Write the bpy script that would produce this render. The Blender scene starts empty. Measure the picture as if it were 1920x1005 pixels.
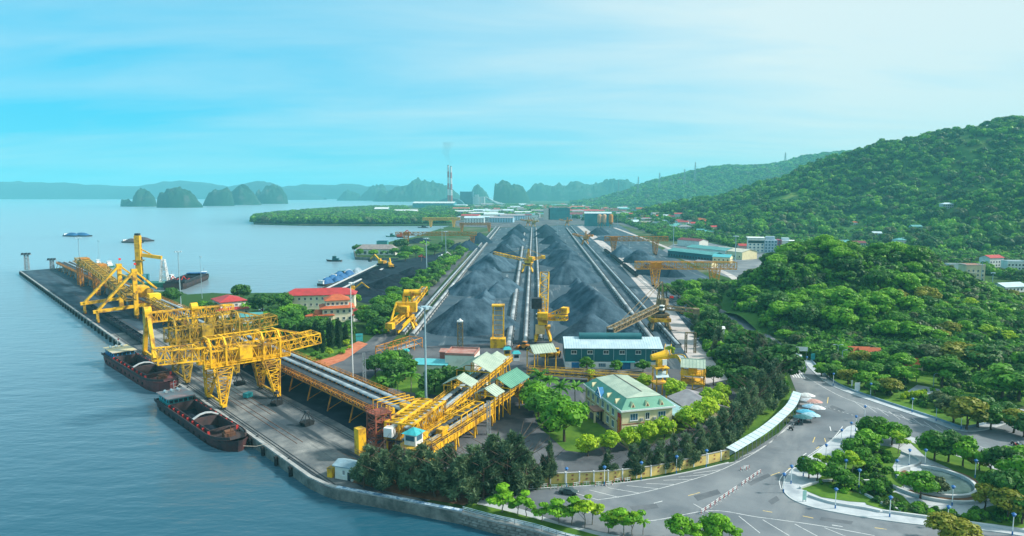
import bpy, bmesh, math, random
import numpy as np
from mathutils import Vector, Matrix, noise as mnoise

R = math.radians
sc = bpy.context.scene
COL = sc.collection

# ------------------------------------------------------------------ camera
CAM_H = 70.0
F_PX = 1280.0
PITCH = math.atan(140.5 / F_PX)
cam_data = bpy.data.cameras.new("camera")
cam = bpy.data.objects.new("camera", cam_data)
COL.objects.link(cam)
cam_data.sensor_width = 36.0
cam_data.lens = 24.0
cam_data.clip_start = 1.0
cam_data.clip_end = 60000.0
cam.location = (0, 0, CAM_H)
cam.rotation_euler = (math.pi / 2 - PITCH, 0, 0)
sc.camera = cam

# ------------------------------------------------------------------ sky, sun, exposure
SUN_AZ, SUN_EL = R(90), R(38)
world = bpy.data.worlds.new("World")
sc.world = world
world.use_nodes = True
wn = world.node_tree
wn.nodes.clear()
def wnode(t, **kw):
    n = wn.nodes.new(t)
    for k, v in kw.items():
        setattr(n, k, v)
    return n
w_out = wnode('ShaderNodeOutputWorld')
w_bg = wnode('ShaderNodeBackground')
w_bg.inputs['Strength'].default_value = 0.122
w_sky = wnode('ShaderNodeTexSky', sky_type='NISHITA', sun_disc=False, sun_elevation=SUN_EL, sun_rotation=SUN_AZ)
w_sky.altitude = 50
w_sky.air_density = 1.0
w_sky.dust_density = 0.8
w_sky.ozone_density = 3.0
w_tint = wnode('ShaderNodeMix', data_type='RGBA', blend_type='MULTIPLY')
w_tint.inputs['Factor'].default_value = 1.0
w_tint.inputs[7].default_value = (0.14, 1.0, 1.25, 1)
w_base = wnode('ShaderNodeMix', data_type='RGBA')
w_base.inputs['Factor'].default_value = 0.72
w_base.inputs[7].default_value = (0.25, 4.0, 6.0, 1)
# thin stretched cloud veil: world direction projected on a high flat layer
w_geo = wnode('ShaderNodeTexCoord')
w_sep = wnode('ShaderNodeSeparateXYZ')
w_zc = wnode('ShaderNodeMath', operation='MAXIMUM'); w_zc.inputs[1].default_value = 0.0
w_za = wnode('ShaderNodeMath', operation='ADD'); w_za.inputs[1].default_value = 0.12
w_dx = wnode('ShaderNodeMath', operation='DIVIDE')
w_dy = wnode('ShaderNodeMath', operation='DIVIDE')
w_cmb = wnode('ShaderNodeCombineXYZ')
w_map = wnode('ShaderNodeMapping')
w_map.inputs['Rotation'].default_value = (0, 0, R(-12))
w_map.inputs['Scale'].default_value = (0.55, 1.5, 1)
w_ns = wnode('ShaderNodeTexNoise')
w_ns.inputs['Scale'].default_value = 0.9
w_ns.inputs['Detail'].default_value = 7
w_ns.inputs['Roughness'].default_value = 0.55
w_ns.inputs['Distortion'].default_value = 0.4
w_rmp = wnode('ShaderNodeMapRange')
w_rmp.inputs['From Min'].default_value = 0.34
w_rmp.inputs['From Max'].default_value = 0.80
w_rmp.inputs['To Min'].default_value = 0.02
w_rmp.inputs['To Max'].default_value = 0.55
# the veil glows more round the hidden sun (thin cloud scatters forward)
w_sund = wnode('ShaderNodeVectorMath', operation='DOT_PRODUCT')
w_sund.inputs[1].default_value = (math.sin(SUN_AZ) * math.cos(SUN_EL), math.cos(SUN_AZ) * math.cos(SUN_EL), math.sin(SUN_EL))
w_sr = wnode('ShaderNodeMapRange', interpolation_type='SMOOTHSTEP')
w_sr.inputs['From Min'].default_value = -0.36
w_sr.inputs['From Max'].default_value = 0.68
w_sr.inputs['To Min'].default_value = 0.0
w_sr.inputs['To Max'].default_value = 0.85
w_addf = wnode('ShaderNodeMath', operation='ADD', use_clamp=True)
w_cloud = wnode('ShaderNodeMix', data_type='RGBA')
w_cloud.inputs[7].default_value = (5.0, 5.9, 6.1, 1)
L = wn.links.new
L(w_geo.outputs['Generated'], w_sep.inputs[0])
L(w_sep.outputs['Z'], w_zc.inputs[0]); L(w_zc.outputs[0], w_za.inputs[0])
L(w_sep.outputs['X'], w_dx.inputs[0]); L(w_za.outputs[0], w_dx.inputs[1])
L(w_sep.outputs['Y'], w_dy.inputs[0]); L(w_za.outputs[0], w_dy.inputs[1])
L(w_dx.outputs[0], w_cmb.inputs[0]); L(w_dy.outputs[0], w_cmb.inputs[1])
L(w_cmb.outputs[0], w_map.inputs[0]); L(w_map.outputs[0], w_ns.inputs[0])
L(w_ns.outputs[0], w_rmp.inputs['Value'])
L(w_geo.outputs['Generated'], w_sund.inputs[0])
L(w_sund.outputs['Value'], w_sr.inputs['Value'])
L(w_rmp.outputs[0], w_addf.inputs[0]); L(w_sr.outputs[0], w_addf.inputs[1])
L(w_sky.outputs[0], w_tint.inputs[6])
L(w_tint.outputs[2], w_base.inputs[6]); L(w_base.outputs[2], w_cloud.inputs[6]); L(w_addf.outputs[0], w_cloud.inputs['Factor'])
L(w_cloud.outputs[2], w_bg.inputs['Color'])
L(w_bg.outputs[0], w_out.inputs[0])

sun_data = bpy.data.lights.new("sun", 'SUN')
sun_data.energy = 4.7
sun_data.angle = R(5.0)
sun_data.color = (1.0, 0.95, 0.86)
sun = bpy.data.objects.new("sun", sun_data)
COL.objects.link(sun)
sun_dir = Vector((math.sin(SUN_AZ) * math.cos(SUN_EL), math.cos(SUN_AZ) * math.cos(SUN_EL), math.sin(SUN_EL)))
sun.rotation_euler = sun_dir.to_track_quat('Z', 'Y').to_euler()
sun.location = (300, 100, 400)

sc.view_settings.view_transform = 'Standard'
sc.view_settings.look = 'None'
sc.view_settings.gamma = 1.0
sc.view_settings.use_curve_mapping = False
sc.view_settings.exposure = 0.33
sc.render.engine = 'CYCLES'
sc.cycles.use_denoising = True
sc.cycles.max_bounces = 5
sc.cycles.diffuse_bounces = 2
sc.cycles.glossy_bounces = 2
sc.cycles.transmission_bounces = 2
sc.cycles.transparent_max_bounces = 6
sc.cycles.volume_bounces = 1
sc.cycles.caustics_reflective = False
sc.cycles.caustics_refractive = False

# ------------------------------------------------------------------ survey helpers: photo pixel -> place on the ground
rng = random.Random(7)
CP, SP = math.cos(PITCH), math.sin(PITCH)
def G(px, py, z=0.0):
    u = (px - 960) / F_PX; v = (502.5 - py) / F_PX
    t = (z - CAM_H) / (-SP + v * CP)
    return Vector((u * t, (CP + v * SP) * t, z))
def ZAT(py, y):
    v = (502.5 - py) / F_PX
    return CAM_H + (-SP + v * CP) * y / (CP + v * SP)
def XAT(px, y, z):
    d = y * CP - (z - CAM_H) * SP
    return (px - 960) * d / F_PX
def PPM(p):
    return F_PX / (p.y * CP - (p.z - CAM_H) * SP)
Q0 = G(600, 910)
AX = Vector((-0.659, 0.752, 0)); TX = Vector((0.752, 0.659, 0))
WROT = math.atan2(TX.y, TX.x)
def WS(t, s, z=0.0):
    """wharf frame: t metres inland from the quay edge, s metres along it away from the corner"""
    p = Q0 + TX * t + AX * s
    return Vector((p.x, p.y, z))

# ------------------------------------------------------------------ materials
MATS = {}
def M(name, col, rough=0.7, var=0.25, scale=0.4, metal=0.0, col2=None, bump=0.0, detail=5, spec=0.3, rnd=0.0, lo=0.38, hi=0.68, coords='Object', bscale=None, stretch=None):
    """procedural paint / stone / metal: a base colour with noise wear between col and col2"""
    if name in MATS:
        return MATS[name]
    m = bpy.data.materials.new(name)
    m.use_nodes = True
    nt = m.node_tree
    b = nt.nodes['Principled BSDF']
    b.inputs['Roughness'].default_value = rough
    b.inputs['Metallic'].default_value = metal
    b.inputs['Specular IOR Level'].default_value = spec
    tc = nt.nodes.new('ShaderNodeTexCoord')
    src = tc.outputs[coords] if coords != 'World' else nt.nodes.new('ShaderNodeNewGeometry').outputs['Position']
    if stretch:
        mp = nt.nodes.new('ShaderNodeMapping')
        mp.inputs['Rotation'].default_value = (0, 0, stretch[0])
        mp.inputs['Scale'].default_value = stretch[1]
        mp.vector_type = 'TEXTURE' if False else 'POINT'
        nt.links.new(src, mp.inputs[0]); src = mp.outputs[0]
    ns = nt.nodes.new('ShaderNodeTexNoise')
    ns.inputs['Scale'].default_value = scale
    ns.inputs['Detail'].default_value = detail
    ns.inputs['Roughness'].default_value = 0.62
    nt.links.new(src, ns.inputs['Vector'])
    if col2 is None:
        col2 = tuple(c * (1 - var) for c in col)
        c1 = tuple(min(1, c * (1 + var * 0.5)) for c in col)
    else:
        c1 = col
    rp = nt.nodes.new('ShaderNodeValToRGB')
    rp.color_ramp.elements[0].position = lo
    rp.color_ramp.elements[1].position = hi
    rp.color_ramp.elements[0].color = (*col2, 1)
    rp.color_ramp.elements[1].color = (*c1, 1)
    nt.links.new(ns.outputs['Fac'], rp.inputs[0])
    out = rp.outputs[0]
    if rnd:
        oi = nt.nodes.new('ShaderNodeObjectInfo')
        mr = nt.nodes.new('ShaderNodeMapRange')
        mr.inputs['To Min'].default_value = 1 - rnd
        mr.inputs['To Max'].default_value = 1 + rnd
        nt.links.new(oi.outputs['Random'], mr.inputs['Value'])
        hs = nt.nodes.new('ShaderNodeHueSaturation')
        nt.links.new(mr.outputs[0], hs.inputs['Value'])
        nt.links.new(out, hs.inputs['Color'])
        out = hs.outputs[0]
    nt.links.new(out, b.inputs['Base Color'])
    if bump:
        n2 = nt.nodes.new('ShaderNodeTexNoise')
        n2.inputs['Scale'].default_value = bscale or scale * 6
        n2.inputs['Detail'].default_value = 6
        nt.links.new(src, n2.inputs['Vector'])
        bp = nt.nodes.new('ShaderNodeBump')
        bp.inputs['Strength'].default_value = bump
        bp.inputs['Distance'].default_value = 0.3
        nt.links.new(n2.outputs['Fac'], bp.inputs['Height'])
        nt.links.new(bp.outputs[0], b.inputs['Normal'])
    MATS[name] = m
    return m

def leaf_mat(name, dark, light, trans=0.36):
    if name in MATS:
        return MATS[name]
    m = bpy.data.materials.new(name); m.use_nodes = True
    nt = m.node_tree
    b = nt.nodes['Principled BSDF']
    b.inputs['Roughness'].default_value = 0.55
    b.inputs['Specular IOR Level'].default_value = 0.25
    at = nt.nodes.new('ShaderNodeAttribute'); at.attribute_name = 'tone'
    oi = nt.nodes.new('ShaderNodeObjectInfo')
    ad = nt.nodes.new('ShaderNodeMath'); ad.operation = 'MULTIPLY_ADD'
    ad.inputs[1].default_value = 0.34; 
    nt.links.new(oi.outputs['Random'], ad.inputs[0]); nt.links.new(at.outputs['Fac'], ad.inputs[2])
    sb = nt.nodes.new('ShaderNodeMath'); sb.operation = 'SUBTRACT'; sb.inputs[1].default_value = 0.17
    nt.links.new(ad.outputs[0], sb.inputs[0])
    rp = nt.nodes.new('ShaderNodeValToRGB')
    rp.color_ramp.elements[0].color = (*dark, 1); rp.color_ramp.elements[1].color = (*light, 1)
    rp.color_ramp.elements[0].position = 0.05; rp.color_ramp.elements[1].position = 0.95
    nt.links.new(sb.outputs[0], rp.inputs[0])
    nt.links.new(rp.outputs[0], b.inputs['Base Color'])
    tr = nt.nodes.new('ShaderNodeBsdfTranslucent')
    nt.links.new(rp.outputs[0], tr.inputs['Color'])
    mx = nt.nodes.new('ShaderNodeMixShader'); mx.inputs[0].default_value = trans
    nt.links.new(b.outputs[0], mx.inputs[1]); nt.links.new(tr.outputs[0], mx.inputs[2])
    nt.links.new(mx.outputs[0], nt.nodes['Material Output'].inputs[0])
    MATS[name] = m
    return m

# ------------------------------------------------------------------ mesh builder
class MB:
    def __init__(s):
        s.v = []; s.f = []
    def add(s, vs, fs):
        o = len(s.v)
        s.v.extend([tuple(p) for p in vs])
        s.f.extend([tuple(i + o for i in f) for f in fs])
        return s
    def box(s, x0, x1, y0, y1, z0, z1):
        return s.add([(x0,y0,z0),(x1,y0,z0),(x1,y1,z0),(x0,y1,z0),(x0,y0,z1),(x1,y0,z1),(x1,y1,z1),(x0,y1,z1)],
              [(0,3,2,1),(4,5,6,7),(0,1,5,4),(1,2,6,5),(2,3,7,6),(3,0,4,7)])
    def cbox(s, cx, cy, z0, sx, sy, sz, rz=0):
        c, n = math.cos(rz), math.sin(rz)
        vs = []
        for z in (z0, z0 + sz):
            for a, b in ((-1,-1),(1,-1),(1,1),(-1,1)):
                x, y = a*sx/2, b*sy/2
                vs.append((cx + x*c - y*n, cy + x*n + y*c, z))
        return s.add(vs, [(0,3,2,1),(4,5,6,7),(0,1,5,4),(1,2,6,5),(2,3,7,6),(3,0,4,7)])
    def beam(s, p, q, w=0.3, h=None, caps=True):
        p, q = Vector(p), Vector(q)
        d = q - p
        if d.length < 1e-6: return s
        d.normalize()
        up = Vector((0,0,1)) if abs(d.z) < 0.95 else Vector((1,0,0))
        a = d.cross(up).normalized() * (w/2); b = a.cross(d).normalized() * ((h or w)/2)
        vs = [p-a-b,p+a-b,p+a+b,p-a+b,q-a-b,q+a-b,q+a+b,q-a+b]
        fs = [(0,1,5,4),(1,2,6,5),(2,3,7,6),(3,0,4,7)]
        if caps: fs += [(0,3,2,1),(4,5,6,7)]
        return s.add(vs, fs)
    def tube(s, p, q, r, r2=None, n=8, caps=True):
        p, q = Vector(p), Vector(q); r2 = r if r2 is None else r2
        d = (q - p).normalized()
        up = Vector((0,0,1)) if abs(d.z) < 0.95 else Vector((1,0,0))
        a = d.cross(up).normalized(); b = d.cross(a)
        vs = []
        for c, rr in ((p, r), (q, r2)):
            for i in range(n):
                t = 2*math.pi*i/n
                vs.append(c + a*(math.cos(t)*rr) + b*(math.sin(t)*rr))
        fs = [(i, (i+1) % n, n+(i+1) % n, n+i) for i in range(n)]
        if caps: fs += [tuple(range(n))[::-1], tuple(range(n, 2*n))]
        return s.add(vs, fs)
    def path(s, pts, r, n=6):
        for a, b in zip(pts, pts[1:]):
            s.tube(a, b, r, n=n)
        return s
    def lathe(s, prof, n=12, cx=0, cy=0):
        vs = []; fs = []
        for (r, z) in prof:
            for i in range(n):
                t = 2*math.pi*i/n
                vs.append((cx + r*math.cos(t), cy + r*math.sin(t), z))
        for k in range(len(prof)-1):
            for i in range(n):
                fs.append((k*n+i, k*n+(i+1) % n, (k+1)*n+(i+1) % n, (k+1)*n+i))
        fs.append(tuple(range(n))[::-1]); fs.append(tuple(range((len(prof)-1)*n, len(prof)*n)))
        return s.add(vs, fs)
    def prism(s, poly, z0, z1, bottom=True):
        n = len(poly)
        vs = [(p[0], p[1], z0) for p in poly] + [(p[0], p[1], z1) for p in poly]
        fs = [(i, (i+1) % n, n+(i+1) % n, n+i) for i in range(n)] + [tuple(range(n, 2*n))]
        if bottom: fs.append(tuple(range(n))[::-1])
        return s.add(vs, fs)
    def sheet(s, poly, z):
        return s.add([(p[0], p[1], z) for p in poly], [tuple(range(len(poly)))])
    def quad(s, *p):
        return s.add(p, [tuple(range(len(p)))])
    def ribbon(s, left, right, z=None):
        vs = []
        for a, b in zip(left, right):
            vs += [(a[0], a[1], a[2] if z is None else z), (b[0], b[1], b[2] if z is None else z)]
        return s.add(vs, [(2*i, 2*i+1, 2*i+3, 2*i+2) for i in range(len(left)-1)])
    def truss(s, p, q, w, h, n, bar=0.25, chord=0.4, sides=(1,1,1,1)):
        """lattice box girder: four chords, posts and diagonals; p, q on the bottom centre line"""
        p, q = Vector(p), Vector(q)
        d = (q - p).normalized()
        up = Vector((0,0,1)) if abs(d.z) < 0.9 else Vector((0,1,0))
        a = d.cross(up).normalized() * (w/2)
        b = a.cross(d).normalized() * h
        if b.dot(up) < 0: b = -b
        P = []
        for i in range(n+1):
            c = p.lerp(q, i/n)
            P.append((c-a, c+a, c+a+b, c-a+b))
        for k in range(4):
            s.beam(P[0][k], P[-1][k], chord)
        for i in range(n+1):
            for k in range(4):
                s.beam(P[i][k], P[i][(k+1) % 4], bar, caps=False)
        for i in range(n):
            for k in range(4):
                if not sides[k]: continue
                k2 = (k+1) % 4
                if (i + k) % 2: s.beam(P[i][k], P[i+1][k2], bar, caps=False)
                else: s.beam(P[i][k2], P[i+1][k], bar, caps=False)
        return s
    def lleg(s, top, bot, wt, wb, n=6, bar=0.2, chord=0.32):
        """tapered lattice leg"""
        top, bot = Vector(top), Vector(bot)
        rows = []
        for i in range(n+1):
            t = i/n; c = top.lerp(bot, t)
            wx = (wt[0]*(1-t) + wb[0]*t)/2; wy = (wt[1]*(1-t) + wb[1]*t)/2
            rows.append([c+Vector((-wx,-wy,0)), c+Vector((wx,-wy,0)), c+Vector((wx,wy,0)), c+Vector((-wx,wy,0))])
        for k in range(4):
            for i in range(n): s.beam(rows[i][k], rows[i+1][k], chord, caps=False)
        for i in range(n+1):
            for k in range(4): s.beam(rows[i][k], rows[i][(k+1) % 4], bar, caps=False)
        for i in range(n):
            for k in range(4):
                k2 = (k+1) % 4
                if (i+k) % 2: s.beam(rows[i][k], rows[i+1][k2], bar, caps=False)
                else: s.beam(rows[i][k2], rows[i+1][k], bar, caps=False)
        return s
    def rail(s, pts, h=1.1, step=2.5, r=0.05):
        """handrail along a 3-D polyline: posts and two bars"""
        for a, b in zip(pts, pts[1:]):
            a, b = Vector(a), Vector(b); n = max(1, int((b-a).length/step)); u = Vector((0,0,1))
            for i in range(n+1):
                c = a.lerp(b, i/n); s.beam(c, c+u*h, r*2, caps=False)
            s.beam(a+u*h, b+u*h, r*2, caps=False); s.beam(a+u*h*.5, b+u*h*.5, r*1.6, caps=False)
        return s
    def mesh(s, name):
        me = bpy.data.meshes.new(name)
        me.from_pydata(s.v, [], s.f)
        me.update()
        return me
    def build(s, name, mat, parent=None, smooth=False):
        me = s.mesh(name)
        me.materials.append(mat)
        if smooth:
            me.polygons.foreach_set('use_smooth', [True]*len(me.polygons))
        return obj(name, me, parent)

def obj(name, me, parent=None):
    o = bpy.data.objects.new(name, me)
    COL.objects.link(o)
    if parent is not None: o.parent = parent
    return o
def tag(o, label, cat=None, group=None, kind=None):
    if label: o['label'] = label
    if cat: o['category'] = cat
    if group: o['group'] = group
    if kind: o['kind'] = kind
    return o
def thing(name, label, cat, loc=(0,0,0), rz=0.0, group=None):
    o = bpy.data.objects.new(name, None)
    o.empty_display_size = 0.5
    COL.objects.link(o)
    o.location = loc; o.rotation_euler = (0, 0, rz)
    return tag(o, label, cat, group)
KIDS = {}
def dup(root, loc, rz=None, label=None, group=None, scale=None):
    r = root.copy(); COL.objects.link(r)
    r.location = loc
    if rz is not None: r.rotation_euler = (0, 0, rz)
    if scale: r.scale = (scale,)*3 if not isinstance(scale, tuple) else scale
    if label: r['label'] = label
    if group: r['group'] = group
    if root.name not in KIDS:
        KIDS[root.name] = [(ch, list(ch.children)) for ch in root.children]
    for ch, gs in KIDS[root.name]:
        c = ch.copy(); COL.objects.link(c); c.parent = r
        for g in gs:
            d = g.copy(); COL.objects.link(d); d.parent = c
    return r
def struct(name, mb, mat, parent=None, smooth=False):
    o = mb.build(name, mat, parent, smooth)
    o['kind'] = 'structure'
    return o
def arc(pts, n=6):
    """smooth polyline through points (Catmull-Rom)"""
    P = [Vector((p[0], p[1], p[2] if len(p) > 2 else 0)) for p in pts]
    out = []
    for i in range(len(P)-1):
        p0 = P[max(i-1,0)]; p1 = P[i]; p2 = P[i+1]; p3 = P[min(i+2,len(P)-1)]
        for k in range(n):
            t = k/n
            out.append(0.5*((2*p1)+(p2-p0)*t+(2*p0-5*p1+4*p2-p3)*t*t+(3*p1-p0-3*p2+p3)*t**3))
    out.append(P[-1])
    return out
def offset(pts, d):
    out = []
    for i, p in enumerate(pts):
        a = pts[max(i-1,0)]; b = pts[min(i+1,len(pts)-1)]
        t = (b-a); t.z = 0; t.normalize()
        out.append(p + Vector((-t.y, t.x, 0))*d)
    return out
def strip(mb, pts, w, z):
    mb.ribbon(offset(pts, w/2), offset(pts, -w/2), z); return mb
def wallstrip(mb, pts, w, z0, z1):
    """low wall or kerb with thickness following a polyline"""
    l = offset(pts, w/2); r = offset(pts, -w/2); n = len(pts)
    vs = []
    for a, b in zip(l, r):
        vs += [(a.x,a.y,z0),(b.x,b.y,z0),(b.x,b.y,z1),(a.x,a.y,z1)]
    fs = []
    for i in range(n-1):
        for k in range(4):
            fs.append((4*i+k, 4*i+(k+1)%4, 4*i+4+(k+1)%4, 4*i+4+k))
    fs.append((0,3,2,1)); fs.append((4*n-4,4*n-3,4*n-2,4*n-1))
    mb.add(vs, fs); return mb
def P2(*pp):
    return [G(x, y) for x, y in pp]

# ------------------------------------------------------------------ palette
YEL = M('yellow_paint', (0.88, 0.49, 0.016), 0.6, col2=(0.30, 0.15, 0.03), scale=0.24, lo=0.38, hi=0.53, detail=9)
YELD = M('dirty_yellow_paint', (0.55, 0.33, 0.02), 0.65, col2=(0.16, 0.11, 0.03), scale=0.5, lo=0.36, hi=0.62)
ORG = M('rusty_orange_paint', (0.66, 0.27, 0.025), 0.6, col2=(0.34, 0.13, 0.03), scale=0.5, lo=0.36, hi=0.6)
RUST = M('rusty_steel', (0.20, 0.085, 0.04), 0.85, col2=(0.09, 0.05, 0.035), scale=0.7)
REDST = M('red_lattice_steel', (0.36, 0.09, 0.05), 0.75, col2=(0.16, 0.07, 0.05), scale=0.8)
TANST = M('weathered_tan_steel', (0.38, 0.28, 0.14), 0.75, col2=(0.16, 0.12, 0.07), scale=0.5)
DARKST = M('dark_steel', (0.035, 0.045, 0.055), 0.6, var=0.4, scale=0.8)
BLACK = M('black_rubber', (0.015, 0.018, 0.02), 0.8, var=0.3, scale=1)
GREYST = M('grey_steel', (0.32, 0.36, 0.38), 0.55, var=0.25, scale=0.5)
BELT = M('belt_cover_grey', (0.42, 0.50, 0.54), 0.6, col2=(0.20, 0.25, 0.28), scale=0.25)
BELTW = M('belt_cover_pale', (0.52, 0.54, 0.54), 0.6, col2=(0.17, 0.20, 0.22), scale=0.10)
BELTD = M('belt_dark', (0.06, 0.085, 0.10), 0.75, col2=(0.03, 0.04, 0.05), scale=0.4)
WHITE = M('white_paint', (0.78, 0.80, 0.79), 0.6, col2=(0.55, 0.58, 0.57), scale=0.35, lo=0.3, hi=0.5)
CREAM = M('cream_wall', (0.82, 0.72, 0.44), 0.8, col2=(0.66, 0.58, 0.36), scale=0.25, lo=0.3, hi=0.55)
WALLW = M('white_wall', (0.74, 0.73, 0.66), 0.8, col2=(0.55, 0.54, 0.48), scale=0.25, lo=0.3, hi=0.5)
YWALL = M('yellow_wall', (0.72, 0.54, 0.16), 0.8, col2=(0.46, 0.36, 0.16), scale=0.4, lo=0.34, hi=0.56)
PALEC = M('pale_cream_wall', (0.80, 0.74, 0.54), 0.8, col2=(0.66, 0.60, 0.44), scale=0.25, lo=0.3, hi=0.5)
REDROOF = M('red_roof_metal', (0.52, 0.045, 0.05), 0.55, col2=(0.36, 0.04, 0.04), scale=0.3)
TILEROOF = M('orange_tile_roof', (0.56, 0.14, 0.05), 0.75, col2=(0.40, 0.09, 0.04), scale=0.4)
MAROON = M('maroon_roof', (0.20, 0.035, 0.045), 0.6, var=0.3, scale=0.4)
RUSTROOF = M('rust_stained_roof', (0.34, 0.10, 0.075), 0.7, col2=(0.42, 0.26, 0.22), scale=0.35)
TEALROOF = M('teal_roof_metal', (0.10, 0.36, 0.34), 0.5, col2=(0.07, 0.27, 0.27), scale=0.2)
GREENROOF = M('green_roof_metal', (0.15, 0.37, 0.26), 0.55, col2=(0.10, 0.28, 0.20), scale=0.3)
PALEROOF = M('pale_green_roof', (0.47, 0.55, 0.44), 0.6, col2=(0.33, 0.42, 0.34), scale=0.25)
TEALWALL = M('teal_sheet_wall', (0.022, 0.15, 0.17), 0.55, col2=(0.016, 0.11, 0.13), scale=0.15)
TEALBR = M('bright_teal_paint', (0.05, 0.42, 0.45), 0.5, var=0.3, scale=0.6)
BLUEP = M('blue_paint', (0.03, 0.22, 0.48), 0.5, var=0.3, scale=0.8)
BLUETARP = M('blue_tarpaulin', (0.03, 0.15, 0.34), 0.7, col2=(0.02, 0.09, 0.22), scale=0.2)
SKYROOF = M('pale_blue_roof', (0.55, 0.68, 0.72), 0.5, col2=(0.42, 0.55, 0.60), scale=0.2)
GREYROOF = M('grey_fibre_roof', (0.34, 0.33, 0.35), 0.8, col2=(0.24, 0.23, 0.25), scale=0.4)
GLASS = M('dark_window_glass', (0.03, 0.055, 0.07), 0.12, var=0.3, scale=0.5, spec=0.6)
GLASSB = M('blue_window_glass', (0.06, 0.16, 0.24), 0.12, var=0.3, scale=0.5, spec=0.6)
RED = M('red_cloth', (0.62, 0.02, 0.02), 0.7, var=0.2, scale=1)
REDP = M('red_paint', (0.55, 0.045, 0.04), 0.55, var=0.3, scale=0.8)
HULLR = M('red_brown_hull', (0.22, 0.055, 0.05), 0.7, col2=(0.10, 0.04, 0.04), scale=0.3)
HULLD = M('dark_hull', (0.035, 0.035, 0.045), 0.7, col2=(0.07, 0.045, 0.04), scale=0.4)
HULLG = M('green_hull', (0.03, 0.20, 0.14), 0.6, var=0.3, scale=0.4)
COAL = M('coal_black', (0.016, 0.026, 0.038), 0.95, spec=.04, col2=(0.006, 0.011, 0.018), scale=0.3, bump=0.6, bscale=1.2)
COALG = M('coal_heap_slate', (0.074, 0.130, 0.172), 0.95, spec=.05, col2=(0.016, 0.038, 0.060), scale=0.10, bump=0.7, bscale=0.8, coords='World', rnd=0.14, lo=0.32, hi=0.62, detail=8)
COALB = M('coal_heap_dark', (0.026, 0.055, 0.082), 0.95, spec=.05, col2=(0.014, 0.032, 0.050), scale=0.12, bump=0.7, bscale=0.8, coords='World', rnd=0.2)
CONC = M('concrete', (0.42, 0.42, 0.40), 0.85, col2=(0.26, 0.27, 0.27), scale=0.4, bump=0.2)
CONCL = M('pale_concrete', (0.58, 0.60, 0.60), 0.85, col2=(0.44, 0.47, 0.48), scale=0.3)
STONE = M('quay_stone', (0.26, 0.25, 0.22), 0.9, col2=(0.10, 0.11, 0.10), scale=0.35, bump=0.5)
WOOD = M('bark', (0.12, 0.085, 0.06), 0.9, var=0.4, scale=2)
BARKP = M('pale_bark', (0.26, 0.23, 0.19), 0.9, var=0.4, scale=2)
LAMPW = M('lamp_white', (0.80, 0.82, 0.82), 0.4, var=0.05, scale=1)
BLUEL = M('lamp_blue', (0.03, 0.16, 0.42), 0.45, var=0.2, scale=1)
MASTC = M('mast_grey_blue', (0.32, 0.46, 0.52), 0.5, var=0.2, scale=0.3)

def ground_mat(name, cols, scale, streak=None, rough=0.9, bump=0.15, stain=None, stain_scale=0.03, stain_lo=0.5, stain_hi=0.62, rot=0.0, crack=None):
    """paved ground: fine grain, large patches, streaks along a traffic direction"""
    m = bpy.data.materials.new(name); m.use_nodes = True
    nt = m.node_tree; b = nt.nodes['Principled BSDF']
    b.inputs['Roughness'].default_value = rough
    b.inputs['Specular IOR Level'].default_value = 0.08
    pos = nt.nodes.new('ShaderNodeNewGeometry').outputs['Position']
    mp = nt.nodes.new('ShaderNodeMapping'); mp.inputs['Rotation'].default_value = (0, 0, rot)
    nt.links.new(pos, mp.inputs[0])
    def noise(sc_, det=6, vec=None, rgh=0.6):
        n = nt.nodes.new('ShaderNodeTexNoise'); n.inputs['Scale'].default_value = sc_; n.inputs['Detail'].default_value = det
        n.inputs['Roughness'].default_value = rgh
        nt.links.new(vec or mp.outputs[0], n.inputs['Vector']); return n.outputs['Fac']
    def ramp(src, a, bb, ca, cb):
        r = nt.nodes.new('ShaderNodeValToRGB'); e = r.color_ramp.elements
        e[0].position = a; e[1].position = bb; e[0].color = (*ca, 1); e[1].color = (*cb, 1)
        nt.links.new(src, r.inputs[0]); return r.outputs[0]
    c = ramp(noise(scale), 0.36, 0.66, cols[0], cols[1])
    if stain:
        f = ramp(noise(stain_scale, 8, rgh=0.68), stain_lo, stain_hi, (0,0,0), (1,1,1))
        mx = nt.nodes.new('ShaderNodeMix'); mx.data_type = 'RGBA'
        nt.links.new(f, mx.inputs['Factor']); nt.links.new(c, mx.inputs[6]); mx.inputs[7].default_value = (*stain, 1); c = mx.outputs[2]
    if streak:
        m2 = nt.nodes.new('ShaderNodeMapping'); m2.inputs['Scale'].default_value = streak[1]
        nt.links.new(mp.outputs[0], m2.inputs[0])
        f = ramp(noise(streak[2], 7, m2.outputs[0]), streak[3], streak[4], (0,0,0), (1,1,1))
        mx = nt.nodes.new('ShaderNodeMix'); mx.data_type = 'RGBA'
        nt.links.new(f, mx.inputs['Factor']); nt.links.new(c, mx.inputs[6]); mx.inputs[7].default_value = (*streak[0], 1); c = mx.outputs[2]
    nt.links.new(c, b.inputs['Base Color'])
    if bump:
        bp = nt.nodes.new('ShaderNodeBump'); bp.inputs['Strength'].default_value = bump; bp.inputs['Distance'].default_value = 0.2
        nt.links.new(noise(1.5, 6), bp.inputs['Height']); nt.links.new(bp.outputs[0], b.inputs['Normal'])
    MATS[name] = m
    return m
LANDM = ground_mat('town_soil', ((0.05, 0.085, 0.03), (0.16, 0.15, 0.10)), 0.03, stain=(0.035, 0.085, 0.02), stain_scale=0.008, stain_lo=0.42, stain_hi=0.5)
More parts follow.
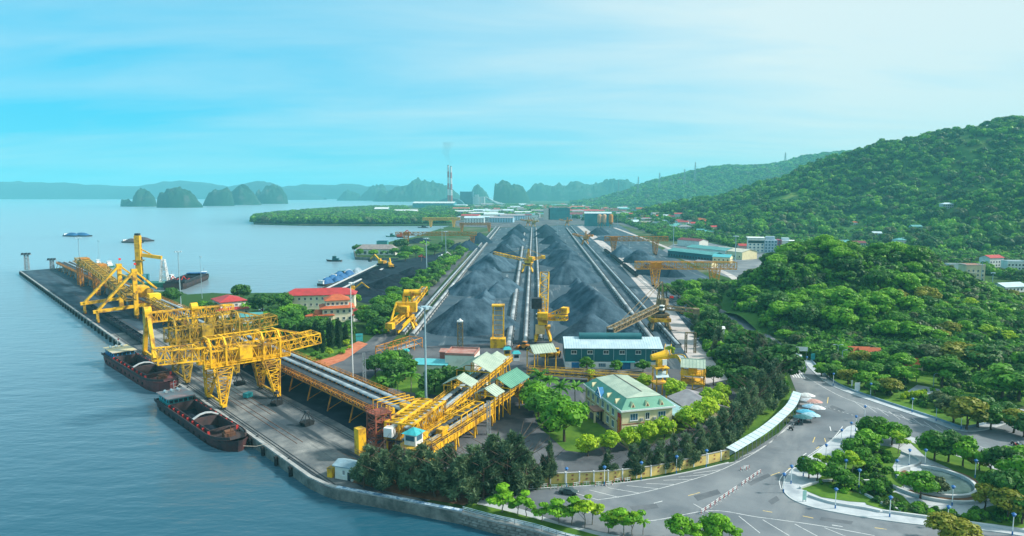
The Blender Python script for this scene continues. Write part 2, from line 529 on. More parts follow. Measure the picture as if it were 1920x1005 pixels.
WHARFM = ground_mat('wharf_concrete', ((0.22, 0.22, 0.21), (0.40, 0.39, 0.36)), 0.12, stain=(0.05, 0.07, 0.085), stain_scale=0.016, stain_lo=0.44, stain_hi=0.62,
                    streak=((0.035, 0.05, 0.06), (0.5, 0.035, 1), 0.42, 0.50, 0.60), rot=-WROT)
PIERM = ground_mat('pier_coal_dusted', ((0.028, 0.055, 0.080), (0.072, 0.115, 0.145)), 0.10, stain=(0.30, 0.34, 0.35), stain_scale=0.05, stain_lo=0.66, stain_hi=0.74,
                    streak=((0.04, 0.06, 0.08), (0.5, 0.03, 1), 0.42, 0.48, 0.62), rot=-WROT)
YARDM = ground_mat('yard_coal_dust', ((0.038, 0.070, 0.096), (0.088, 0.135, 0.168)), 0.08, stain=(0.05, 0.075, 0.095), stain_scale=0.02, stain_lo=0.46, stain_hi=0.6,
                    streak=((0.20, 0.24, 0.26), (0.4, 0.03, 1), 0.5, 0.56, 0.70), rot=0.03)
APRONM = ground_mat('apron_asphalt', ((0.085, 0.095, 0.11), (0.19, 0.195, 0.20)), 0.06, stain=(0.045, 0.055, 0.068), stain_scale=0.03, stain_lo=0.46, stain_hi=0.6, streak=((0.26, 0.25, 0.24), (0.3, 0.06, 1), 0.35, 0.60, 0.75))
ROADM = ground_mat('road_asphalt', ((0.135, 0.155, 0.175), (0.225, 0.245, 0.26)), 0.05, stain=(0.095, 0.115, 0.135), stain_scale=0.02, stain_lo=0.5, stain_hi=0.66, rough=0.8,
                    streak=((0.28, 0.29, 0.29), (0.25, 0.05, 1), 0.3, 0.54, 0.72), rot=0.5)
PINKM = ground_mat('haul_road_pale', ((0.38, 0.34, 0.32), (0.56, 0.52, 0.50)), 0.1, stain=(0.28, 0.27, 0.27), stain_scale=0.03, stain_lo=0.55, stain_hi=0.7)
DOCKM = ground_mat('coal_dock_black', ((0.006, 0.014, 0.024), (0.022, 0.038, 0.055)), 0.10, stain=(0.055, 0.080, 0.105), stain_scale=0.03, stain_lo=0.60, stain_hi=0.72)
PAVEM = ground_mat('pavement_pale', ((0.36, 0.40, 0.43), (0.52, 0.55, 0.57)), 0.2, stain=(0.27, 0.31, 0.35), stain_scale=0.08, stain_lo=0.55, stain_hi=0.68)
BRICKP = ground_mat('red_brick_paving', ((0.42, 0.13, 0.07), (0.58, 0.22, 0.12)), 0.4)
LAWNM = ground_mat('lawn_green', ((0.05, 0.13, 0.02), (0.13, 0.24, 0.03)), 0.15, stain=(0.13, 0.11, 0.04), stain_scale=0.08, stain_lo=0.62, stain_hi=0.72)
SOILM = ground_mat('planter_soil', ((0.15, 0.08, 0.05), (0.25, 0.14, 0.08)), 0.5)
MARKW = M('road_marking_white', (0.72, 0.73, 0.72), 0.7, col2=(0.42, 0.44, 0.45), scale=0.8, lo=0.36, hi=0.5, coords='World')
MARKY = M('road_marking_yellow', (0.72, 0.52, 0.16), 0.7, col2=(0.42, 0.36, 0.22), scale=0.8, lo=0.36, hi=0.5, coords='World')

# ------------------------------------------------------------------ sea
def water_mat():
    m = bpy.data.materials.new('sea_water'); m.use_nodes = True
    nt = m.node_tree; b = nt.nodes['Principled BSDF']
    b.inputs['Base Color'].default_value = (0.001, 0.068, 0.110, 1)
    b.inputs['Roughness'].default_value = 0.16
    b.inputs['IOR'].default_value = 1.33
    b.inputs['Sheen Weight'].default_value = 1.0   # glitter of the fine chop at low view angles
    b.inputs['Sheen Roughness'].default_value = 0.305
    b.inputs['Sheen Tint'].default_value = (0.92, 0.97, 1.0, 1)
    b.inputs['Specular IOR Level'].default_value = 0.5
    pos = nt.nodes.new('ShaderNodeNewGeometry').outputs['Position']
    prev = None
    for (scl, st, dist, rot, sx) in ((0.06, 0.22, 1.0, 0.5, 0.5), (0.22, 0.6, 0.55, 0.2, 0.4), (0.8, 0.5, 0.14, -0.25, 0.5)):
        mp = nt.nodes.new('ShaderNodeMapping'); mp.inputs['Rotation'].default_value = (0, 0, rot); mp.inputs['Scale'].default_value = (sx, 1, 1)
        nt.links.new(pos, mp.inputs[0])
        n = nt.nodes.new('ShaderNodeTexNoise'); n.inputs['Scale'].default_value = scl; n.inputs['Detail'].default_value = 4
        nt.links.new(mp.outputs[0], n.inputs['Vector'])
        bp = nt.nodes.new('ShaderNodeBump'); bp.inputs['Strength'].default_value = st; bp.inputs['Distance'].default_value = dist
        nt.links.new(n.outputs['Fac'], bp.inputs['Height'])
        if prev: nt.links.new(prev, bp.inputs['Normal'])
        prev = bp.outputs[0]
    nt.links.new(prev, b.inputs['Normal'])
    n = nt.nodes.new('ShaderNodeTexNoise'); n.inputs['Scale'].default_value = 0.006; n.inputs['Detail'].default_value = 5
    mp = nt.nodes.new('ShaderNodeMapping'); mp.inputs['Scale'].default_value = (0.4, 1, 1); nt.links.new(pos, mp.inputs[0]); nt.links.new(mp.outputs[0], n.inputs['Vector'])
    mr = nt.nodes.new('ShaderNodeMapRange'); mr.inputs['From Min'].default_value = 0.35; mr.inputs['From Max'].default_value = 0.65
    mr.inputs['To Min'].default_value = 0.10; mr.inputs['To Max'].default_value = 0.22
    nt.links.new(n.outputs['Fac'], mr.inputs['Value']); nt.links.new(mr.outputs[0], b.inputs['Roughness'])
    return m
WATER_Z = -2.6
mb = MB(); mb.sheet([(-15500, -400), (15500, -400), (15500, 15500), (-15500, 15500)], WATER_Z)
struct('sea', mb, water_mat())

# ------------------------------------------------------------------ land
shore = [(60, 92, 0), (32, 116, 0)] + [tuple(G(*p)) for p in ((1150, 1034), (1060, 1012), (1000, 993), (930, 977), (870, 962), (800, 949), (740, 937), (680, 926), (640, 919), (618, 913))]
shore += [tuple(WS(0, 4)), tuple(WS(0, 200)), tuple(WS(0, 400)), tuple(WS(0, 604)), tuple(WS(47, 614)), tuple(WS(47, 395)), tuple(WS(70, 372))]
shore += [tuple(G(*p)) for p in ((352, 552), (398, 549), (440, 551), (480, 549), (540, 549), (600, 541), (640, 524), (690, 503), (747, 487), (752, 480), (746, 484), (668, 482), (665, 471),
          (700, 463), (735, 452), (765, 447), (790, 440), (830, 427), (852, 421), (790, 421.5), (700, 422), (560, 421), (476, 419), (474, 412), (530, 403), (600, 397), (700, 390.5), (790, 383.5), (880, 379.5), (1000, 375), (1060, 374), (1095, 373))]
shore += [(2200, 9000, 0), (9000, 9000, 0), (9000, 60, 0), (400, 40, 0)]
bm = bmesh.new()
vs = [bm.verts.new((p[0], p[1], 0)) for p in shore]
f = bm.faces.new(vs)
if f.calc_area() and f.normal.z < 0: f.normal_flip()
r = bmesh.ops.extrude_face_region(bm, geom=[f])
for g in r['geom']:
    if isinstance(g, bmesh.types.BMVert): g.co.z = -4.0
bmesh.ops.recalc_face_normals(bm, faces=bm.faces[:])
bmesh.ops.triangulate(bm, faces=bm.faces[:])
me = bpy.data.meshes.new('ground'); bm.to_mesh(me); bm.free()
me.materials.append(LANDM)
tag(obj('ground', me), None, kind='structure')

def zone(name, pts, z, mat):
    mb = MB(); mb.sheet([(p[0], p[1]) for p in pts], z)
    me = mb.mesh(name)
    bm = bmesh.new(); bm.from_mesh(me); 
    for f in bm.faces:
        f.normal_update()
        if f.normal.z < 0: f.normal_flip()
    bmesh.ops.triangulate(bm, faces=bm.faces[:]); bm.to_mesh(me); bm.free()
    me.materials.append(mat)
    o = obj(name, me); o['kind'] = 'structure'
    return o
zone('wharf_pavement', [WS(0.2, -2), WS(0.2, 235), WS(46.8, 235), WS(46.8, 150), WS(52, 60), WS(50, 20), WS(45, -4), G(900, 905), G(800, 940), G(700, 925), G(640, 916)], 0.02, WHARFM)
zone('pier_pavement', [WS(0.2, 235.1), WS(0.2, 603), WS(46.8, 613), WS(46.8, 235.1)], 0.02, PIERM)
zone('yard_ground', P2((640, 690), (760, 640), (790, 605), (925, 428), (1085, 421), (1160, 421), (1330, 520), (1330, 640), (1345, 715), (1180, 790), (1100, 720), (900, 700), (780, 700)), 0.03, YARDM)
zone('apron_pavement', P2((700, 800), (640, 730), (560, 690), (600, 680), (680, 650), (790, 650), (1000, 640), (1050, 640), (1240, 690), (1345, 700), (1400, 760), (1370, 850), (1230, 885), (1000, 905), (870, 905), (760, 850)), 0.05, APRONM)
zone('coal_spill_ground', [WS(24, 12), WS(24.5, 40), WS(23.5, 80), WS(25, 120), WS(26, 160), WS(44, 160), WS(45, 100), WS(46, 60), WS(44, 30), WS(40, 12)], 0.06, DOCKM)
zone('works_ground', P2((858, 424), (925, 427.5), (1085, 420.5), (1160, 420.5), (1215, 436), (1235, 430), (1190, 412), (1110, 398), (880, 398), (840, 408)), 0.02, APRONM)
zone('shed_yard_ground', P2((1240, 470), (1262, 458), (1330, 455), (1400, 470), (1500, 482), (1480, 494), (1400, 505), (1395, 530), (1340, 512)), 0.02, ROADM)
zone('coal_dock_pavement', P2((556, 548), (600, 542), (640, 525), (690, 504), (746, 488), (800, 480), (840, 470), (800, 520), (740, 560), (690, 570), (640, 560)), 0.03, DOCKM)

# ------------------------------------------------------------------ quay: edge wall, fenders, rails
qpts = [WS(0.3, 603), WS(0.3, 400), WS(0.3, 200), WS(0.3, 6)] + P2((612, 909), (632, 915), (680, 924), (740, 935), (800, 947), (868, 960))
qedge = [qpts[0], qpts[1], qpts[2], qpts[3]] + arc(qpts[4:], 4)
quay = thing('quay_wall', 'long grey concrete quay wall along the wharf edge above the water', 'quay wall', qedge[4])
quay_off = -Vector(qedge[4])
def qrel(pts): return [p + quay_off for p in pts]
mb = MB(); wallstrip(mb, qrel(qedge), 1.3, -3.6, 0.0); mb.build('wall_face', STONE, quay)
mb = MB(); wallstrip(mb, qrel(qedge), 1.0, 0.004, 0.35); mb.build('cope_kerb', CONC, quay)
mb = MB(); wallstrip(mb, qrel(qedge[8:]), 1.06, 0.352, 0.42); mb.build('painted_cope', M('blue_white_paint', (.55, .66, .74), .7, col2=(.12, .24, .38), scale=.9, lo=.42, hi=.56, coords='World'), quay)
me_f = None
for i in range(64):
    s_ = 595 - i * 9.2
    p = WS(-0.75, s_)
    if me_f is None:
        mb = MB(); mb.tube((0, 0, -2.4), (0, 0, -0.1), 0.55, n=8); mb.box(-0.5, 0.5, -0.2, 0.5, -0.5, 0.1)
        o = mb.build('fender', BLACK, quay); me_f = o.data
    else:
        o = obj('fender', me_f, quay)
    o.location = p + quay_off; o.rotation_euler = (0, 0, WROT + math.pi / 2)
mb_b = MB(); mb_b.lathe([(0.25, 0), (0.22, 0.35), (0.36, 0.5), (0.3, 0.7)], 8)
me_b = mb_b.mesh('bollard'); me_b.materials.append(DARKST)
for i in range(20):
    o = obj('bollard', me_b); o.location = WS(0.9, 20 + i * 22, 0.02)
    tag(o, 'small dark mooring bollard on the quay edge, number %d from the guard hut' % (i + 1), 'bollard', 'mooring bollards on the quay edge')
for t_, lab in ((2.5, 'crane rail running along the quay edge of the wharf'), (21.4, 'crane rail running beside the wharf conveyor')):
    mb = MB()
    for d in (-0.45, 0.45):
        a, b = WS(t_ + d, -2), WS(t_ + d, 600)
        mb.beam((a.x, a.y, 0.06), (b.x, b.y, 0.06), 0.22, 0.12)
    o = mb.build('crane_rail', DARKST); tag(o, lab, 'rail')
for k, (t_, s0, s1) in enumerate(((7.5, 30, 350), (9.2, 30, 350), (12.0, 60, 420), (13.7, 60, 420))):
    mb = MB(); a, b = WS(t_, s0), WS(t_, s1); mb.beam((a.x, a.y, 0.05), (b.x, b.y, 0.05), 0.16, 0.08)
    o = mb.build('track_rail', RUST)
    tag(o, ['first', 'second', 'third', 'fourth'][k] + ' sunken rail from the water on the wharf, beside the barges', 'rail', 'sunken wharf rails')
# masonry river wall along the near promenade
rw = P2((868, 960), (930, 976), (1000, 992), (1060, 1010), (1150, 1033)) + [Vector((32, 115.5, 0))]
rwp = arc(rw, 4)
rwt = thing('promenade_wall', 'rough grey masonry sea wall below the promenade railing', 'sea wall', rwp[0])
ro = -Vector(rwp[0])
mb = MB(); wallstrip(mb, [p + ro for p in rwp], 1.5, -3.6, -0.2); mb.build('wall_face', STONE, rwt)
mb = MB(); wallstrip(mb, [p + ro for p in rwp], 1.1, -0.196, 0.15); mb.build('coping', CONC, rwt)
# individual wall stones proud of the face
stone_meshes = []
for k in range(4):
    mb = MB(); rr = random.Random(k)
    mb.add([(x*0.55*rr.uniform(.8,1.1), y*0.12, z*0.26*rr.uniform(.8,1.1)) for x,y,z in ((-1,-1,-1),(1,-1,-1),(1,1,-1),(-1,1,-1),(-1,-1,1),(1,-1,1),(1,1,1),(-1,1,1))],
           [(0,3,2,1),(4,5,6,7),(0,1,5,4),(1,2,6,5),(2,3,7,6),(3,0,4,7)])
    m_ = mb.mesh('stone'); m_.materials.append(M('stone_%d' % k, (0.30, 0.28, 0.25), 0.9, col2=(0.16, 0.16, 0.15), scale=0.8, rnd=0.35)); stone_meshes.append(m_)
n_st = 0
for a, b in zip(rwp, rwp[1:]):
    d = b - a; ang = math.atan2(d.y, d.x); nrm = Vector((d.y, -d.x, 0)).normalized()
    if nrm.y > 0: nrm = -nrm
    for row in range(3):
        k = 0
        while k * 1.25 < d.length and n_st < 290:
            o = obj('stone', stone_meshes[rng.randrange(4)], rwt)
            o.location = a + d.normalized() * (k * 1.25 + (row % 2) * 0.6) + nrm * 0.78 + Vector((0, 0, -0.55 - row * 0.62)) + ro
            o.rotation_euler = (0, 0, ang); k += 1; n_st += 1
# railing on top
pr = thing('promenade_railing', 'pale steel railing along the promenade above the sea wall', 'railing', rwp[0])
mb = MB(); pp = [p + ro + Vector((0, 0, 0.15)) for p in rwp]
for p in pp[::1]:
    mb = MB(); mb.beam(p, p + Vector((0, 0, 1.1)), 0.14); mb.build('post', GREYST, pr)
for h_ in (0.4, 0.75, 1.08):
    mb = MB()
    for a, b in zip(pp, pp[1:]): mb.beam(a + Vector((0,0,h_)), b + Vector((0,0,h_)), 0.09)
    mb.build('rail_bar', SKYROOF, pr)

# ------------------------------------------------------------------ wharf conveyor
def conveyor(name, label, p, q, z0, z1, width, belts, frame_mat, leg_step=14, belt_mat=None, rail_mat=None, legs=True, deck=True, group=None, hood=True):
    """raised belt conveyor between two ground points; local x runs along it"""
    p, q = Vector((p[0], p[1], 0)), Vector((q[0], q[1], 0))
    d = q - p; Lc = d.length; rz = math.atan2(d.y, d.x)
    t = thing(name, label, 'conveyor', p, rz, group)
    def zz(x): return z0 + (z1 - z0) * x / Lc
    w2 = width / 2
    if deck:
        mb = MB()
        mb.add([(0,-w2,z0-0.5),(Lc,-w2,z1-0.5),(Lc,w2,z1-0.5),(0,w2,z0-0.5),(0,-w2,z0-0.15),(Lc,-w2,z1-0.15),(Lc,w2,z1-0.15),(0,w2,z0-0.15)],
               [(0,3,2,1),(4,5,6,7),(0,1,5,4),(1,2,6,5),(2,3,7,6),(3,0,4,7)])
        mb.build('deck', DARKST, t)
    for sd in (-1, 1):
        mb = MB(); n = max(2, int(Lc / 3.5)); y = sd * (w2 + 0.12)
        mb.beam((0, y, z0 - 0.9), (Lc, y, z1 - 0.9), 0.3); mb.beam((0, y, z0 + 0.35), (Lc, y, z1 + 0.35), 0.3)
        for i in range(n + 1):
            x = Lc * i / n; mb.beam((x, y, zz(x) - 0.9), (x, y, zz(x) + 0.35), 0.18, caps=False)
            if i < n: mb.beam((x, y, zz(x) - 0.9), (x + Lc / n, y, zz(x + Lc / n) + 0.35), 0.16, caps=False)
        mb.build('side_truss', frame_mat, t)
        mb = MB(); mb.rail([(0, y, z0 + 0.4), (Lc, y, z1 + 0.4)], 1.1, 4.0, 0.06); mb.build('handrail', rail_mat or frame_mat, t)
    for (y, bw, bm_) in belts:
        mb = MB(); n = 6; prof = []
        for i in range(n + 1):
            a = math.pi * i / n
            prof.append((y - math.cos(a) * bw / 2, 0.25 + math.sin(a) * (bw * 0.28 if hood else 0.08)))
        vs = [(0, yy, z0 + h) for yy, h in prof] + [(Lc, yy, z1 + h) for yy, h in prof]
        mb.add(vs, [(i, i + 1, n + 2 + i, n + 1 + i) for i in range(n)] + [tuple(range(n + 1)), tuple(range(2 * n + 1, n, -1))])
        mb.build('belt_cover', bm_, t)
        mb = MB(); k = int(Lc / 3.0)
        for i in range(k): x = (i + 0.5) * Lc / k; mb.box(x - 0.1, x + 0.1, y - bw * 0.62, y + bw * 0.62, zz(x) - 0.1, zz(x) + 0.3)
        mb.build('idler_frames', frame_mat, t)
    if legs:
        n = max(1, int(Lc / leg_step)); first = {}
        for i in range(n + 1):
            x = Lc * (i + 0.3) / (n + 0.6); h = zz(x) - 0.9
            if h < 1.0: continue
            mb = MB()
            for sd in (-1, 1): mb.beam((x, sd * w2 * 1.15, 0), (x, sd * w2 * 0.9, h), 0.35)
            mb.beam((x, -w2 * 1.15, 0.4), (x, w2 * 0.9, h), 0.2); mb.beam((x, w2 * 1.15, 0.4), (x, -w2 * 0.9, h), 0.2)
            mb.beam((x, -w2 * 0.9, h), (x, w2 * 0.9, h), 0.35)
            mb.build('trestle', frame_mat, t)
    return t
conveyor('wharf_conveyor', 'very long raised yellow triple belt conveyor along the back of the wharf', WS(34.5, 17), WS(34.5, 603), 6.6, 6.0, 13.0,
         [(-4.6, 1.9, BELT), (-0.2, 1.9, BELT), (4.4, 2.2, BELTD)], ORG, leg_step=15)
# solid concrete spill bunkers under the conveyor on the far pier
mb = MB()
for i in range(9):
    a = WS(34, 330 + i * 30); mb.cbox(a.x, a.y, 0.02, 11, 6, 4.4, WROT)
tag(mb.build('pier_supports', CONC), 'row of concrete piers under the far end of the wharf conveyor', 'support', kind='stuff')

# ------------------------------------------------------------------ yellow A-frame ship loader on the pier
def ship_loader():
    t = thing('ship_loader', 'big yellow ship loader with two slanted A-frames on the pier', 'ship loader', WS(0, 292.5), WROT)
    for y in (-18.5, 18.5):
        af = MB()
        for d in (-0.9, 0.9): af.beam((2.5, y + d, 6.4), (21.2, y + d, 26.6), 1.1, 1.1)
        for k in range(1, 6): 
            u = k / 6; af.beam((2.5 + 18.7*u, y - 0.9, 6.4 + 20.2*u), (2.5 + 18.7*u, y + 0.9, 6.4 + 20.2*u), 0.5)
        af.build('raking_strut', YEL, t)
        c = MB(); c.beam((21.5, y, 2.0), (21.5, y, 27.2), 2.2, 2.2); c.box(20.0, 22.9, y - 1.5, y + 1.5, 26.4, 28.0); c.build('column', YEL, t)
        lb = MB(); lb.beam((0.5, y, 6.0), (30, y, 7.6), 1.7, 1.7); lb.build('portal_beam', YEL, t)
        bs = MB(); bs.beam((21.8, y, 26.8), (33.5, y * 0.75, 15.5), 0.8, 0.9); bs.build('back_stay', YEL, t)
        for x in (2.5, 21.5):
            lg = MB(); lg.beam((x, y, 1.6), (x, y, 6.0), 1.1, 1.3); lg.beam((x, y - 2.4, 1.5), (x, y + 2.4, 1.5), 1.0, 1.0); lg.build('leg', YELD, t)
            for d in (-1.7, 1.7):
                w = MB(); w.tube((x - 0.45, y + d, 0.75), (x + 0.45, y + d, 0.75), 0.7, n=10); w.build('wheel', ORG, t)
    b = MB(); b.truss((18, -24, 11.2), (21, 122, 20), 5.0, 3.2, 30, 0.28, 0.5); b.build('boom', YELD, t)
    b = MB(); b.quad((16.6, -24, 12.4), (19.4, -24, 12.4), (22.4, 122, 21.2), (19.6, 122, 21.2)); b.build('boom_belt', BELTD, t)
    h = MB(); h.box(23, 31, -10, 2, 10.5, 16); h.box(23.4, 30.6, -9.6, 1.6, 16, 16.5); h.build('machinery_house', YEL, t)
    h = MB(); h.box(28, 34, -21, -15, 9.8, 13.2); h.build('counterweight', M('bright_yellow', (0.95, 0.68, 0.02), 0.5, var=0.15), t)
    h = MB(); h.tube((30, -14.5, 14), (30, -8, 14), 1.8, n=14); h.build('winch_drum', YELD, t)
    c = MB(); c.truss((28, -18, 10), (32, -46, 6.4), 3.4, 1.8, 6, 0.2, 0.35); c.build('feed_conveyor', YELD, t)
    for y in (-18.5, 18.5):
        f = MB(); f.beam((21.5, y, 28), (21.5, y, 31.5), 0.14); fl = f.build('flag_pole', GREYST, t)
        f = MB(); f.quad((21.5, y, 31.4), (22.9, y + 0.5, 31.2), (22.8, y + 0.3, 30.0), (21.5, y, 30.2)); f.build('flag', RED, fl)
    b = MB(); b.beam((21.5, -18.5, 22), (21.5, 18.5, 22), 0.8); b.beam((22, -18.5, 11), (22, 18.5, 11), 1.4); b.beam((3, -18.5, 7), (3, 18.5, 7), 0.01); b.build('cross_beam', YEL, t)
ship_loader()
def rusty_loader(s_, lab):
    t = thing('travelling_tripper', lab, 'tripper', WS(0, s_), WROT)
    for x in (23.5, 31):
        for y in (-5, 5):
            m_ = MB(); m_.lleg((x, y * 0.8, 15), (x, y, 0.1), (2.2, 2.2), (2.2, 2.2), 6, 0.22, 0.4); m_.build('leg', ORG, t)
    m_ = MB(); m_.truss((27, -14, 14.6), (27, 16, 17), 8, 3.2, 7, 0.3, 0.5); m_.build('bridge', YELD, t)
    m_ = MB(); m_.box(24, 30, -4, 3, 18, 21); m_.build('house', ORG, t)
    m_ = MB(); m_.truss((27, -8, 17.8), (20, -50, 15), 3.2, 2.2, 9, 0.25, 0.4); m_.build('boom', YELD, t)
rusty_loader(455, 'rusty orange tripper standing over the conveyor at the far pier')
rusty_loader(395, 'dirty yellow tripper between the rusty one and the A-frame ship loader')

# ------------------------------------------------------------------ gantry grab cranes on the wharf
def lattice_gantry(s_, paint, label, zb, boom=True, house=True):
    t = thing('gantry_crane', label, 'gantry crane', WS(0, s_), WROT)
    L2 = 7.4
    # legs: two per rail, wide at the head, narrow at the bogie
    for x, bend in ((2.6, 1.2), (20.6, -1.0)):
        for y in (-L2, L2):
            m_ = MB(); m_.lleg((x + bend, y * 0.72, zb), (x, y, 1.6), (5.2, 3.6), (1.5, 1.3), 7, 0.2, 0.36); m_.build('leg', paint, t)
            b = MB(); b.box(x - 0.7, x + 0.7, y - 1.6, y + 1.6, 0.9, 1.7); bo = b.build('bogie', paint, t)
            for d in (-0.9, 0.9):
                w = MB(); w.tube((x - 0.3, y + d, 0.6), (x + 0.3, y + d, 0.6), 0.5, n=10); w.build('wheel', DARKST, bo)
        m_ = MB(); m_.beam((x, -L2, 1.7), (x, L2, 1.7), 0.5, 0.6); m_.build('sill_beam', paint, t)
    for sd in (-1, 1):
        y = sd * 3.4
        m_ = MB(); m_.truss((-1.6, y, zb), (27, y, zb), 1.6, 5.2, 13, 0.2, 0.38); m_.build('main_girder', paint, t)
        m_ = MB(); m_.beam((-1.6, y, zb + 0.5), (27, y, zb + 0.5), 1.2, 0.9); m_.build('runway_beam', paint, t)
    # portal hoops over the legs
    for x in (0.4, 5.2, 17.6, 23.4):
        m_ = MB(); zt = zb + 5.2
        hp = [(x, -4.6, zb), (x, -4.6, zt + 1.6), (x, -2.6, zt + 4.0), (x, 2.6, zt + 4.0), (x, 4.6, zt + 1.6), (x, 4.6, zb)]
        for a, b in zip(hp, hp[1:]): m_.beam(a, b, 0.55)
        m_.beam((x, -4.6, zt), (x, 4.6, zt), 0.35); m_.beam((x, -4.6, zt), (x, 0, zt + 4), 0.25); m_.beam((x, 4.6, zt), (x, 0, zt + 4), 0.25)
        m_.build('portal_hoop', paint, t)
    m_ = MB(); zt = zb + 9.2
    for y in (-2.6, 2.6):
        m_.beam((0.4, y, zt), (23.4, y, zt), 0.3); 
        for k in range(6):
            x = 0.4 + k * 3.83; m_.beam((x, y, zt), (x + 1.9, y * 1.7, zt - 4.0), 0.18); m_.beam((x + 1.9, y * 1.7, zt - 4.0), (x + 3.83, y, zt), 0.18)
        m_.beam((23.4, y, zt), (39, y, zb + 4.6), 0.3)
    for k in range(8): x = 0.4 + k * 3.3; m_.beam((x, -2.6, zt), (x, 2.6, zt), 0.2)
    m_.build('roof_bracing', paint, t)
    m_ = MB(); m_.truss((27, 0, zb + 1.6), (39, 0, zb + 2.6), 7.6, 3.6, 5, 0.2, 0.36)
    for k in range(4):
        x = 24 + k * 3.8; z2 = zt - (x - 23.4) * 0.29
        for y in (-2.6, 2.6): m_.beam((x, y, z2), (x + 1.4, y * 1.4, zb + 5.2), 0.18)
    m_.build('land_cantilever', paint, t)
    if boom:
        m_ = MB(); m_.truss((-15.2, 0, zb + 3.4), (-1.0, 0, zb + 2.6), 6.6, 4.2, 7, 0.22, 0.42); m_.build('water_cantilever', paint, t)
    if house:
        m_ = MB(); m_.box(9.6, 13.8, -4.7, -0.4, zb + 0.8, zb + 5.6); m_.build('machinery_house', paint, t)
        m_ = MB(); m_.box(14.4, 21, -2.2, 2.2, zb + 1.0, zb + 3.4); m_.tube((15, 2, zb + 4), (20, 2, zb + 4), 1.0, n=10); m_.build('trolley', YELD, t)
    m_ = MB(); m_.rail([(-1.6, -4.9, zb + 0.4), (27, -4.9, zb + 0.4)], 1.1, 2.2, 0.05); m_.build('walkway_rail', paint, t)
    return t
lattice_gantry(83, YEL, 'bright yellow lattice gantry crane nearest the near barge', 13.4)
g2 = lattice_gantry(122, YELD, 'dirty olive yellow lattice gantry crane behind the bright yellow one', 14.6, boom=False)
def box_gantry():
    t = thing('gantry_crane', 'slender yellow gantry crane with solid rounded legs beside the far barge', 'gantry crane', WS(0, 167), WROT)
    for y in (-8, 8):
        m_ = MB(); m_.beam((2.6, y, 1.4), (2.6, y * 0.18, 18), 1.5, 2.2); m_.build('leg', YEL, t)
        m_ = MB(); m_.box(1.8, 3.4, y - 1.6, y + 1.6, 0.4, 1.4); m_.build('bogie', YELD, t)
    m_ = MB(); m_.beam((2.6, -8, 1.7), (2.6, 8, 1.7), 0.9); m_.build('sill_beam', YEL, t)
    m_ = MB(); m_.tube((1.2, 0, 20.2), (4.0, 0, 20.2), 2.1, n=16); m_.box(1.2, 4.0, -2.1, 2.1, 15, 20.2); m_.build('leg_head', YEL, t)
    m_ = MB(); m_.beam((21.2, 0, 1.2), (21.2, 0, 20), 2.0, 2.4); m_.tube((19.8, 0, 20), (22.6, 0, 20), 2.0, n=16); m_.build('leg', YEL, t)
    m_ = MB(); m_.box(20.2, 22.2, -2.4, 2.4, 0.3, 1.3); m_.build('bogie', YELD, t)
    m_ = MB(); m_.truss((4.0, 0, 15.6), (38, 0, 15.4), 2.6, 4.0, 17, 0.26, 0.5); m_.build('main_girder', YEL, t)
    m_ = MB(); m_.box(26, 29, -3.6, 3.6, 12.9, 15.2); m_.build('trolley', YELD, t)
box_gantry()

# ------------------------------------------------------------------ grabs, bins and wagons on the wharf
def grab(label, s_, t_, rz=0):
    g = thing('clamshell_grab', label, 'grab bucket', WS(t_, s_, 0.02), WROT + rz, 'clamshell grabs resting on the wharf')
    for sd in (-1, 1):
        m_ = MB(); x = sd
        m_.add([(0.02*x,-1.3,1.4),(1.9*x,-1.3,1.1),(1.5*x,-1.3,0.0),(0.1*x,-1.3,0.0),(0.02*x,1.3,1.4),(1.9*x,1.3,1.1),(1.5*x,1.3,0.0),(0.1*x,1.3,0.0)],
               [(0,1,2,3),(7,6,5,4),(0,4,5,1),(1,5,6,2),(2,6,7,3),(3,7,4,0)])
        m_.build('shell', BLACK, g)
    m_ = MB()
    for sx in (-1, 1):
        for sy in (-1, 1): m_.beam((sx * 1.7, sy * 1.1, 1.1), (sx * 0.3, sy * 0.25, 4.0), 0.2)
    m_.box(-0.6, 0.6, -0.6, 0.6, 3.8, 4.5); m_.build('arms', DARKST, g)
grab('black clamshell grab just behind the bright yellow crane legs', 100.5, 16.6)
grab('black clamshell grab right beside the inland foot of the bright yellow crane', 68.3, 17.4, 0.5)
grab('black clamshell grab alone on the open wharf nearest the hut', 42.9, 16.4, 0.2)
t = thing('oil_tank_box', 'small blue metal box on the wharf under the bright yellow crane', 'box', WS(13.3, 83.1, 0.02), WROT + 0.4)
mb = MB(); mb.box(-1.3, 1.3, -1, 1, 0.2, 1.7); mb.build('body', TEALBR, t)
mb = MB(); mb.box(-1.1, 1.1, -0.8, -0.6, 0, 0.2); mb.box(-1.1, 1.1, 0.6, 0.8, 0, 0.2); mb.build('skid', DARKST, t)
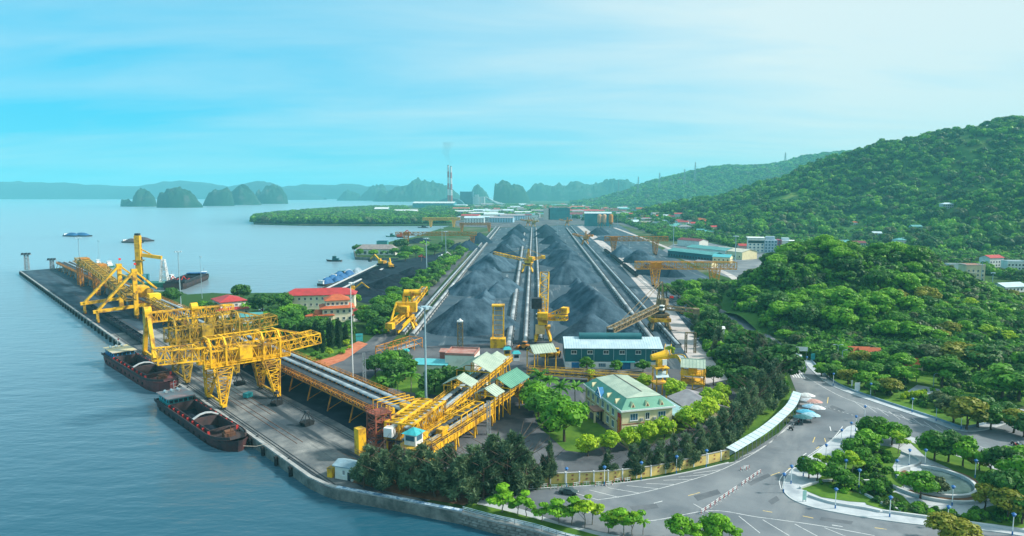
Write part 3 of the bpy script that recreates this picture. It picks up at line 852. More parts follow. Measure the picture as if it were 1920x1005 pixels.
def wagon(loc, rz, label, mat=DARKST, L_=13.2, w=2.9, h=2.2, group=None, load=True):
    g = thing('coal_wagon', label, 'rail wagon', loc, rz, group)
    m_ = MB(); m_.box(-L_/2, L_/2, -w/2, w/2, 1.0, 1.2)
    for sd in (-1, 1): m_.box(-L_/2, L_/2, sd*w/2 - 0.06, sd*w/2 + 0.06, 1.2, 1.0 + h)
    for sd in (-1, 1): m_.box(sd*L_/2 - 0.06, sd*L_/2 + 0.06, -w/2 + 0.07, w/2 - 0.07, 1.2, 1.0 + h)
    for k in range(6):
        x = -L_/2 + (k + 0.5) * L_/6
        for sd in (-1, 1): m_.box(x - 0.08, x + 0.08, sd*(w/2 + 0.07), sd*(w/2 + 0.15), 1.0, 1.0 + h)
    m_.build('body', mat, g)
    for x in (-L_*0.33, L_*0.33):
        m_ = MB(); m_.box(x - 1.2, x + 1.2, -0.9, 0.9, 0.45, 0.95)
        for dx in (-0.8, 0.8):
            for sd in (-0.75, 0.75): m_.tube((x + dx, sd - 0.06, 0.45), (x + dx, sd + 0.06, 0.45), 0.45, n=10)
        m_.build('bogie', BLACK, g)
    if load:
        m_ = MB(); n = 8
        for i in range(n):
            x0 = -L_/2 + 0.1 + i*(L_ - 0.2)/n; x1 = x0 + (L_ - 0.2)/n; z0 = 0.7*h + 1 + 0.3*math.sin(i*1.7); z1 = 0.7*h + 1 + 0.3*math.sin(i*1.7 + 1.7)
            m_.quad((x0, -w/2+.07, z0-.2), (x1, -w/2+.07, z1-.2), (x1, 0, z1+.35), (x0, 0, z0+.35)); m_.quad((x0, 0, z0+.35), (x1, 0, z1+.35), (x1, w/2-.07, z1-.2), (x0, w/2-.07, z0-.2))
        m_.build('coal_load', COAL, g)
    return g
ord_ = ['first', 'second', 'third', 'fourth', 'fifth', 'sixth', 'seventh', 'eighth', 'ninth', 'tenth', 'eleventh', 'twelfth', 'thirteenth', 'fourteenth']
w0 = wagon(WS(7.6, 204, 0.05), WROT + math.pi/2, 'dark coal wagon nearest the slender gantry crane, first of the wharf row', group='coal wagons on the wharf')
for k in range(1, 10):
    dup(w0, WS(7.6 + 0.25*k*0, 204 + 14 * k, 0.05), WROT + math.pi/2, 'dark coal wagon on the wharf, %s of the row from the slender gantry' % ord_[k])

# ------------------------------------------------------------------ barges and boats
def hull_mesh(Lh, B, D, bow=0.22, stern=0.08, sheer=1.2, nx=22):
    """hull shell: station sections along local x (stern at -L/2, bow at +L/2)"""
    vs = []; fs = []; prof = ((0.0, 0.0), (0.55, 0.0), (0.92, 0.16), (1.0, 0.55), (1.0, 1.0))
    for i in range(nx + 1):
        u = i / nx; x = -Lh/2 + Lh*u
        w = 1.0
        if u > 1 - bow: k = (u - 1 + bow)/bow; w = math.sqrt(max(0, 1 - k*k*0.985))
        if u < stern: w = 0.82 + 0.18*(u/stern)
        zt = D + sheer*max(0, (u - 0.75)/0.25)**2 + 0.4*sheer*max(0, (0.15 - u)/0.15)**2
        for a, b in prof: vs.append((x + (0.9*b if u > 0.9 else 0), w*B/2*(a if b < 1 else 1), b*zt))
        for a, b in prof[::-1]: vs.append((x + (0.9*b if u > 0.9 else 0), -w*B/2*(a if b < 1 else 1), b*zt))
    n = 10
    for i in range(nx):
        for k in range(n - 1):
            if k == 4: continue
            fs.append((i*n+k, (i+1)*n+k, (i+1)*n+k+1, i*n+k+1))
    fs.append(tuple(range(n))); fs.append(tuple(range(nx*n, nx*n+n))[::-1])
    return vs, fs, n
def barge(label, bow_px, stern_px, hull, trim, cabin, roofm, depth=3.4, coal_z=1.2, B=11.5):
    a = G(*bow_px, WATER_Z); b = G(*stern_px, WATER_Z); d = a - b; Lh = d.length
    c = (a + b)/2; t = thing('coal_barge', label, 'barge', (c.x, c.y, WATER_Z - 0.9), math.atan2(d.y, d.x))
    D = depth
    vs, fs, n = hull_mesh(Lh, B, D)
    m_ = MB(); m_.add(vs, fs); m_.build('hull', hull, t)
    # side decks round the open holds
    h0, h1, hw = -Lh*0.27, Lh*0.30, B/2 - 1.5
    m_ = MB()
    for sd in (-1, 1): m_.box(h0 - 0.5, h1 + 0.5, min(sd*hw, sd*(B/2 - 0.1)), max(sd*hw, sd*(B/2 - 0.1)), D - 0.25, D + 0.06)
    m_.box(-Lh/2 + 0.8, h0 - 0.5, -B/2*0.9, B/2*0.9, D - 0.2, D + 0.06)
    xs = [h1 + 0.5 + (Lh/2 - h1 - 2.4)*k/7 for k in range(8)]
    def hw_at(x):
        u = (x + Lh/2)/Lh; k = max(0, (u - 0.78)/0.22); return B/2*math.sqrt(max(0.02, 1 - k*k*0.985)) - 0.2
    top = []
    for x in xs: 
        zt = D + 1.2*max(0, ((x + Lh/2)/Lh - 0.75)/0.25)**2 - 0.1; top.append((x, zt))
    for (xa, za), (xb, zb_) in zip(top, top[1:]): m_.quad((xa, -hw_at(xa), za), (xb, -hw_at(xb), zb_), (xb, hw_at(xb), zb_), (xa, hw_at(xa), za))
    m_.build('deck', trim, t)
    mid = 0.2*h0 + 0.5*h1 - 1.5
    for i, (x0, x1) in enumerate(((h0, mid - 0.4), (mid + 0.4, h1))):
        m_ = MB()
        zc = D + 1.5
        m_.box(x0 - 0.2, x1 + 0.2, -hw - 0.2, -hw, D - 2.2, zc); m_.box(x0 - 0.2, x1 + 0.2, hw, hw + 0.2, D - 2.2, zc)
        m_.box(x0 - 0.2, x0, -hw, hw, D - 2.2, zc); m_.box(x1, x1 + 0.2, -hw, hw, D - 2.2, zc)
        m_.build('hatch_coaming', M('hold_plate', (.10, .055, .05), .8, col2=(.04, .035, .04), scale=.4), t)
        m_ = MB(); nx_, ny_ = 12, 6; rr = random.Random(i + int(Lh))
        g_ = [[(x0 + (x1 - x0)*a/nx_, -hw + 2*hw*b/ny_, coal_z + 0.5 + 0.7*math.sin(a*0.5 + i)*math.cos(b - 3) + rr.uniform(-.15, .15)) for b in range(ny_ + 1)] for a in range(nx_ + 1)]
        vs2 = [p for r_ in g_ for p in r_]
        m_.add(vs2, [(a*(ny_+1)+b, (a+1)*(ny_+1)+b, (a+1)*(ny_+1)+b+1, a*(ny_+1)+b+1) for a in range(nx_) for b in range(ny_)])
        m_.build('coal_cargo', COAL, t)
    m_ = MB()   # hatch bulkhead arch
    ar = [(mid, -hw - 0.2, D + 1.5), (mid, -hw*0.5, D + 2.5), (mid, 0, D + 2.8), (mid, hw*0.5, D + 2.5), (mid, hw + 0.2, D + 1.5)]
    for p, q in zip(ar, ar[1:]): m_.beam(p, q, 0.8, 0.35)
    m_.build('hatch_arch', CONCL, t)
    for xx in (h1 + 0.2,):
        m_ = MB(); ar = [(xx, -hw, D + 1.5), (xx + 1.2, -hw*0.5, D + 2.0), (xx + 1.6, 0, D + 2.2), (xx + 1.2, hw*0.5, D + 2.0), (xx, hw, D + 1.5)]
        for p, q in zip(ar, ar[1:]): m_.beam(p, q, 0.5, 0.3)
        m_.build('breakwater', HULLD, t)
    for sd in (-1, 1):
        m_ = MB()
        pts = [(x, sd*(hw_at(x) + 0.1), D + 0.5 + 1.2*max(0, ((x + Lh/2)/Lh - 0.75)/0.25)**2) for x in [-Lh/2 + 1 + k*(Lh - 2.2)/24 for k in range(25)]]
        for p, q in zip(pts, pts[1:]): m_.beam(p, q, 0.25, 0.9)
        m_.build('bulwark', HULLD, t)
    for k in range(9):
        x = h0 + (h1 - h0)*k/8
        for sd in (-1, 1):
            m_ = MB(); m_.box(x - 0.2, x + 0.2, min(sd*(hw + .22), sd*(hw + .9)), max(sd*(hw + .22), sd*(hw + .9)), D + 0.06, D + 1.3); m_.build('coaming_bracket', REDP, t)
    # wheelhouse at the stern
    x0, x1 = -Lh/2 + 1.6, -Lh*0.30; w_ = B/2 - 1.4
    m_ = MB(); m_.box(x0, x1, -w_, w_, D + 0.06, D + 2.7); cab = m_.build('wheelhouse', cabin, t)
    for k in range(5):
        y = -w_ + (k + 0.5)*2*w_/5; m_ = MB(); m_.box(x1 + 0.01, x1 + 0.06, y - 0.6, y + 0.6, D + 1.2, D + 2.2); m_.build('window', GLASS, cab)
    for k in range(4):
        x = x0 + (k + 0.5)*(x1 - x0)/4
        for sd in (-1, 1):
            m_ = MB(); m_.box(x - 0.6, x + 0.6, min(sd*w_, sd*(w_+.05)), max(sd*w_, sd*(w_+.05)), D + 1.2, D + 2.1); m_.build('window', GLASS, cab)
    m_ = MB(); m_.box(x0 - 0.6, x1 + 0.8, -w_ - 0.7, w_ + 0.7, D + 2.7, D + 2.95); m_.build('cabin_roof', roofm, t)
    for k in range(3):
        m_ = MB(); m_.tube((x0 + 1.5, -w_*0.6 + k*w_*0.55, D + 3.4), (x0 + 3.4, -w_*0.6 + k*w_*0.55, D + 3.4), 0.45, n=10); m_.build('roof_tank', WHITE, t)
    m_ = MB(); m_.beam((x0 + 4, 0, D + 2.9), (x0 + 4, 0, D + 7), 0.14); m_.beam((x0 + 4, -1, D + 6), (x0 + 4, 1, D + 6), 0.1); m_.build('mast', WHITE, t)
    m_ = MB(); m_.quad((x0 + 4, 0, D + 7), (x0 + 5, 0.3, D + 6.9), (x0 + 5, 0.2, D + 6.2), (x0 + 4, 0, D + 6.3)); m_.build('flag', RED, t)
    m_ = MB(); m_.box(h1 + 3.4, h1 + 5.4, -1.6, 1.6, D + 0.2, D + 1.2); m_.tube((h1 + 4.2, -1.3, D + 1.5), (h1 + 4.2, 1.3, D + 1.5), 0.6, n=10); m_.beam((h1 + 6, 0, D), (h1 + 6, 0, D + 3.4), 0.2); m_.build('anchor_winch', RUST, t)
    for k in range(10):
        for sd in (-1, 1):
            x = -Lh*0.38 + k*Lh*0.075; y = sd*(B/2 + 0.1); m_ = MB(); m_.tube((x, y - 0.15, D*0.66), (x, y + 0.15, D*0.66), 0.5, n=8); m_.build('tyre_fender', BLACK, t)
    return t
barge('dark hulled coal barge with teal wheelhouse moored beside the bright yellow gantry', (450, 846), (318, 757), M('dark_red_hull', (.10, .038, .036), .7, col2=(.035, .028, .032), scale=.3), HULLD, TEALBR, M('faded_pink_roof', (0.44, 0.25, 0.24), 0.7, col2=(0.30, 0.36, 0.38), scale=0.3), depth=3.2, B=10.2)
barge('red brown coal barge with yellow roofed wheelhouse behind the teal one', (322, 738), (216, 675), HULLR, HULLR, BLUEP, M('faded_yellow_roof', (0.66, 0.52, 0.22), 0.6, col2=(0.5, 0.46, 0.38), scale=0.3), depth=4.4, B=10.8)
# mooring lines
for k, (a, b) in enumerate(((G(456, 836, 1.2), WS(0.9, 34, 0.6)), (G(326, 726, 2.2), WS(0.9, 116, 0.6)))):
    m_ = MB(); mid = (a + b)/2; mid.z -= 0.5; m_.path([a, mid, b], 0.07, 5)
    tag(m_.build('mooring_rope', M('rope', (0.5, 0.46, 0.38), 0.9)), ['slack mooring rope from the teal wheelhouse barge bow to quay', 'mooring rope from the red brown barge bow to quay'][k], 'rope')

def covered_barge(label, px, L_, B, rz, tarp, z=1.0, humps=2):
    c = G(*px, WATER_Z); t = thing('covered_barge', label, 'barge', (c.x, c.y, WATER_Z - 0.3), rz)
    vs, fs, n = hull_mesh(L_, B, 2.0, 0.12, 0.05, 0.5, 16); m_ = MB(); m_.add(vs, fs); m_.build('hull', HULLD, t)
    for k in range(humps):
        m_ = MB(); l = L_*0.86/humps; x0 = -L_*0.44 + k*l; nx_, ny_ = 8, 8; vs = []
        for a in range(nx_ + 1):
            for b in range(ny_ + 1):
                u, v = a/nx_*2 - 1, b/ny_*2 - 1
                h = (1 - abs(u)**3)*(1 - abs(v)**1.6)*4.6
                vs.append((x0 + (u + 1)/2*l, v*B*0.42, 2.0 + h))
        m_.add(vs, [(a*(ny_+1)+b, (a+1)*(ny_+1)+b, (a+1)*(ny_+1)+b+1, a*(ny_+1)+b+1) for a in range(nx_) for b in range(ny_)])
        m_.build('cargo_cover', tarp, t, smooth=True)
    m_ = MB(); m_.box(-L_*0.49, -L_*0.44, -B*0.3, B*0.3, 2, 4.4); m_.box(-L_*0.495, -L_*0.435, -B*0.34, B*0.34, 4.4, 4.7); m_.build('cabin', WHITE, t)
    return t
covered_barge('blue tarpaulin covered barge pair far out, rounded left hull', (136, 443), 32, 14, R(-20), BLUETARP, humps=1)
covered_barge('blue tarpaulin covered barge pair far out, pointed right hull', (154, 443), 32, 14, R(-10), BLUETARP, humps=1)
DK = M('dark_cargo_cover', (0.10, 0.075, 0.085), 0.8, var=0.3)
covered_barge('dark laden barge far out behind the yellow harbour crane, left hull', (249, 455), 34, 15, R(-25), DK, humps=1)
covered_barge('dark laden barge far out behind the yellow harbour crane, right hull', (268, 452), 34, 15, R(-18), DK, humps=1)
def tug(label, px, L_=12, rz=0.0, hull=HULLG, house=WHITE, roof=WHITE):
    c = G(*px, WATER_Z); t = thing('small_boat', label, 'boat', (c.x, c.y, WATER_Z - 0.4), rz)
    B = L_*0.3; vs, fs, n = hull_mesh(L_, B, 1.7, 0.45, 0.1, 1.0, 14); m_ = MB(); m_.add(vs, fs); m_.build('hull', hull, t)
    m_ = MB(); m_.box(-L_*0.3, L_*0.12, -B*0.33, B*0.33, 1.6, 3.8); m_.box(-L_*0.12, L_*0.1, -B*0.28, B*0.28, 3.8, 5.8); h = m_.build('deckhouse', house, t)
    m_ = MB(); m_.box(-L_*0.1, L_*0.105, -B*0.29, B*0.29, 4.5, 5.2); m_.build('window', GLASS, h)
    m_ = MB(); m_.box(-L_*0.15, L_*0.13, -B*0.34, B*0.34, 5.8, 6.0); m_.build('roof', roof, t)
    m_ = MB(); m_.beam((-L_*0.05, 0, 6), (-L_*0.05, 0, 9), 0.18); m_.build('mast', GREYST, t)
    return t
tug('white tugboat with dark green hull behind the laden dark barge', (383, 521), 20, R(100), HULLG)
tug('small dark fishing boat alone on the bay near the coal dock', (627, 490), 16, R(175), HULLD, TEALWALL, HULLG)
tug('dark boat moored at the blue covered coal barges', (640, 520), 20, R(30), HULLD, DARKST, TEALWALL)
tug('tiny boat crossing in front of the wooded peninsula', (793, 427), 22, R(170), HULLD, DARKST, HULLD)
tug('small low boat beside the red excavator', (734, 444), 18, R(178), HULLG, HULLG, HULLD)
tug('white harbour launch moored behind the ship loader', (205, 500), 22, R(130), HULLG)
tug('second white launch farther left behind the conveyor', (184, 497), 18, R(130), HULLD)
tug('white launch beside the white lattice mast', (322, 527), 15, R(140), HULLD)
# big dark barge with blue tarpaulin and the crane pontoon
def dark_barge():
    c = G(352, 533, WATER_Z); t = thing('laden_barge', 'dark laden coal barge with blue tarpaulin rim behind the light mast', 'barge', (c.x, c.y, WATER_Z - 0.5), R(98))
    L_, B = 66, 17
    vs, fs, n = hull_mesh(L_, B, 5.0, 0.1, 0.05, 0.8, 16); m_ = MB(); m_.add(vs, fs); m_.build('hull', HULLD, t)
    m_ = MB(); m_.box(-29, 26, -7, -6.4, 4.6, 6.6); m_.box(-29, 26, 6.4, 7, 4.6, 6.6); m_.box(-29, -28.4, -6.4, 6.4, 4.6, 6.6); m_.box(25.4, 26, -6.4, 6.4, 4.6, 6.6); m_.box(-2, -1.2, -6.4, 6.4, 5.4, 6.8); m_.build('hatch_coaming', DARKST, t)
    m_ = MB(); m_.box(-28.2, -2.2, -6.2, 6.2, 4.8, 5.6); m_.box(-1, 25.2, -6.2, 6.2, 4.8, 5.6); m_.build('coal_cargo', COAL, t)
    m_ = MB(); m_.box(20, 27, -7.2, 7.2, 6.62, 7.2); m_.build('tarpaulin', BLUETARP, t)
dark_barge()
def crane_ship():
    c = G(286, 537, WATER_Z); t = thing('crane_pontoon', 'green pontoon with tall yellow jib crane behind the ship loader', 'crane pontoon', (c.x, c.y, WATER_Z), R(6))
    m_ = MB(); m_.box(-22, 30, -7, 7, -0.6, 3.4); m_.build('hull', HULLG, t)
    m_ = MB(); m_.box(-20, -4, -5.5, 5.5, 3.4, 9.5); h = m_.build('deckhouse', M('ship_teal', (0.05, 0.22, 0.28), 0.6, var=.3), t)
    m_ = MB(); m_.box(-19, -5, -5.6, -5.52, 6, 7.4); m_.build('window', GLASS, h)
    zt = 40; m_ = MB(); m_.box(-11, -7, -2, 2, 9.5, zt); m_.build('crane_column', YEL, t)
    m_ = MB(); m_.box(-12.2, -5.8, -3.2, 3.2, 20, 20.9); m_.build('slew_platform', YELD, t)
    m_ = MB(); m_.beam((-8, 0, 25), (8, 0, 22.5), 2.6, 2.6); m_.beam((-8, 0, 30), (2, 0, 24), 0.9); m_.build('jib', YEL, t)
    m_ = MB(); m_.box(-10.6, -7.4, -1.6, 1.6, zt, zt + 1.6); m_.build('crown_block', DARKST, t)
    m_ = MB(); m_.lleg((9, 0, 21), (9, 0, 3.4), (2, 2), (6, 4), 5, 0.4, 0.7); m_.build('lattice_mast', WHITE, t)
    m_ = MB()
    for k in range(4):
        x = 14 + k*4; m_.beam((x, -3, 3.4), (x + 1.6, 0, 8 - (k % 2)*2), 0.5); m_.beam((x + 3.2, 3, 3.4), (x + 1.6, 0, 8 - (k % 2)*2), 0.5)
    m_.build('deck_gear', REDP, t)
crane_ship()
# blue covered coal barges against the dock
for k, (px, py) in enumerate(((652, 524), (668, 519), (640, 531), (630, 536))):
    covered_barge(['blue tarpaulin barge in the middle of the coal dock row', 'grey blue tarpaulin barge nearest the excavators at the coal dock', 'blue tarpaulin barge by the red roofed building, inner one', 'blue tarpaulin barge closest to the red roofed building'][k],
                  (px - 6, py - 3), 26, 9, R(58), BLUETARP if k != 1 else M('pale_tarp', (0.28, 0.38, 0.45), 0.7, var=.3), humps=2)

# ------------------------------------------------------------------ stockyard: coal heaps
def pile(label, a_px, b_px, H, slope=0.74, mat=COALG, seed=0, cell=1.0, stretch=1.0):
    """one coal heap: slopes at the angle of repose down from a crest line, rilled and uneven"""
    a = G(*a_px, H); b = G(*b_px, H)
    c = (a + b)/2
    Rr = H/slope*1.12
    d = Vector((b.x - a.x, b.y - a.y)); L_ = d.length
    x0, x1 = min(a.x, b.x) - Rr, max(a.x, b.x) + Rr
    y0, y1 = min(a.y, b.y) - Rr, max(a.y, b.y) + Rr
    nx_ = max(20, min(70, int((x1 - x0)/cell))); ny_ = max(20, min(80, int((y1 - y0)/cell)))
    X, Y = np.meshgrid(np.linspace(x0, x1, nx_), np.linspace(y0, y1, ny_), indexing='ij')
    if L_ > 0.01:
        u = np.clip(((X - a.x)*d.x + (Y - a.y)*d.y)/(L_*L_), 0, 1)
    else: u = np.zeros_like(X)
    dx, dy = X - (a.x + u*d.x), Y - (a.y + u*d.y)
    dist = np.sqrt(dx*dx + dy*dy); ang = np.arctan2(dy, dx)
    rr = np.random.RandomState(seed + 11)
    rill = sum(rr.uniform(.2, .5)*np.sin(ang*k + rr.uniform(0, 6) + u*7) for k in (5, 9, 14, 23, 37)) * 0.42*np.clip(dist/6, 0, 1)
    crest = 0.55*np.sin(u*L_*0.35 + seed) if L_ > 3 else 0
    bench = 0.0
    if seed % 2 == 0: bench = -0.9*np.exp(-((dist - Rr*0.45)/1.6)**2)*(np.sin(ang + seed) > -0.2)
    Z = H + crest + rill + bench - slope*np.sqrt(dist*dist + .15)
    Z += rr.uniform(-.12, .12, X.shape)
    Z = np.maximum(Z, -0.6)
    vs = [(X[i, j] - c.x, Y[i, j] - c.y, Z[i, j]) for i in range(nx_) for j in range(ny_)]
    keep = [(i*ny_ + j, (i+1)*ny_ + j, (i+1)*ny_ + j + 1, i*ny_ + j + 1) for i in range(nx_ - 1) for j in range(ny_ - 1)
            if max(Z[i, j], Z[i+1, j], Z[i, j+1], Z[i+1, j+1]) > -0.5]
    m_ = MB(); m_.v = vs; m_.f = keep
    o = m_.build('coal_heap', mat, smooth=True)
    o.location = (c.x, c.y, 0)
    tag(o, label, 'coal heap', 'coal heaps in the stockyard')
    return o
pl = 'slate grey coal heap in the left yard row, '
pile(pl + 'frontmost with smooth cone', (870, 560), (904, 557), 15.5, seed=1)
pile(pl + 'second with stepped shoulder', (890, 507), (920, 502), 15.5, seed=2)
pile(pl + 'low saddle behind the second', (930, 530), (950, 520), 9, seed=4)
pile(pl + 'third, ridged under the long boom', (918, 474), (930, 470), 15.5, seed=3)
pile(pl + 'fourth, black and pointed', (941, 458), (943, 456), 14, mat=COALB, seed=5)
pile(pl + 'fifth, pale with a long flank', (958, 443), (962, 438), 14, seed=6, cell=1.5)
pile(pl + 'sixth, dark, near the far end', (964, 430), (966, 428), 15, mat=COALB, seed=7, cell=1.5)
pile(pl + 'last and darkest at the far end', (972, 421), (975, 419), 15, mat=COALB, seed=9, cell=2)
pile(pl + 'long low bank joining the near heaps', (905, 560), (930, 490), 5.0, seed=8)
pile(pl + 'long low bank joining the far heaps', (935, 480), (965, 436), 5.0, seed=10, cell=1.6)
pr_ = 'slate blue coal heap in the right yard row, '
pile(pr_ + 'small front cone', (1104, 588), (1112, 587), 12.5, seed=11)
pile(pr_ + 'big sharp ridge behind the front cone', (1092, 526), (1124, 552), 15.5, seed=12)
pile(pr_ + 'low spill on the right flank', (1148, 590), (1160, 600), 5.5, seed=14, slope=0.5)
pile(pr_ + 'third with a dark left face', (1060, 489), (1082, 487), 16.5, seed=13)
pile(pr_ + 'fourth with a notched top', (1050, 465), (1070, 468), 16, seed=15)
pile(pr_ + 'fifth, pale crumbled crest', (1042, 452), (1052, 453), 14, seed=16)
pile(pr_ + 'sixth, black and low', (1030, 440), (1040, 441), 12, mat=COALB, seed=17, cell=1.5)
pile(pr_ + 'seventh, black, near the far machine', (1022, 429), (1030, 428), 14, mat=COALB, seed=18, cell=1.5)
pile(pr_ + 'last at the far end', (1020, 421), (1024, 420), 14, mat=COALB, seed=19, cell=2)
pile(pr_ + 'long low bank joining the near heaps', (1100, 560), (1068, 490), 5.0, seed=20)
pile(pr_ + 'long low bank joining the far heaps', (1062, 486), (1036, 440), 5.0, seed=28, cell=1.6)
pg = 'grey coal heap under the right rail gantries, '
pile(pg + 'nearest the bright orange gantry', (1213, 494), (1260, 498), 9, mat=COALB, seed=21)
pile(pg + 'peaked between the two gantries', (1197, 466), (1204, 466), 12, seed=22)
pile(pg + 'rear peak left of the far gantry leg', (1165, 459), (1168, 458), 13, seed=23)
pile(pg + 'dark middle cone', (1185, 477), (1190, 476), 8, mat=COALB, seed=24)
pile('black coal heap in front of the silos at the far right', (1118, 427), (1126, 426), 12, mat=COALB, seed=25, cell=1.5)
pile('grey coal heap spread below the black one by the silos', (1128, 443), (1150, 446), 5, seed=26, slope=0.4)
pq = 'black coal heap beyond the left belt, '
pile(pq + 'nearest the slender left gantry', (872, 452), (880, 450), 11, mat=COALB, seed=31)
pile(pq + 'flat and long behind it', (852, 458), (862, 454), 6, mat=COALB, seed=32)
pile(pq + 'tall one at the far end', (897, 437), (900, 435), 14, mat=COALB, seed=33, cell=1.5)
pile(pq + 'low one beside the yellow yard', (790, 445), (770, 449), 5, mat=COAL, seed=34, slope=0.35)
pd = 'jet black coal heap on the dock, '
pile(pd + 'long one by the yellow excavators', (705, 503), (690, 510), 5, mat=COAL, seed=41, slope=0.45)
pile(pd + 'big one in the middle', (745, 512), (720, 522), 6, mat=COAL, seed=42, slope=0.42)
pile(pd + 'low one beside the hedge', (775, 500), (765, 512), 4.5, mat=COAL, seed=43, slope=0.42)
pile(pd + 'one behind the red roofed building', (690, 535), (668, 541), 5, mat=COAL, seed=44, slope=0.45)
pile(pd + 'low spill at the water edge', (725, 494), (715, 497), 3, mat=COAL, seed=45, slope=0.35)
# conveyor strips along the coal dock edge
for k, (a, b) in enumerate((((605, 545), (716, 492)), ((622, 551), (722, 502)))):
    m_ = MB(); strip(m_, [G(*a), G(*b)], 1.4, 0.6); wallstrip(m_, [G(*a), G(*b)], 1.6, 0.04, 0.59)
    tag(m_.build('loading_strip', CONCL), ['pale concrete loading strip along the coal dock water edge', 'inner pale concrete strip across the black coal dock'][k], 'strip')

# ------------------------------------------------------------------ stockyard: belts, tracks, haul road
def yard_belt(label, a, b, w=3.0, mat=BELTW, z=1.6, ext=0.0):
    p, q = G(*a), G(*b); d = (q - p)
    p = p - d.normalized()*ext
    d = q - p; L_ = d.length
    t = thing('yard_conveyor', label, 'conveyor', p, math.atan2(d.y, d.x))
    m_ = MB(); m_.box(0, L_, -w*0.5, w*0.5, 0.05, z - 0.4); m_.build('plinth', CONC, t)
    m_ = MB(); n = 6; pr = [(-w*0.29*math.cos(math.pi*i/n), z - 0.2 + 0.55*math.sin(math.pi*i/n)) for i in range(n + 1)]
    m_.add([(0, y, h) for y, h in pr] + [(L_, y, h) for y, h in pr], [(i, i+1, n+2+i, n+1+i) for i in range(n)] + [tuple(range(n+1)), tuple(range(2*n+1, n, -1))])
    m_.build('belt_cover', mat, t)
    for sd in (-1, 1):
        m_ = MB(); m_.box(0, L_, sd*w*0.46 - 0.12, sd*w*0.46 + 0.12, z - 0.396, z + 0.1); m_.build('side_beam', DARKST, t)
    m_ = MB(); k = int(L_/9)
    for i in range(k): m_.box(i*9 + 2, i*9 + 2.4, -w*0.6, w*0.6, 0.03, z - 0.5)
    m_.build('sleeper_frames', DARKST, t)
    return t
yard_belt('pale covered yard belt along the left edge of the left heaps', (773, 632), (937, 426), 3.4)
yard_belt('grey belt just outside the pale left yard belt, beside the service road', (755, 628), (930, 426), 2.4, BELT)
yard_belt('pale covered belt bordering the left heaps in the central lane', (953, 655), (985, 428), 3.4)
yard_belt('pale belt in the middle of the central lane', (985, 648), (997, 428), 2.8)
yard_belt('pale belt bordering the right heaps in the central lane', (1014, 640), (1005, 428), 2.6)
yard_belt('pale covered belt along the right edge of the right heaps', (1232, 652), (1062, 428), 3.4)
yard_belt('grey belt between the right heaps and the pale haul road', (1272, 652), (1070, 425), 2.8, BELT)
zone('haul_road', P2((1322, 720), (1365, 712), (1255, 570), (1165, 478), (1092, 423), (1082, 424), (1150, 482), (1226, 570)), 0.06, PINKM)
m_ = MB(); strip(m_, P2((1392, 534), (1369, 516), (1300, 484), (1220, 452), (1152, 427)), 6, .07); struct('loading_road', m_, PINKM)
zone('service_road', P2((585, 690), (650, 662), (690, 640), (735, 600), (800, 530), (872, 463), (888, 463), (830, 530), (772, 600), (735, 640), (700, 668), (690, 720), (745, 735), (720, 790), (640, 735)), 0.065, APRONM)
for k in range(6):
    m_ = MB(); x_ = 100 + (k//2)*4.4 + (k % 2)*1.45
    m_.beam((x_ - 4.0 + 0.0, 340, 0.16), (x_ + 14, 900, 0.16), 0.16, 0.14)
    tag(m_.build('railway_rail', GREYST), ['inner', 'outer'][k % 2] + ' rail of the %s railway track beside the pale haul road' % ['first', 'second', 'third'][k//2], 'rail', 'railway rails')
m_ = MB()
for k in range(3):
    for i in range(0, 250):
        y = 345 + i*2.2; x_ = 100.7 + k*4.4 - 4.0 + (y - 340)*18/560
        m_.box(x_ - 1.3, x_ + 1.3, y - 0.14, y + 0.14, 0.05, 0.1)
tag(m_.build('railway_sleepers', CONC), 'concrete sleepers under the railway tracks', kind='stuff')
def rail_x(k, y): return 100.7 + k*4.4 - 4.0 + (y - 340)*18/560
wr = wagon((rail_x(0, 572), 572, 0.16), math.pi/2 - 0.032, 'black coal wagon, nearest one in the long train beside the haul road', group='coal train')
for k in range(1, 18):
    if k == 6: continue
    y = 572 + k*14.2
    dup(wr, (rail_x(0, y), y, 0.16), None, 'black coal wagon in the train beside the haul road, number %s from the near end' % (ord_[k] if k < 14 else ['fifteenth', 'sixteenth', 'seventeenth', 'eighteenth'][k - 14]))
# two cylindrical tank wagons on the track bend
tk = thing('tank_wagon', 'dark teal tank wagon beside the trees, nearest the reclaimer', 'rail wagon', (rail_x(0, 395), 395, 0.16), math.pi/2 - 0.03, 'tank wagons')
m_ = MB(); m_.tube((-6, 0, 2.6), (6, 0, 2.6), 1.7, n=16); m_.build('tank', M('tank_teal', (0.02, 0.09, 0.09), 0.45, var=.3), tk)
m_ = MB(); m_.box(-6.4, 6.4, -1.2, 1.2, 0.8, 1.05); m_.tube((-0.6, 0, 4.1), (0.6, 0, 4.1), 0.5, n=10); m_.build('frame', BLACK, tk)
m_ = MB(); m_.box(-6.9, -6.4, -1.2, 1.2, 0.9, 1.2); m_.build('buffer_beam', YEL, tk)
for x in (-4.2, 4.2):
    m_ = MB(); m_.box(x - 1.1, x + 1.1, -0.9, 0.9, 0.3, 0.8); m_.build('bogie', BLACK, tk)

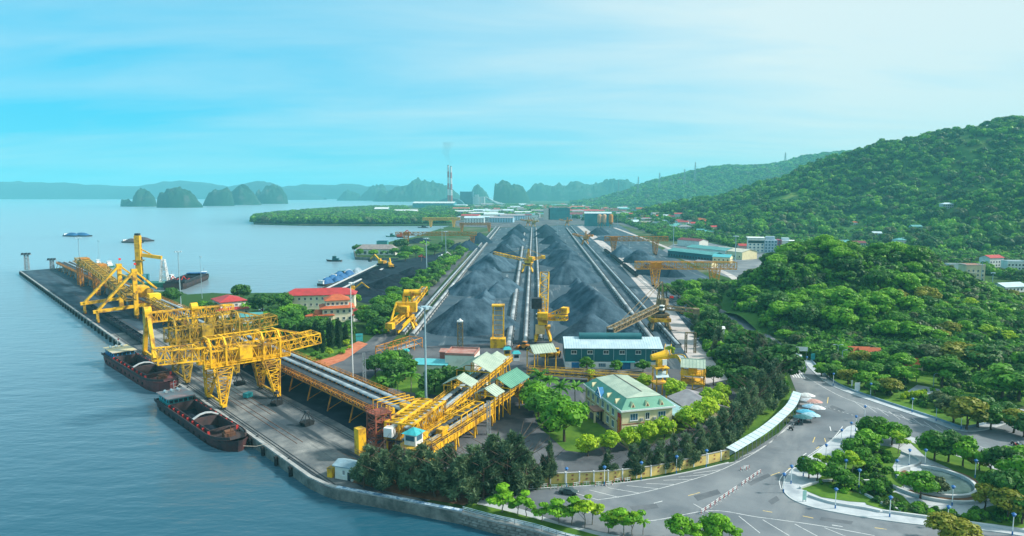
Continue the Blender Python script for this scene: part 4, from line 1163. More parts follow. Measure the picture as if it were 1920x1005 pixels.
# ------------------------------------------------------------------ stackers and reclaimers
def machine(name, label, base, boom, tail, paint, H=18, gauge=8.0, mast=None, house=True, lat=0.25, boom_h=2.0, cat='stacker', legs=True, bw=2.6, cabs=True, stay=True):
    """rail-mounted stacker / reclaimer; boom and tail are world points, base is the ground point under the slewing ring"""
    base = Vector(base); t = thing(name, label, cat, base, R(-1.8))
    inv = Matrix.Rotation(R(1.8), 3, 'Z')
    B = inv @ (Vector(boom) - base); T = inv @ (Vector(tail) - base)
    g2 = gauge/2; zp = H*0.30
    if legs:
        for sx in (-1, 1):
            for sy in (-1, 1):
                m_ = MB(); m_.beam((sx*g2, sy*g2, 1.5), (sx*g2*0.55, sy*g2*0.55, zp), 1.0, 1.2); m_.build('leg', paint, t)
                m_ = MB(); m_.box(sx*g2 - 0.6, sx*g2 + 0.6, sy*g2 - 1.9, sy*g2 + 1.9, 0.9, 1.6); bo = m_.build('bogie', paint, t)
                for dy in (-1.2, 1.2):
                    m_ = MB(); m_.tube((sx*g2 - .35, sy*g2 + dy, 0.62), (sx*g2 + .35, sy*g2 + dy, 0.62), 0.58, n=10); m_.build('wheel', DARKST, bo)
        m_ = MB(); m_.box(-g2, g2, -g2*0.75, g2*0.75, zp, zp + 1.0); m_.build('portal_deck', paint, t)
    m_ = MB(); m_.tube((0, 0, zp + 1.0), (0, 0, zp + 2.2), g2*0.62, n=18); m_.build('slew_ring', DARKST, t)
    piv = Vector((0, 0, zp + 3.4)); dB = Vector((B.x, B.y, 0)); dB = dB.normalized() if dB.length > 0.1 else Vector((0, 1, 0))
    side = Vector((-dB.y, dB.x, 0))
    m_ = MB(); c_ = -dB*1.5; m_.cbox(c_.x, c_.y, zp + 2.2, 6.5, 4.2, 2.6, math.atan2(dB.y, dB.x)); m_.build('slew_platform', paint, t)
    m_ = MB(); m_.truss(piv, B, bw, boom_h, max(5, int((B - piv).length/3.2)), lat, lat*1.6); bo = m_.build('boom', paint, t)
    m_ = MB(); n_ = side*bw*0.34; u_ = Vector((0, 0, boom_h*0.75))
    m_.quad(piv - n_ + u_, B - n_ + u_, B + n_ + u_, piv + n_ + u_); m_.quad(piv - n_ + u_ - Vector((0,0,.15)), piv + n_ + u_ - Vector((0,0,.15)), B + n_ + u_ - Vector((0,0,.15)), B - n_ + u_ - Vector((0,0,.15))); m_.build('boom_belt', BELT, bo)
    m_ = MB(); m_.tube(B - n_*1.4 + u_*0.6, B + n_*1.4 + u_*0.6, 0.6, n=10); m_.build('head_pulley', DARKST, bo)
    m_ = MB(); m_.truss(piv, T, bw, boom_h*0.8, max(3, int((T - piv).length/3)), lat, lat*1.6); m_.build('counter_boom', paint, t)
    m_ = MB(); r_ = math.atan2(T.y, T.x); m_.cbox(T.x, T.y, T.z - 0.8, 3.0, 4.0, 2.8, r_); m_.build('counterweight', paint, t)
    top = Vector((0, 0, H)) - dB*1.0 if mast is None else Vector(mast)
    if H > zp + 6:
        for s_ in (-1, 1):
            m_ = MB(); m_.beam(piv + side*s_*1.6 + dB*1.2, top + side*s_*0.6, 0.55); m_.beam(piv + side*s_*1.6 - dB*3.2, top + side*s_*0.6, 0.55)
            m_.beam((piv + side*s_*1.6 + dB*1.2).lerp(top, .5), (piv + side*s_*1.6 - dB*3.2).lerp(top, .5), 0.3); m_.build('mast', paint, t)
        if stay:
            m_ = MB()
            for s_ in (-1, 1): m_.beam(top + side*s_*0.6, B.lerp(piv, 0.25) + side*s_*bw*.5 + Vector((0,0,boom_h)), 0.18); m_.beam(top + side*s_*0.6, T + side*s_*bw*.5 + Vector((0,0,1.5)), 0.18)
            m_.build('stay', paint, t)
    if house:
        m_ = MB(); c_ = -dB*4.2; m_.cbox(c_.x, c_.y, zp + 4.8, 4.4, 4.8, 3.2, math.atan2(dB.y, dB.x)); m_.build('machinery_house', paint, t)
    if cabs:
        m_ = MB(); c_ = dB*4 + side*2.6; m_.cbox(c_.x, c_.y, zp + 3.6, 2.4, 2.0, 2.4, math.atan2(dB.y, dB.x)); cb = m_.build('cab', WHITE, t)
        m_ = MB(); m_.cbox(c_.x, c_.y, zp + 4.6, 2.46, 2.06, 0.9, math.atan2(dB.y, dB.x)); m_.build('window', GLASS, cb)
    return t
b_ = G(1236, 618)
m6 = machine('bucket_reclaimer', 'tan rusty reclaimer with its long boom over the teal warehouse roof', b_, G(1144, 624, 9), b_ + Vector((18, -3, 9.5)), TANST, H=25, gauge=9, bw=3.2, boom_h=2.2, cat='reclaimer')
m_ = MB(); m_.box(-5.2, 5.2, -4.2, 4.2, 4.6, 6.4); m_.build('lower_frame', YEL, m6)
m_ = MB(); m_.beam((6, 5, 14), (6, 5, 17), .12); m_.quad((6, 5, 17), (8, 5.3, 16.7), (8, 5.2, 15.5), (6, 5, 15.8)); m_.build('flag', RED, m6)
b_ = G(989, 511)
machine('bucket_reclaimer', 'yellow reclaimer in the central lane with thin boom over the left heaps', b_, G(926, 476, 15), b_ + Vector((14, 2, 13)), YEL, H=21, gauge=9, bw=3.0, boom_h=2.0, cat='reclaimer')
b_ = G(1018, 640)
m3 = machine('stacker', 'tall yellow stacker with dark counterweight box at the near end of the central lane', b_, b_ + Vector((1.5, 16, 30)), b_ + Vector((10, -4, 15)), YEL, H=22, gauge=7, bw=4.2, boom_h=2.4, house=True, stay=False)
m_ = MB(); m_.box(-5.5, -0.6, -3, 1, 16, 21); m_.build('ballast_box', DARKST, m3)
m_ = MB(); m_.box(-3.6, 0.8, -4.8, -2.6, 4.4, 8.6); m_.build('control_cabin', M('warm_cream', (0.72, 0.5, 0.2), .6, var=.2), m3)
m_ = MB(); m_.truss((3, -3, 11), (11, -6, 11.5), 3, 2.0, 4, 0.3, 0.5); m_.build('walkway_gear', YEL, m3)
b_ = G(764, 618)
m1 = machine('stacker', 'yellow stacker with cylindrical top beside the left service road', b_, b_ + Vector((6, 26, 17)), b_ + Vector((-6, -16, 4.5)), YEL, H=17, gauge=8, bw=3.0, boom_h=2.0, stay=False)
m_ = MB(); m_.tube((-1.5, 0, 19.2), (7, 1.4, 19.2), 1.7, n=14); m_.build('drive_cylinder', YEL, m1)
m_ = MB(); m_.box(-5.5, 5.0, -2.8, 2.2, 9.5, 14.6); m_.build('upper_house', YEL, m1)
m_ = MB(); m_.beam((-2, -1, 14), (-1.2, -1, 20), 0.8); m_.beam((3, -1, 14), (2.2, -1, 20), 0.8); m_.beam((-5, -3, 14), (-7, -14, 2), 0.7); m_.beam((4, -3, 8), (-2, -16, 2), 0.9, 1.6); m_.build('raking_arm', YEL, m1)
m_ = MB(); pts = [Vector((-1.2, -2 - k*3.2, 9 - 1.9*k + 0.16*k*k)) for k in range(6)]
for p, q in zip(pts, pts[1:]): m_.quad(p - Vector((1.5,0,0)), p + Vector((1.5,0,0)), q + Vector((1.5,0,0)), q - Vector((1.5,0,0))); 
m_.build('tail_belt', BELTD, m1)
b_ = G(934, 650)
t = thing('upright_boom_frame', 'tall narrow upright yellow frame standing before the left coal heaps', 'stacker frame', b_, R(-2))
for x in (-2.4, 2.4):
    m_ = MB(); m_.beam((x, 0, 0), (x, 3, 18.6), 0.65); m_.build('post', YEL, t)
m_ = MB()
for k in range(9): m_.beam((-2.4, k*0.36, 1 + 2.2*k), (2.4, k*0.36, 1 + 2.2*k), 0.22)
m_.build('rung', YEL, t)
m_ = MB(); m_.quad((-1.6, 0.15, 1.2), (1.6, 0.15, 1.2), (1.6, 2.95, 18), (-1.6, 2.95, 18)); m_.build('belt', GREYST, t)
m_ = MB(); m_.box(-2.9, 2.9, -0.9, 3.6, 18.6, 19.3); m_.build('head_frame', YEL, t)
m_ = MB(); m_.box(-3.4, 3.4, -3.4, 2.2, 0, 4.2); m_.build('drive_house', YEL, t)
t = thing('lattice_floodlight_post', 'short rusty yellow lattice tower rising behind the white substation', 'tower', G(863, 652), 0)
m_ = MB(); m_.lleg((0, 0, 12), (0, 0, 0), (2.2, 2.2), (2.2, 2.2), 6, .18, .35); m_.build('lattice', TANST, t)
m_ = MB(); m_.box(-1.3, 1.3, -1.3, 1.3, 12, 12.5); m_.lathe([(0.5, 12.5), (0.7, 13), (0.3, 13.4)], 8); m_.build('head', WHITE, t)
def small_machine(px, label, paint, sc_=1.0):
    b = G(*px)
    return machine('stacker', label, b, b + Vector((-16*sc_, 10, 13*sc_)), b + Vector((9*sc_, -3, 12*sc_)), paint, H=19*sc_, gauge=8*sc_, bw=3*sc_, boom_h=2*sc_, lat=0.35)
small_machine((1097, 459), 'small orange stacker halfway along the right yard belts', ORG)
small_machine((1063, 424), 'orange stacker at the far end of the right heaps', ORG)
small_machine((990, 424), 'orange stacker at the far end of the central lane', ORG)
small_machine((1000, 426), 'second orange stacker beside it at the far end of the central lane', YELD)
# rail gantries over the yard edges
def rail_gantry(label, y, x0, x1, legs, zb, hg, paint, rz=0.0, bar=0.3, n=16, depth=5.0):
    xc = (legs[0] + legs[1])/2
    t = thing('rail_gantry', label, 'gantry crane', (xc, y, 0), rz)
    for sy in (-1, 1):
        m_ = MB(); m_.truss((x0 - xc, sy*depth/2, zb), (x1 - xc, sy*depth/2, zb), 1.4, hg, n, bar, bar*1.6); m_.build('main_girder', paint, t)
    m_ = MB()
    for k in range(n + 1):
        x = x0 - xc + (x1 - x0)*k/n; m_.beam((x, -depth/2, zb + hg), (x, depth/2, zb + hg), bar); m_.beam((x, -depth/2, zb), (x, depth/2, zb), bar)
    m_.rail([(x0 - xc, -depth/2 - 1.2, zb + hg*0.3), (x1 - xc, -depth/2 - 1.2, zb + hg*0.3)], 1.2, 3, 0.08)
    m_.build('cross_beam', paint, t)
    for lx in legs:
        for sy in (-1, 1):
            m_ = MB(); m_.lleg((lx - xc, sy*depth*0.6, zb), (lx - xc, sy*depth*1.1, 1.2), (6.0, 3.0), (1.6, 1.4), 6, bar*0.85, bar*1.5); m_.build('leg', paint, t)
            m_ = MB(); m_.box(lx - xc - .8, lx - xc + .8, sy*depth*1.1 - 1.8, sy*depth*1.1 + 1.8, 0.2, 1.2); m_.build('bogie', DARKST, t)
    m_ = MB(); lx = legs[0] - xc; m_.box(lx - 3.5, lx + 4.5, -2.0, 2.0, zb + 0.6, zb + hg*0.9); m_.build('trolley_house', paint, t)
    return t
rail_gantry('bright orange lattice rail gantry beside the green knoll', 503, XAT(1192, 503, 17), XAT(1378, 503, 17), (XAT(1228, 503, 0), XAT(1338, 503, 0)), 14.2, 5.2, M('orange_yellow_paint', (0.90, 0.42, 0.012), .55, col2=(.62, .25, .02), scale=.3), rz=R(-2), n=15, depth=6.5, bar=.2)
rail_gantry('rusty orange rail gantry farther back over the right heaps', 775, XAT(1134, 775, 17), XAT(1252, 775, 17), (XAT(1150, 775, 0), XAT(1228, 775, 0)), 16, 5.0, ORG, n=13, bar=0.26)
rail_gantry('rusty orange gantry reaching over the left belt and hedge', 868, XAT(742, 868, 17), XAT(893, 868, 17), (XAT(762, 868, 0), XAT(886, 868, 0)), 16.5, 4.2, ORG, n=18, bar=0.28)
rail_gantry('pale yellow gantry at the bay shore before the peninsula', 1405, XAT(793, 1405, 17), XAT(862, 1405, 17), (XAT(808, 1405, 0), XAT(851, 1405, 0)), 15, 4.2, M('pale_orange_paint', (0.85, 0.46, 0.06), .5, var=.2), n=10, bar=0.9, depth=6)
rail_gantry('faint rusty gantry across the far end of the left heaps', 1230, XAT(862, 1230, 14), XAT(920, 1230, 14), (XAT(866, 1230, 0), XAT(917, 1230, 0)), 13, 3.4, ORG, n=10, bar=0.5)

# ------------------------------------------------------------------ near transfer conveyors and canopies
C1a, C1b = Vector((-30, 174, 0)), Vector((-3, 262, 0))
C2a, C2b = Vector((-23.5, 171.5, 0)), Vector((2.0, 226, 0))
conveyor('transfer_conveyor', 'yellow inclined double conveyor under two green canopies behind the lattice gallery', C1a, C1b, 5.2, 6.0, 6.4, [(-1.7, 1.7, BELT), (1.7, 1.7, BELT)], YEL, leg_step=12)
conveyor('transfer_conveyor', 'yellow inclined double conveyor with plate girder side, nearest the dark trees', C2a, C2b, 5.2, 6.0, 5.4, [(-1.3, 1.5, BELT), (1.3, 1.5, BELTD)], YEL, leg_step=12)
d = (C1b - C1a).normalized(); rzc = math.atan2(d.y, d.x)
t = thing('lattice_gallery', 'large yellow lattice box gallery over the near end of the transfer conveyor', 'gallery', C1a + d*.5, rzc)
m_ = MB()
for y in (-4, 0, 4): m_.truss((0, y, 5.2), (22, y, 5.2), 0.4, 4.4, 8, 0.2, 0.36)
m_.build('side_lattice', YEL, t)
m_ = MB()
for k in range(9): m_.beam((k*22/8, -4, 9.6), (k*22/8, 4, 9.6), 0.32); m_.beam((k*22/8, -4, 5.2), (k*22/8, 4, 5.2), 0.32)
for k in range(8):
    m_.beam((k*22/8, -4, 9.6), ((k+1)*22/8, 0, 9.6), 0.2); m_.beam((k*22/8, 4, 9.6), ((k+1)*22/8, 0, 9.6), 0.2)
m_.build('roof_bracing', YEL, t)
for k, y in enumerate((-2, 2)):
    m_ = MB(); m_.box(0.5, 21.5, y - .9, y + .9, 8.2, 8.5); m_.build('belt', BELT, t)
for x in (1, 11, 21):
    for y in (-4, 4):
        m_ = MB(); m_.beam((x, y, 0), (x, y, 5.2), 0.4); m_.build('leg', YEL, t)
m_ = MB(); m_.box(-1.8, 0.4, 1.2, 3.6, 6.2, 8.6); m_.build('end_hood', WHITE, t)
d2 = (C2b - C2a).normalized(); rz2 = math.atan2(d2.y, d2.x)
t = thing('plate_girder_walkway', 'long yellow ribbed plate girder walkway on the near side of transfer conveyor', 'girder', C2a, rz2)
m_ = MB(); m_.box(-1, 34, -4.0, -3.7, 3.6, 5.2); m_.build('plate_girder', YEL, t)
for k in range(20):
    m_ = MB(); x = -0.8 + k*1.8; m_.box(x - 0.1, x + 0.1, -4.15, -4.0, 3.6, 5.2); m_.build('stiffener_rib', YEL, t)
m_ = MB(); m_.box(-1, 34, -3.7, -2.85, 5.0, 5.2); m_.build('walkway', DARKST, t)
m_ = MB(); m_.rail([(-1, -3.85, 5.2), (34, -3.85, 5.2)], 1.1, 2, 0.05); m_.build('handrail', YEL, t)
for x in (1, 11, 22, 33):
    m_ = MB(); m_.beam((x, -3.8, 0), (x, -3.8, 3.6), 0.4); m_.beam((x, -3.8, .5), (x, 2.6, 4.2), 0.25); m_.build('leg', YEL, t)
for k, (x, y) in enumerate(((2.5, 1.4), (8, -1.3))):
    o = thing('drive_unit', ['yellow gearbox drive box at the end of the near transfer belt', 'second yellow drive box farther along the near transfer belt'][k], 'drive unit', C2a + d2*x + Vector((-d2.y, d2.x, 0))*y + Vector((0, 0, 5.5)), rz2)
    m_ = MB(); m_.box(-1.4, 1.4, -1.0, 1.0, 0, 1.6); m_.build('housing', YEL, o)
    m_ = MB(); m_.tube((1.6, 0, 1), (3.0, 0, 1), 0.6, n=10); m_.build('motor', YELD, o)
t = thing('overhead_frame', 'yellow open pipe frame over the near transfer belts', 'frame', C2a + d2*22, rz2)
for k in range(5):
    m_ = MB(); x = -6 + k*3.4
    m_.beam((x, -2.8, 5.4), (x, -2.8, 8.2), 0.25); m_.beam((x, 2.8, 5.4), (x, 2.8, 8.2), 0.25); m_.beam((x, -2.8, 8.2), (x, 2.8, 8.2), 0.25); m_.build('hoop', YEL, t)
m_ = MB()
for y in (-2.8, 0, 2.8): m_.beam((-6, y, 8.3), (7.6, y, 8.3), 0.2)
m_.build('longitudinal_bar', YEL, t)
def canopy(label, c, rz, L_, w, z, rise, mat, post=YEL, posts=True, name='canopy'):
    t = thing(name, label, 'canopy', c, rz)
    for sd in (-1, 1):
        n = max(3, int(L_/1.1))
        sh = None
        m_ = MB(); m_.add([(-L_/2, 0, z + rise), (L_/2, 0, z + rise), (L_/2, sd*w/2, z), (-L_/2, sd*w/2, z), (-L_/2, 0, z + rise - .12), (L_/2, 0, z + rise - .12), (L_/2, sd*w/2, z - .12), (-L_/2, sd*w/2, z - .12)],
                       [(0,1,2,3),(7,6,5,4),(0,4,5,1),(1,5,6,2),(2,6,7,3),(3,7,4,0)]); rf = m_.build('roof_slope', mat, t)
        for k in range(n):
            x = -L_/2 + (k + .5)*L_/n
            if sh is None:
                m_ = MB(); m_.beam((0, sd*0.05, z + rise + .02), (0, sd*w/2, z + .02), 0.10, 0.10, caps=False); o = m_.build('sheet_rib', mat, rf); sh = o.data
            else: o = obj('sheet_rib', sh, rf)
            o.location = (x, 0, 0)
    m_ = MB(); m_.beam((-L_/2, 0, z + rise + .04), (L_/2, 0, z + rise + .04), 0.4, 0.14); m_.build('ridge_cap', mat, t)
    if posts:
        for x in (-L_/2 + .4, 0, L_/2 - .4):
            for sd in (-1, 1):
                m_ = MB(); m_.beam((x, sd*(w/2 - .5), 0), (x, sd*(w/2 - .5), z), 0.32); m_.build('post', post, t)
            m_ = MB(); m_.beam((x, -w/2 + .5, z - .25), (x, w/2 - .5, z - .25), 0.25); m_.beam((x, 0, z - .2), (x, 0, z + rise), .2); m_.build('truss', post, t)
    return t
nr = lambda p, a, b: p + d*a + Vector((-d.y, d.x, 0))*b
canopy('big pale green ridged canopy over the transfer conveyor beside the substation', nr(C1a, 64, 0), rzc, 15, 13, 9.6, 3.2, PALEROOF)
canopy('smaller pale green canopy lower down the transfer conveyor', nr(C1a, 45, 0), rzc, 7, 10, 8.6, 2.4, PALEROOF)
canopy('small green canopy at the top end of the transfer conveyor', nr(C1a, 80, 0), rzc, 7, 8, 8.4, 2.0, PALEROOF)
nr2 = lambda p, a, b: p + d2*a + Vector((-d2.y, d2.x, 0))*b
canopy('long bright green canopy over the near transfer conveyor beside the palms', nr2(C2a, 52, 0), rz2, 15, 9.5, 8.8, 2.6, GREENROOF)
canopy('small pale green canopy between the plate girder and the long green canopy', nr2(C2a, 39, 0), rz2, 6.5, 7.5, 8.4, 2.0, PALEROOF)
canopy('square pale green canopy on yellow posts by the teal warehouse', G(1015, 690), R(20), 10, 9, 7.2, 2.6, PALEROOF)
canopy('pale grey canopy over the yellow two storey frame at the haul road end', G(1298, 735), R(-15), 8.4, 8.6, 9.8, 2.2, PALEROOF)
t = thing('transfer_tower', 'yellow two storey transfer tower frame under the pale canopy', 'tower', G(1298, 735), R(-15))
for z in (3.8, 6.8):
    m_ = MB(); m_.box(-4.1, 4.1, -4.1, 4.1, z, z + 0.35); m_.build('floor_frame', YEL, t)
    m_ = MB(); m_.rail([(-4.3, -4.3, z + .35), (4.3, -4.3, z + .35), (4.3, 4.3, z + .35)], 1.1, 2, .06); m_.build('handrail', YEL, t)
m_ = MB()
for a, b in (((-4, -4, 0), (4, -4, 3.8)), ((4, -4, 3.8), (-4, -4, 6.8)), ((4, -4, 0), (4, 4, 3.8)), ((4, 4, 3.8), (4, -4, 6.8))): m_.beam(a, b, .25)
m_.build('brace', YELD, t)
m_ = MB(); m_.box(-1.5, 1.5, -1.5, 1.5, 7.2, 9.4); m_.build('drive_house', YEL, t)
# horizontal conveyor in front of the warehouse, and the curved one from the right belts
conveyor('cross_conveyor', 'long low yellow conveyor running in front of the teal warehouse', G(990, 707), G(1224, 725), 2.7, 3.0, 3.0, [(0, 1.6, BELTD)], YEL, leg_step=16)
mc = [G(1253, 655), G(1268, 690), G(1285, 708)]
cv = arc([Vector((mc[0].x, mc[0].y, 2.2)), Vector((mc[1].x - 2, mc[1].y + 6, 4)), Vector((mc[1].x + .5, mc[1].y - 4, 6)), Vector((G(1298, 735).x - 1, G(1298, 735).y + 4, 7.6))], 6)
t = thing('curved_conveyor', 'curved yellow sided conveyor climbing from the right belts to the transfer tower', 'conveyor', cv[0]); o_ = -Vector(cv[0])
m_ = MB(); l_ = offset(cv, 1.3); r_ = offset(cv, -1.3); m_.ribbon([p + o_ for p in l_], [p + o_ for p in r_]); m_.build('belt', BELT, t)
for e in (l_, r_):
    m_ = MB()
    for a, b in zip(e, e[1:]): m_.beam(a + o_ - Vector((0, 0, .4)), b + o_ - Vector((0, 0, .4)), 0.25, 1.5)
    m_.build('side_plate', YEL, t)
# yellow dust cannon on its stand
cpx = G(1236, 744); t = thing('dust_cannon', 'yellow water cannon on a tall stand with small teal roof', 'dust cannon', cpx, R(10))
for x in (-1.8, 1.8):
    for y in (-1.8, 1.8):
        m_ = MB(); m_.beam((x, y, 0), (x, y, 10.4), 0.35); m_.build('leg', YEL, t)
for z_ in (5.0, 10.4):
    m_ = MB(); m_.box(-2.5, 2.5, -2.5, 2.5, z_, z_ + .35); m_.build('platform', YEL, t)
m_ = MB(); m_.add([(-2.3, -2.9, 7.6), (2.3, -2.9, 7.6), (2.3, -.4, 9.2), (-2.3, -.4, 9.2)], [(0, 1, 2, 3)]); m_.build('lean_to_roof', SKYROOF, t)
m_ = MB(); m_.tube((-3.2, 0, 14.0), (2.8, .4, 14.8), 1.0, 1.7, n=14); m_.build('barrel', YEL, t)
m_ = MB(); m_.box(-1.2, 1.2, -1, 1, 10.75, 13.6); m_.build('yoke', YEL, t)
m_ = MB(); m_.box(.4, 1.9, -1.5, -.9, 11.4, 13.4); m_.build('control_box', WHITE, t)
# wharf end: red lattice tower, control cabin
t = thing('red_lattice_tower', 'rust red lattice tower with chutes where the wharf conveyor ends', 'tower', Vector((-35.8, 178, 0)), WROT)
m_ = MB(); m_.lleg((0, 0, 11.5), (0, 0, 0), (4.4, 4.4), (4.8, 4.8), 7, .22, .4); m_.build('lattice', REDST, t)
m_ = MB(); m_.box(-2.6, 2.6, -2.6, 2.6, 11.5, 11.8); m_.rail([(-2.6, -2.6, 11.8), (2.6, -2.6, 11.8), (2.6, 2.6, 11.8), (-2.6, 2.6, 11.8), (-2.6, -2.6, 11.8)], 1.2, 1.3, .07); m_.build('top_platform', REDST, t)
m_ = MB(); m_.box(-6.8, -4.6, -1.2, 1.2, 1.5, 8.5); m_.build('chute', YEL, t)
t = thing('hoop_platform', 'yellow railing hoops and drives at the end of the wharf belts', 'platform', WS(34.5, 20), WROT)
for k in range(4):
    m_ = MB(); y = -3 + k*2.4; m_.beam((-6, y, 6.5), (-6, y, 9.6), .22); m_.beam((-6, y, 9.6), (5, y, 9.6), .22); m_.beam((5, y, 9.6), (5, y, 6.5), .22); m_.build('hoop', YEL, t)
for x in (-4, 1):
    m_ = MB(); m_.box(x - 1, x + 1, -3, -.6, 6.8, 8.4); m_.build('drive_box', YEL, t)
t = thing('control_cabin', 'small white control cabin with teal hipped roof above the dark trees', 'cabin', nr2(C2a, -3.4, 0.2), rz2)
m_ = MB(); m_.box(-1.7, 1.7, -1.7, 1.7, 6.4, 9.4); cb = m_.build('wall', WHITE, t)
for r_ in range(4):
    m_ = MB(); c, s = math.cos(r_*math.pi/2), math.sin(r_*math.pi/2)
    pts = [(-1.3, -1.73), (1.3, -1.73), (1.3, -1.70), (-1.3, -1.70)]
    pts = [(x*c - y*s, x*s + y*c) for x, y in pts]; m_.prism(pts, 7.6, 8.9); m_.build('window', GLASSB, cb)
m_ = MB(); m_.add([(-2.3,-2.3,9.4),(2.3,-2.3,9.4),(2.3,2.3,9.4),(-2.3,2.3,9.4),(0,0,10.8)], [(0,1,4),(1,2,4),(2,3,4),(3,0,4),(3,2,1,0)]); m_.build('roof', TEALBR, t)
m_ = MB(); m_.box(-3.6, 3.6, -3.2, 3.2, 6.0, 6.35); m_.rail([(-3.6, -3.2, 6.35), (3.6, -3.2, 6.35)], 1.1, 1.4, .05); m_.build('platform', YELD, t)
for x in (-3.2, 3.2):
    for y in (-2.8, 2.8):
        m_ = MB(); m_.beam((x, y, 0), (x, y, 6), .35); m_.build('leg', YEL, t)
m_ = MB(); m_.beam((-3.2, -2.8, .5), (3.2, -2.8, 5.6), .22); m_.beam((3.2, -2.8, .5), (-3.2, -2.8, 5.6), .22); m_.build('brace', YEL, t)
# little teal roofed cabins at the heads of the yard belts
for k, (px, py, lab) in enumerate(((951, 668, 'small yellow drive cabin with teal roof at the head of the left central belt'), (968, 676, 'white and teal control kiosk beside the left central belt head'),
                                   (1018, 668, 'small yellow cabin with teal roof near the tall stacker'), (760, 672, 'yellow cabin with teal roof in front of the left stacker'), (972, 742, 'low square pale green roof beside the transfer conveyors'))):
    t = thing('drive_cabin', lab, 'cabin', G(px, py), R(5))
    w_ = 2.6 if k != 4 else 3.4; h_ = 3.2
    m_ = MB(); m_.box(-w_/2, w_/2, -1.2, 1.2, 0.1, h_); m_.build('body', [YEL, WHITE, YEL, YEL, YELD][k], t)
    m_ = MB(); m_.box(-w_/2 + .3, w_/2 - .3, -1.24, -1.2, 1.4, 2.6); m_.build('window', GLASS, t)
    m_ = MB(); m_.add([(-w_*.7,-1.8,h_),(w_*.7,-1.8,h_),(w_*.7,1.8,h_),(-w_*.7,1.8,h_),(-w_*.4,0,h_+1.1),(w_*.4,0,h_+1.1)], [(0,1,5,4),(1,2,5),(2,3,4,5),(3,0,4),(3,2,1,0)]); m_.build('roof', TEALBR if k != 4 else PALEROOF, t)
# tail frames at the near ends of the left belts
t = thing('belt_tail_frame', 'orange yellow tangle of tail frames at the near end of the left belts', 'tail frame', G(748, 660), R(62))
for k in range(5):
    m_ = MB(); x = -12 + k*6; m_.beam((x, -4, 0), (x, -4, 4.6), .3); m_.beam((x, 3.2, 0), (x, 3.2, 4.6), .3); m_.beam((x, -4, 4.6), (x, 3.2, 4.6), .3); m_.beam((x, -4, .4), (x, 3.2, 4.6), .2); m_.build('hoop', ORG, t)
m_ = MB()
for y in (-4, 3.2): m_.beam((-12, y, 4.6), (12, y, 4.6), .25); m_.beam((-12, y, 2.4), (12, y, 2.4), .2)
m_.build('longitudinal_bar', ORG, t)
m_ = MB(); m_.box(-12, 12, -1.6, 1.0, 1.0, 1.5); m_.build('belt', BELT, t)
# small vehicles
def bulldozer(px, label, paint, rz):
    t = thing('yard_loader', label, 'loader', G(*px), rz)
    for sd in (-1, 1):
        for x in (-1.5, 1.6):
            m_ = MB(); m_.tube((x, sd*1.3 - .35, .8), (x, sd*1.3 + .35, .8), .8, n=12); m_.build('wheel', BLACK, t)
    m_ = MB(); m_.box(-3, 1.2, -1.1, 1.1, .9, 2.2); m_.build('body', paint, t)
    m_ = MB(); m_.box(-.9, .9, -.9, .9, 2.2, 3.6); c = m_.build('cab', paint, t)
    m_ = MB(); m_.box(-.95, .95, -.95, .95, 2.6, 3.3); m_.build('window', GLASS, c)
    m_ = MB(); m_.beam((1, -.7, 1.4), (3.4, -.7, .9), .3); m_.beam((1, .7, 1.4), (3.4, .7, .9), .3); m_.add([(3.2,-1.5,.2),(4.4,-1.5,.3),(3.4,-1.5,1.5),(3.2,1.5,.2),(4.4,1.5,.3),(3.4,1.5,1.5)], [(0,1,2),(5,4,3),(0,3,4,1),(0,2,5,3)]); m_.build('bucket_arm', paint, t)
bulldozer((1031, 669), 'yellow wheel loader parked by the tall stacker, inner one', YEL, R(95))
bulldozer((1044, 668), 'yellow wheel loader parked by the tall stacker, outer one', YEL, R(80))
bulldozer((984, 655), 'orange loader working among the central belts', ORG, R(150))
bulldozer((790, 483), 'orange red loader on the coal dock beside the trees', REDP, R(20))
def excavator(px, label, paint, rz, sc_=1.0):
    t = thing('excavator', label, 'excavator', G(*px), rz); t.scale = (sc_,)*3
    for sd in (-1, 1):
        m_ = MB(); m_.box(-2.2, 2.2, sd*1.2 - .4, sd*1.2 + .4, 0, 1.0); m_.build('track', BLACK, t)
    m_ = MB(); m_.box(-2.4, 1.6, -1.4, 1.4, 1.1, 2.4); m_.build('body', paint, t)
    m_ = MB(); m_.box(0, 1.6, .2, 1.4, 2.4, 3.6); m_.build('cab', paint, t)
    m_ = MB(); m_.beam((1, -.3, 2), (5.2, -.3, 5.4), .6); m_.beam((5.2, -.3, 5.4), (8.6, -.3, 2.6), .5); m_.build('boom', paint, t)
    m_ = MB(); m_.box(8.0, 9.4, -.9, .4, 1.4, 2.8); m_.build('bucket', DARKST, t)
excavator((716, 497), 'yellow excavator with long arm at the dock water edge', YEL, R(150), 1.8)
excavator((733, 503), 'yellow excavator at the dock, arm pointing inland', YEL, R(110), 1.6)
excavator((658, 551), 'yellow excavator behind the red roofed villa', YEL, R(0), 1.5)
excavator((750, 446), 'red excavator at the shore of the bay', REDP, R(20), 2.2)
excavator((828, 485), 'white crane excavator beside the dock trees', WHITE, R(30), 1.3)

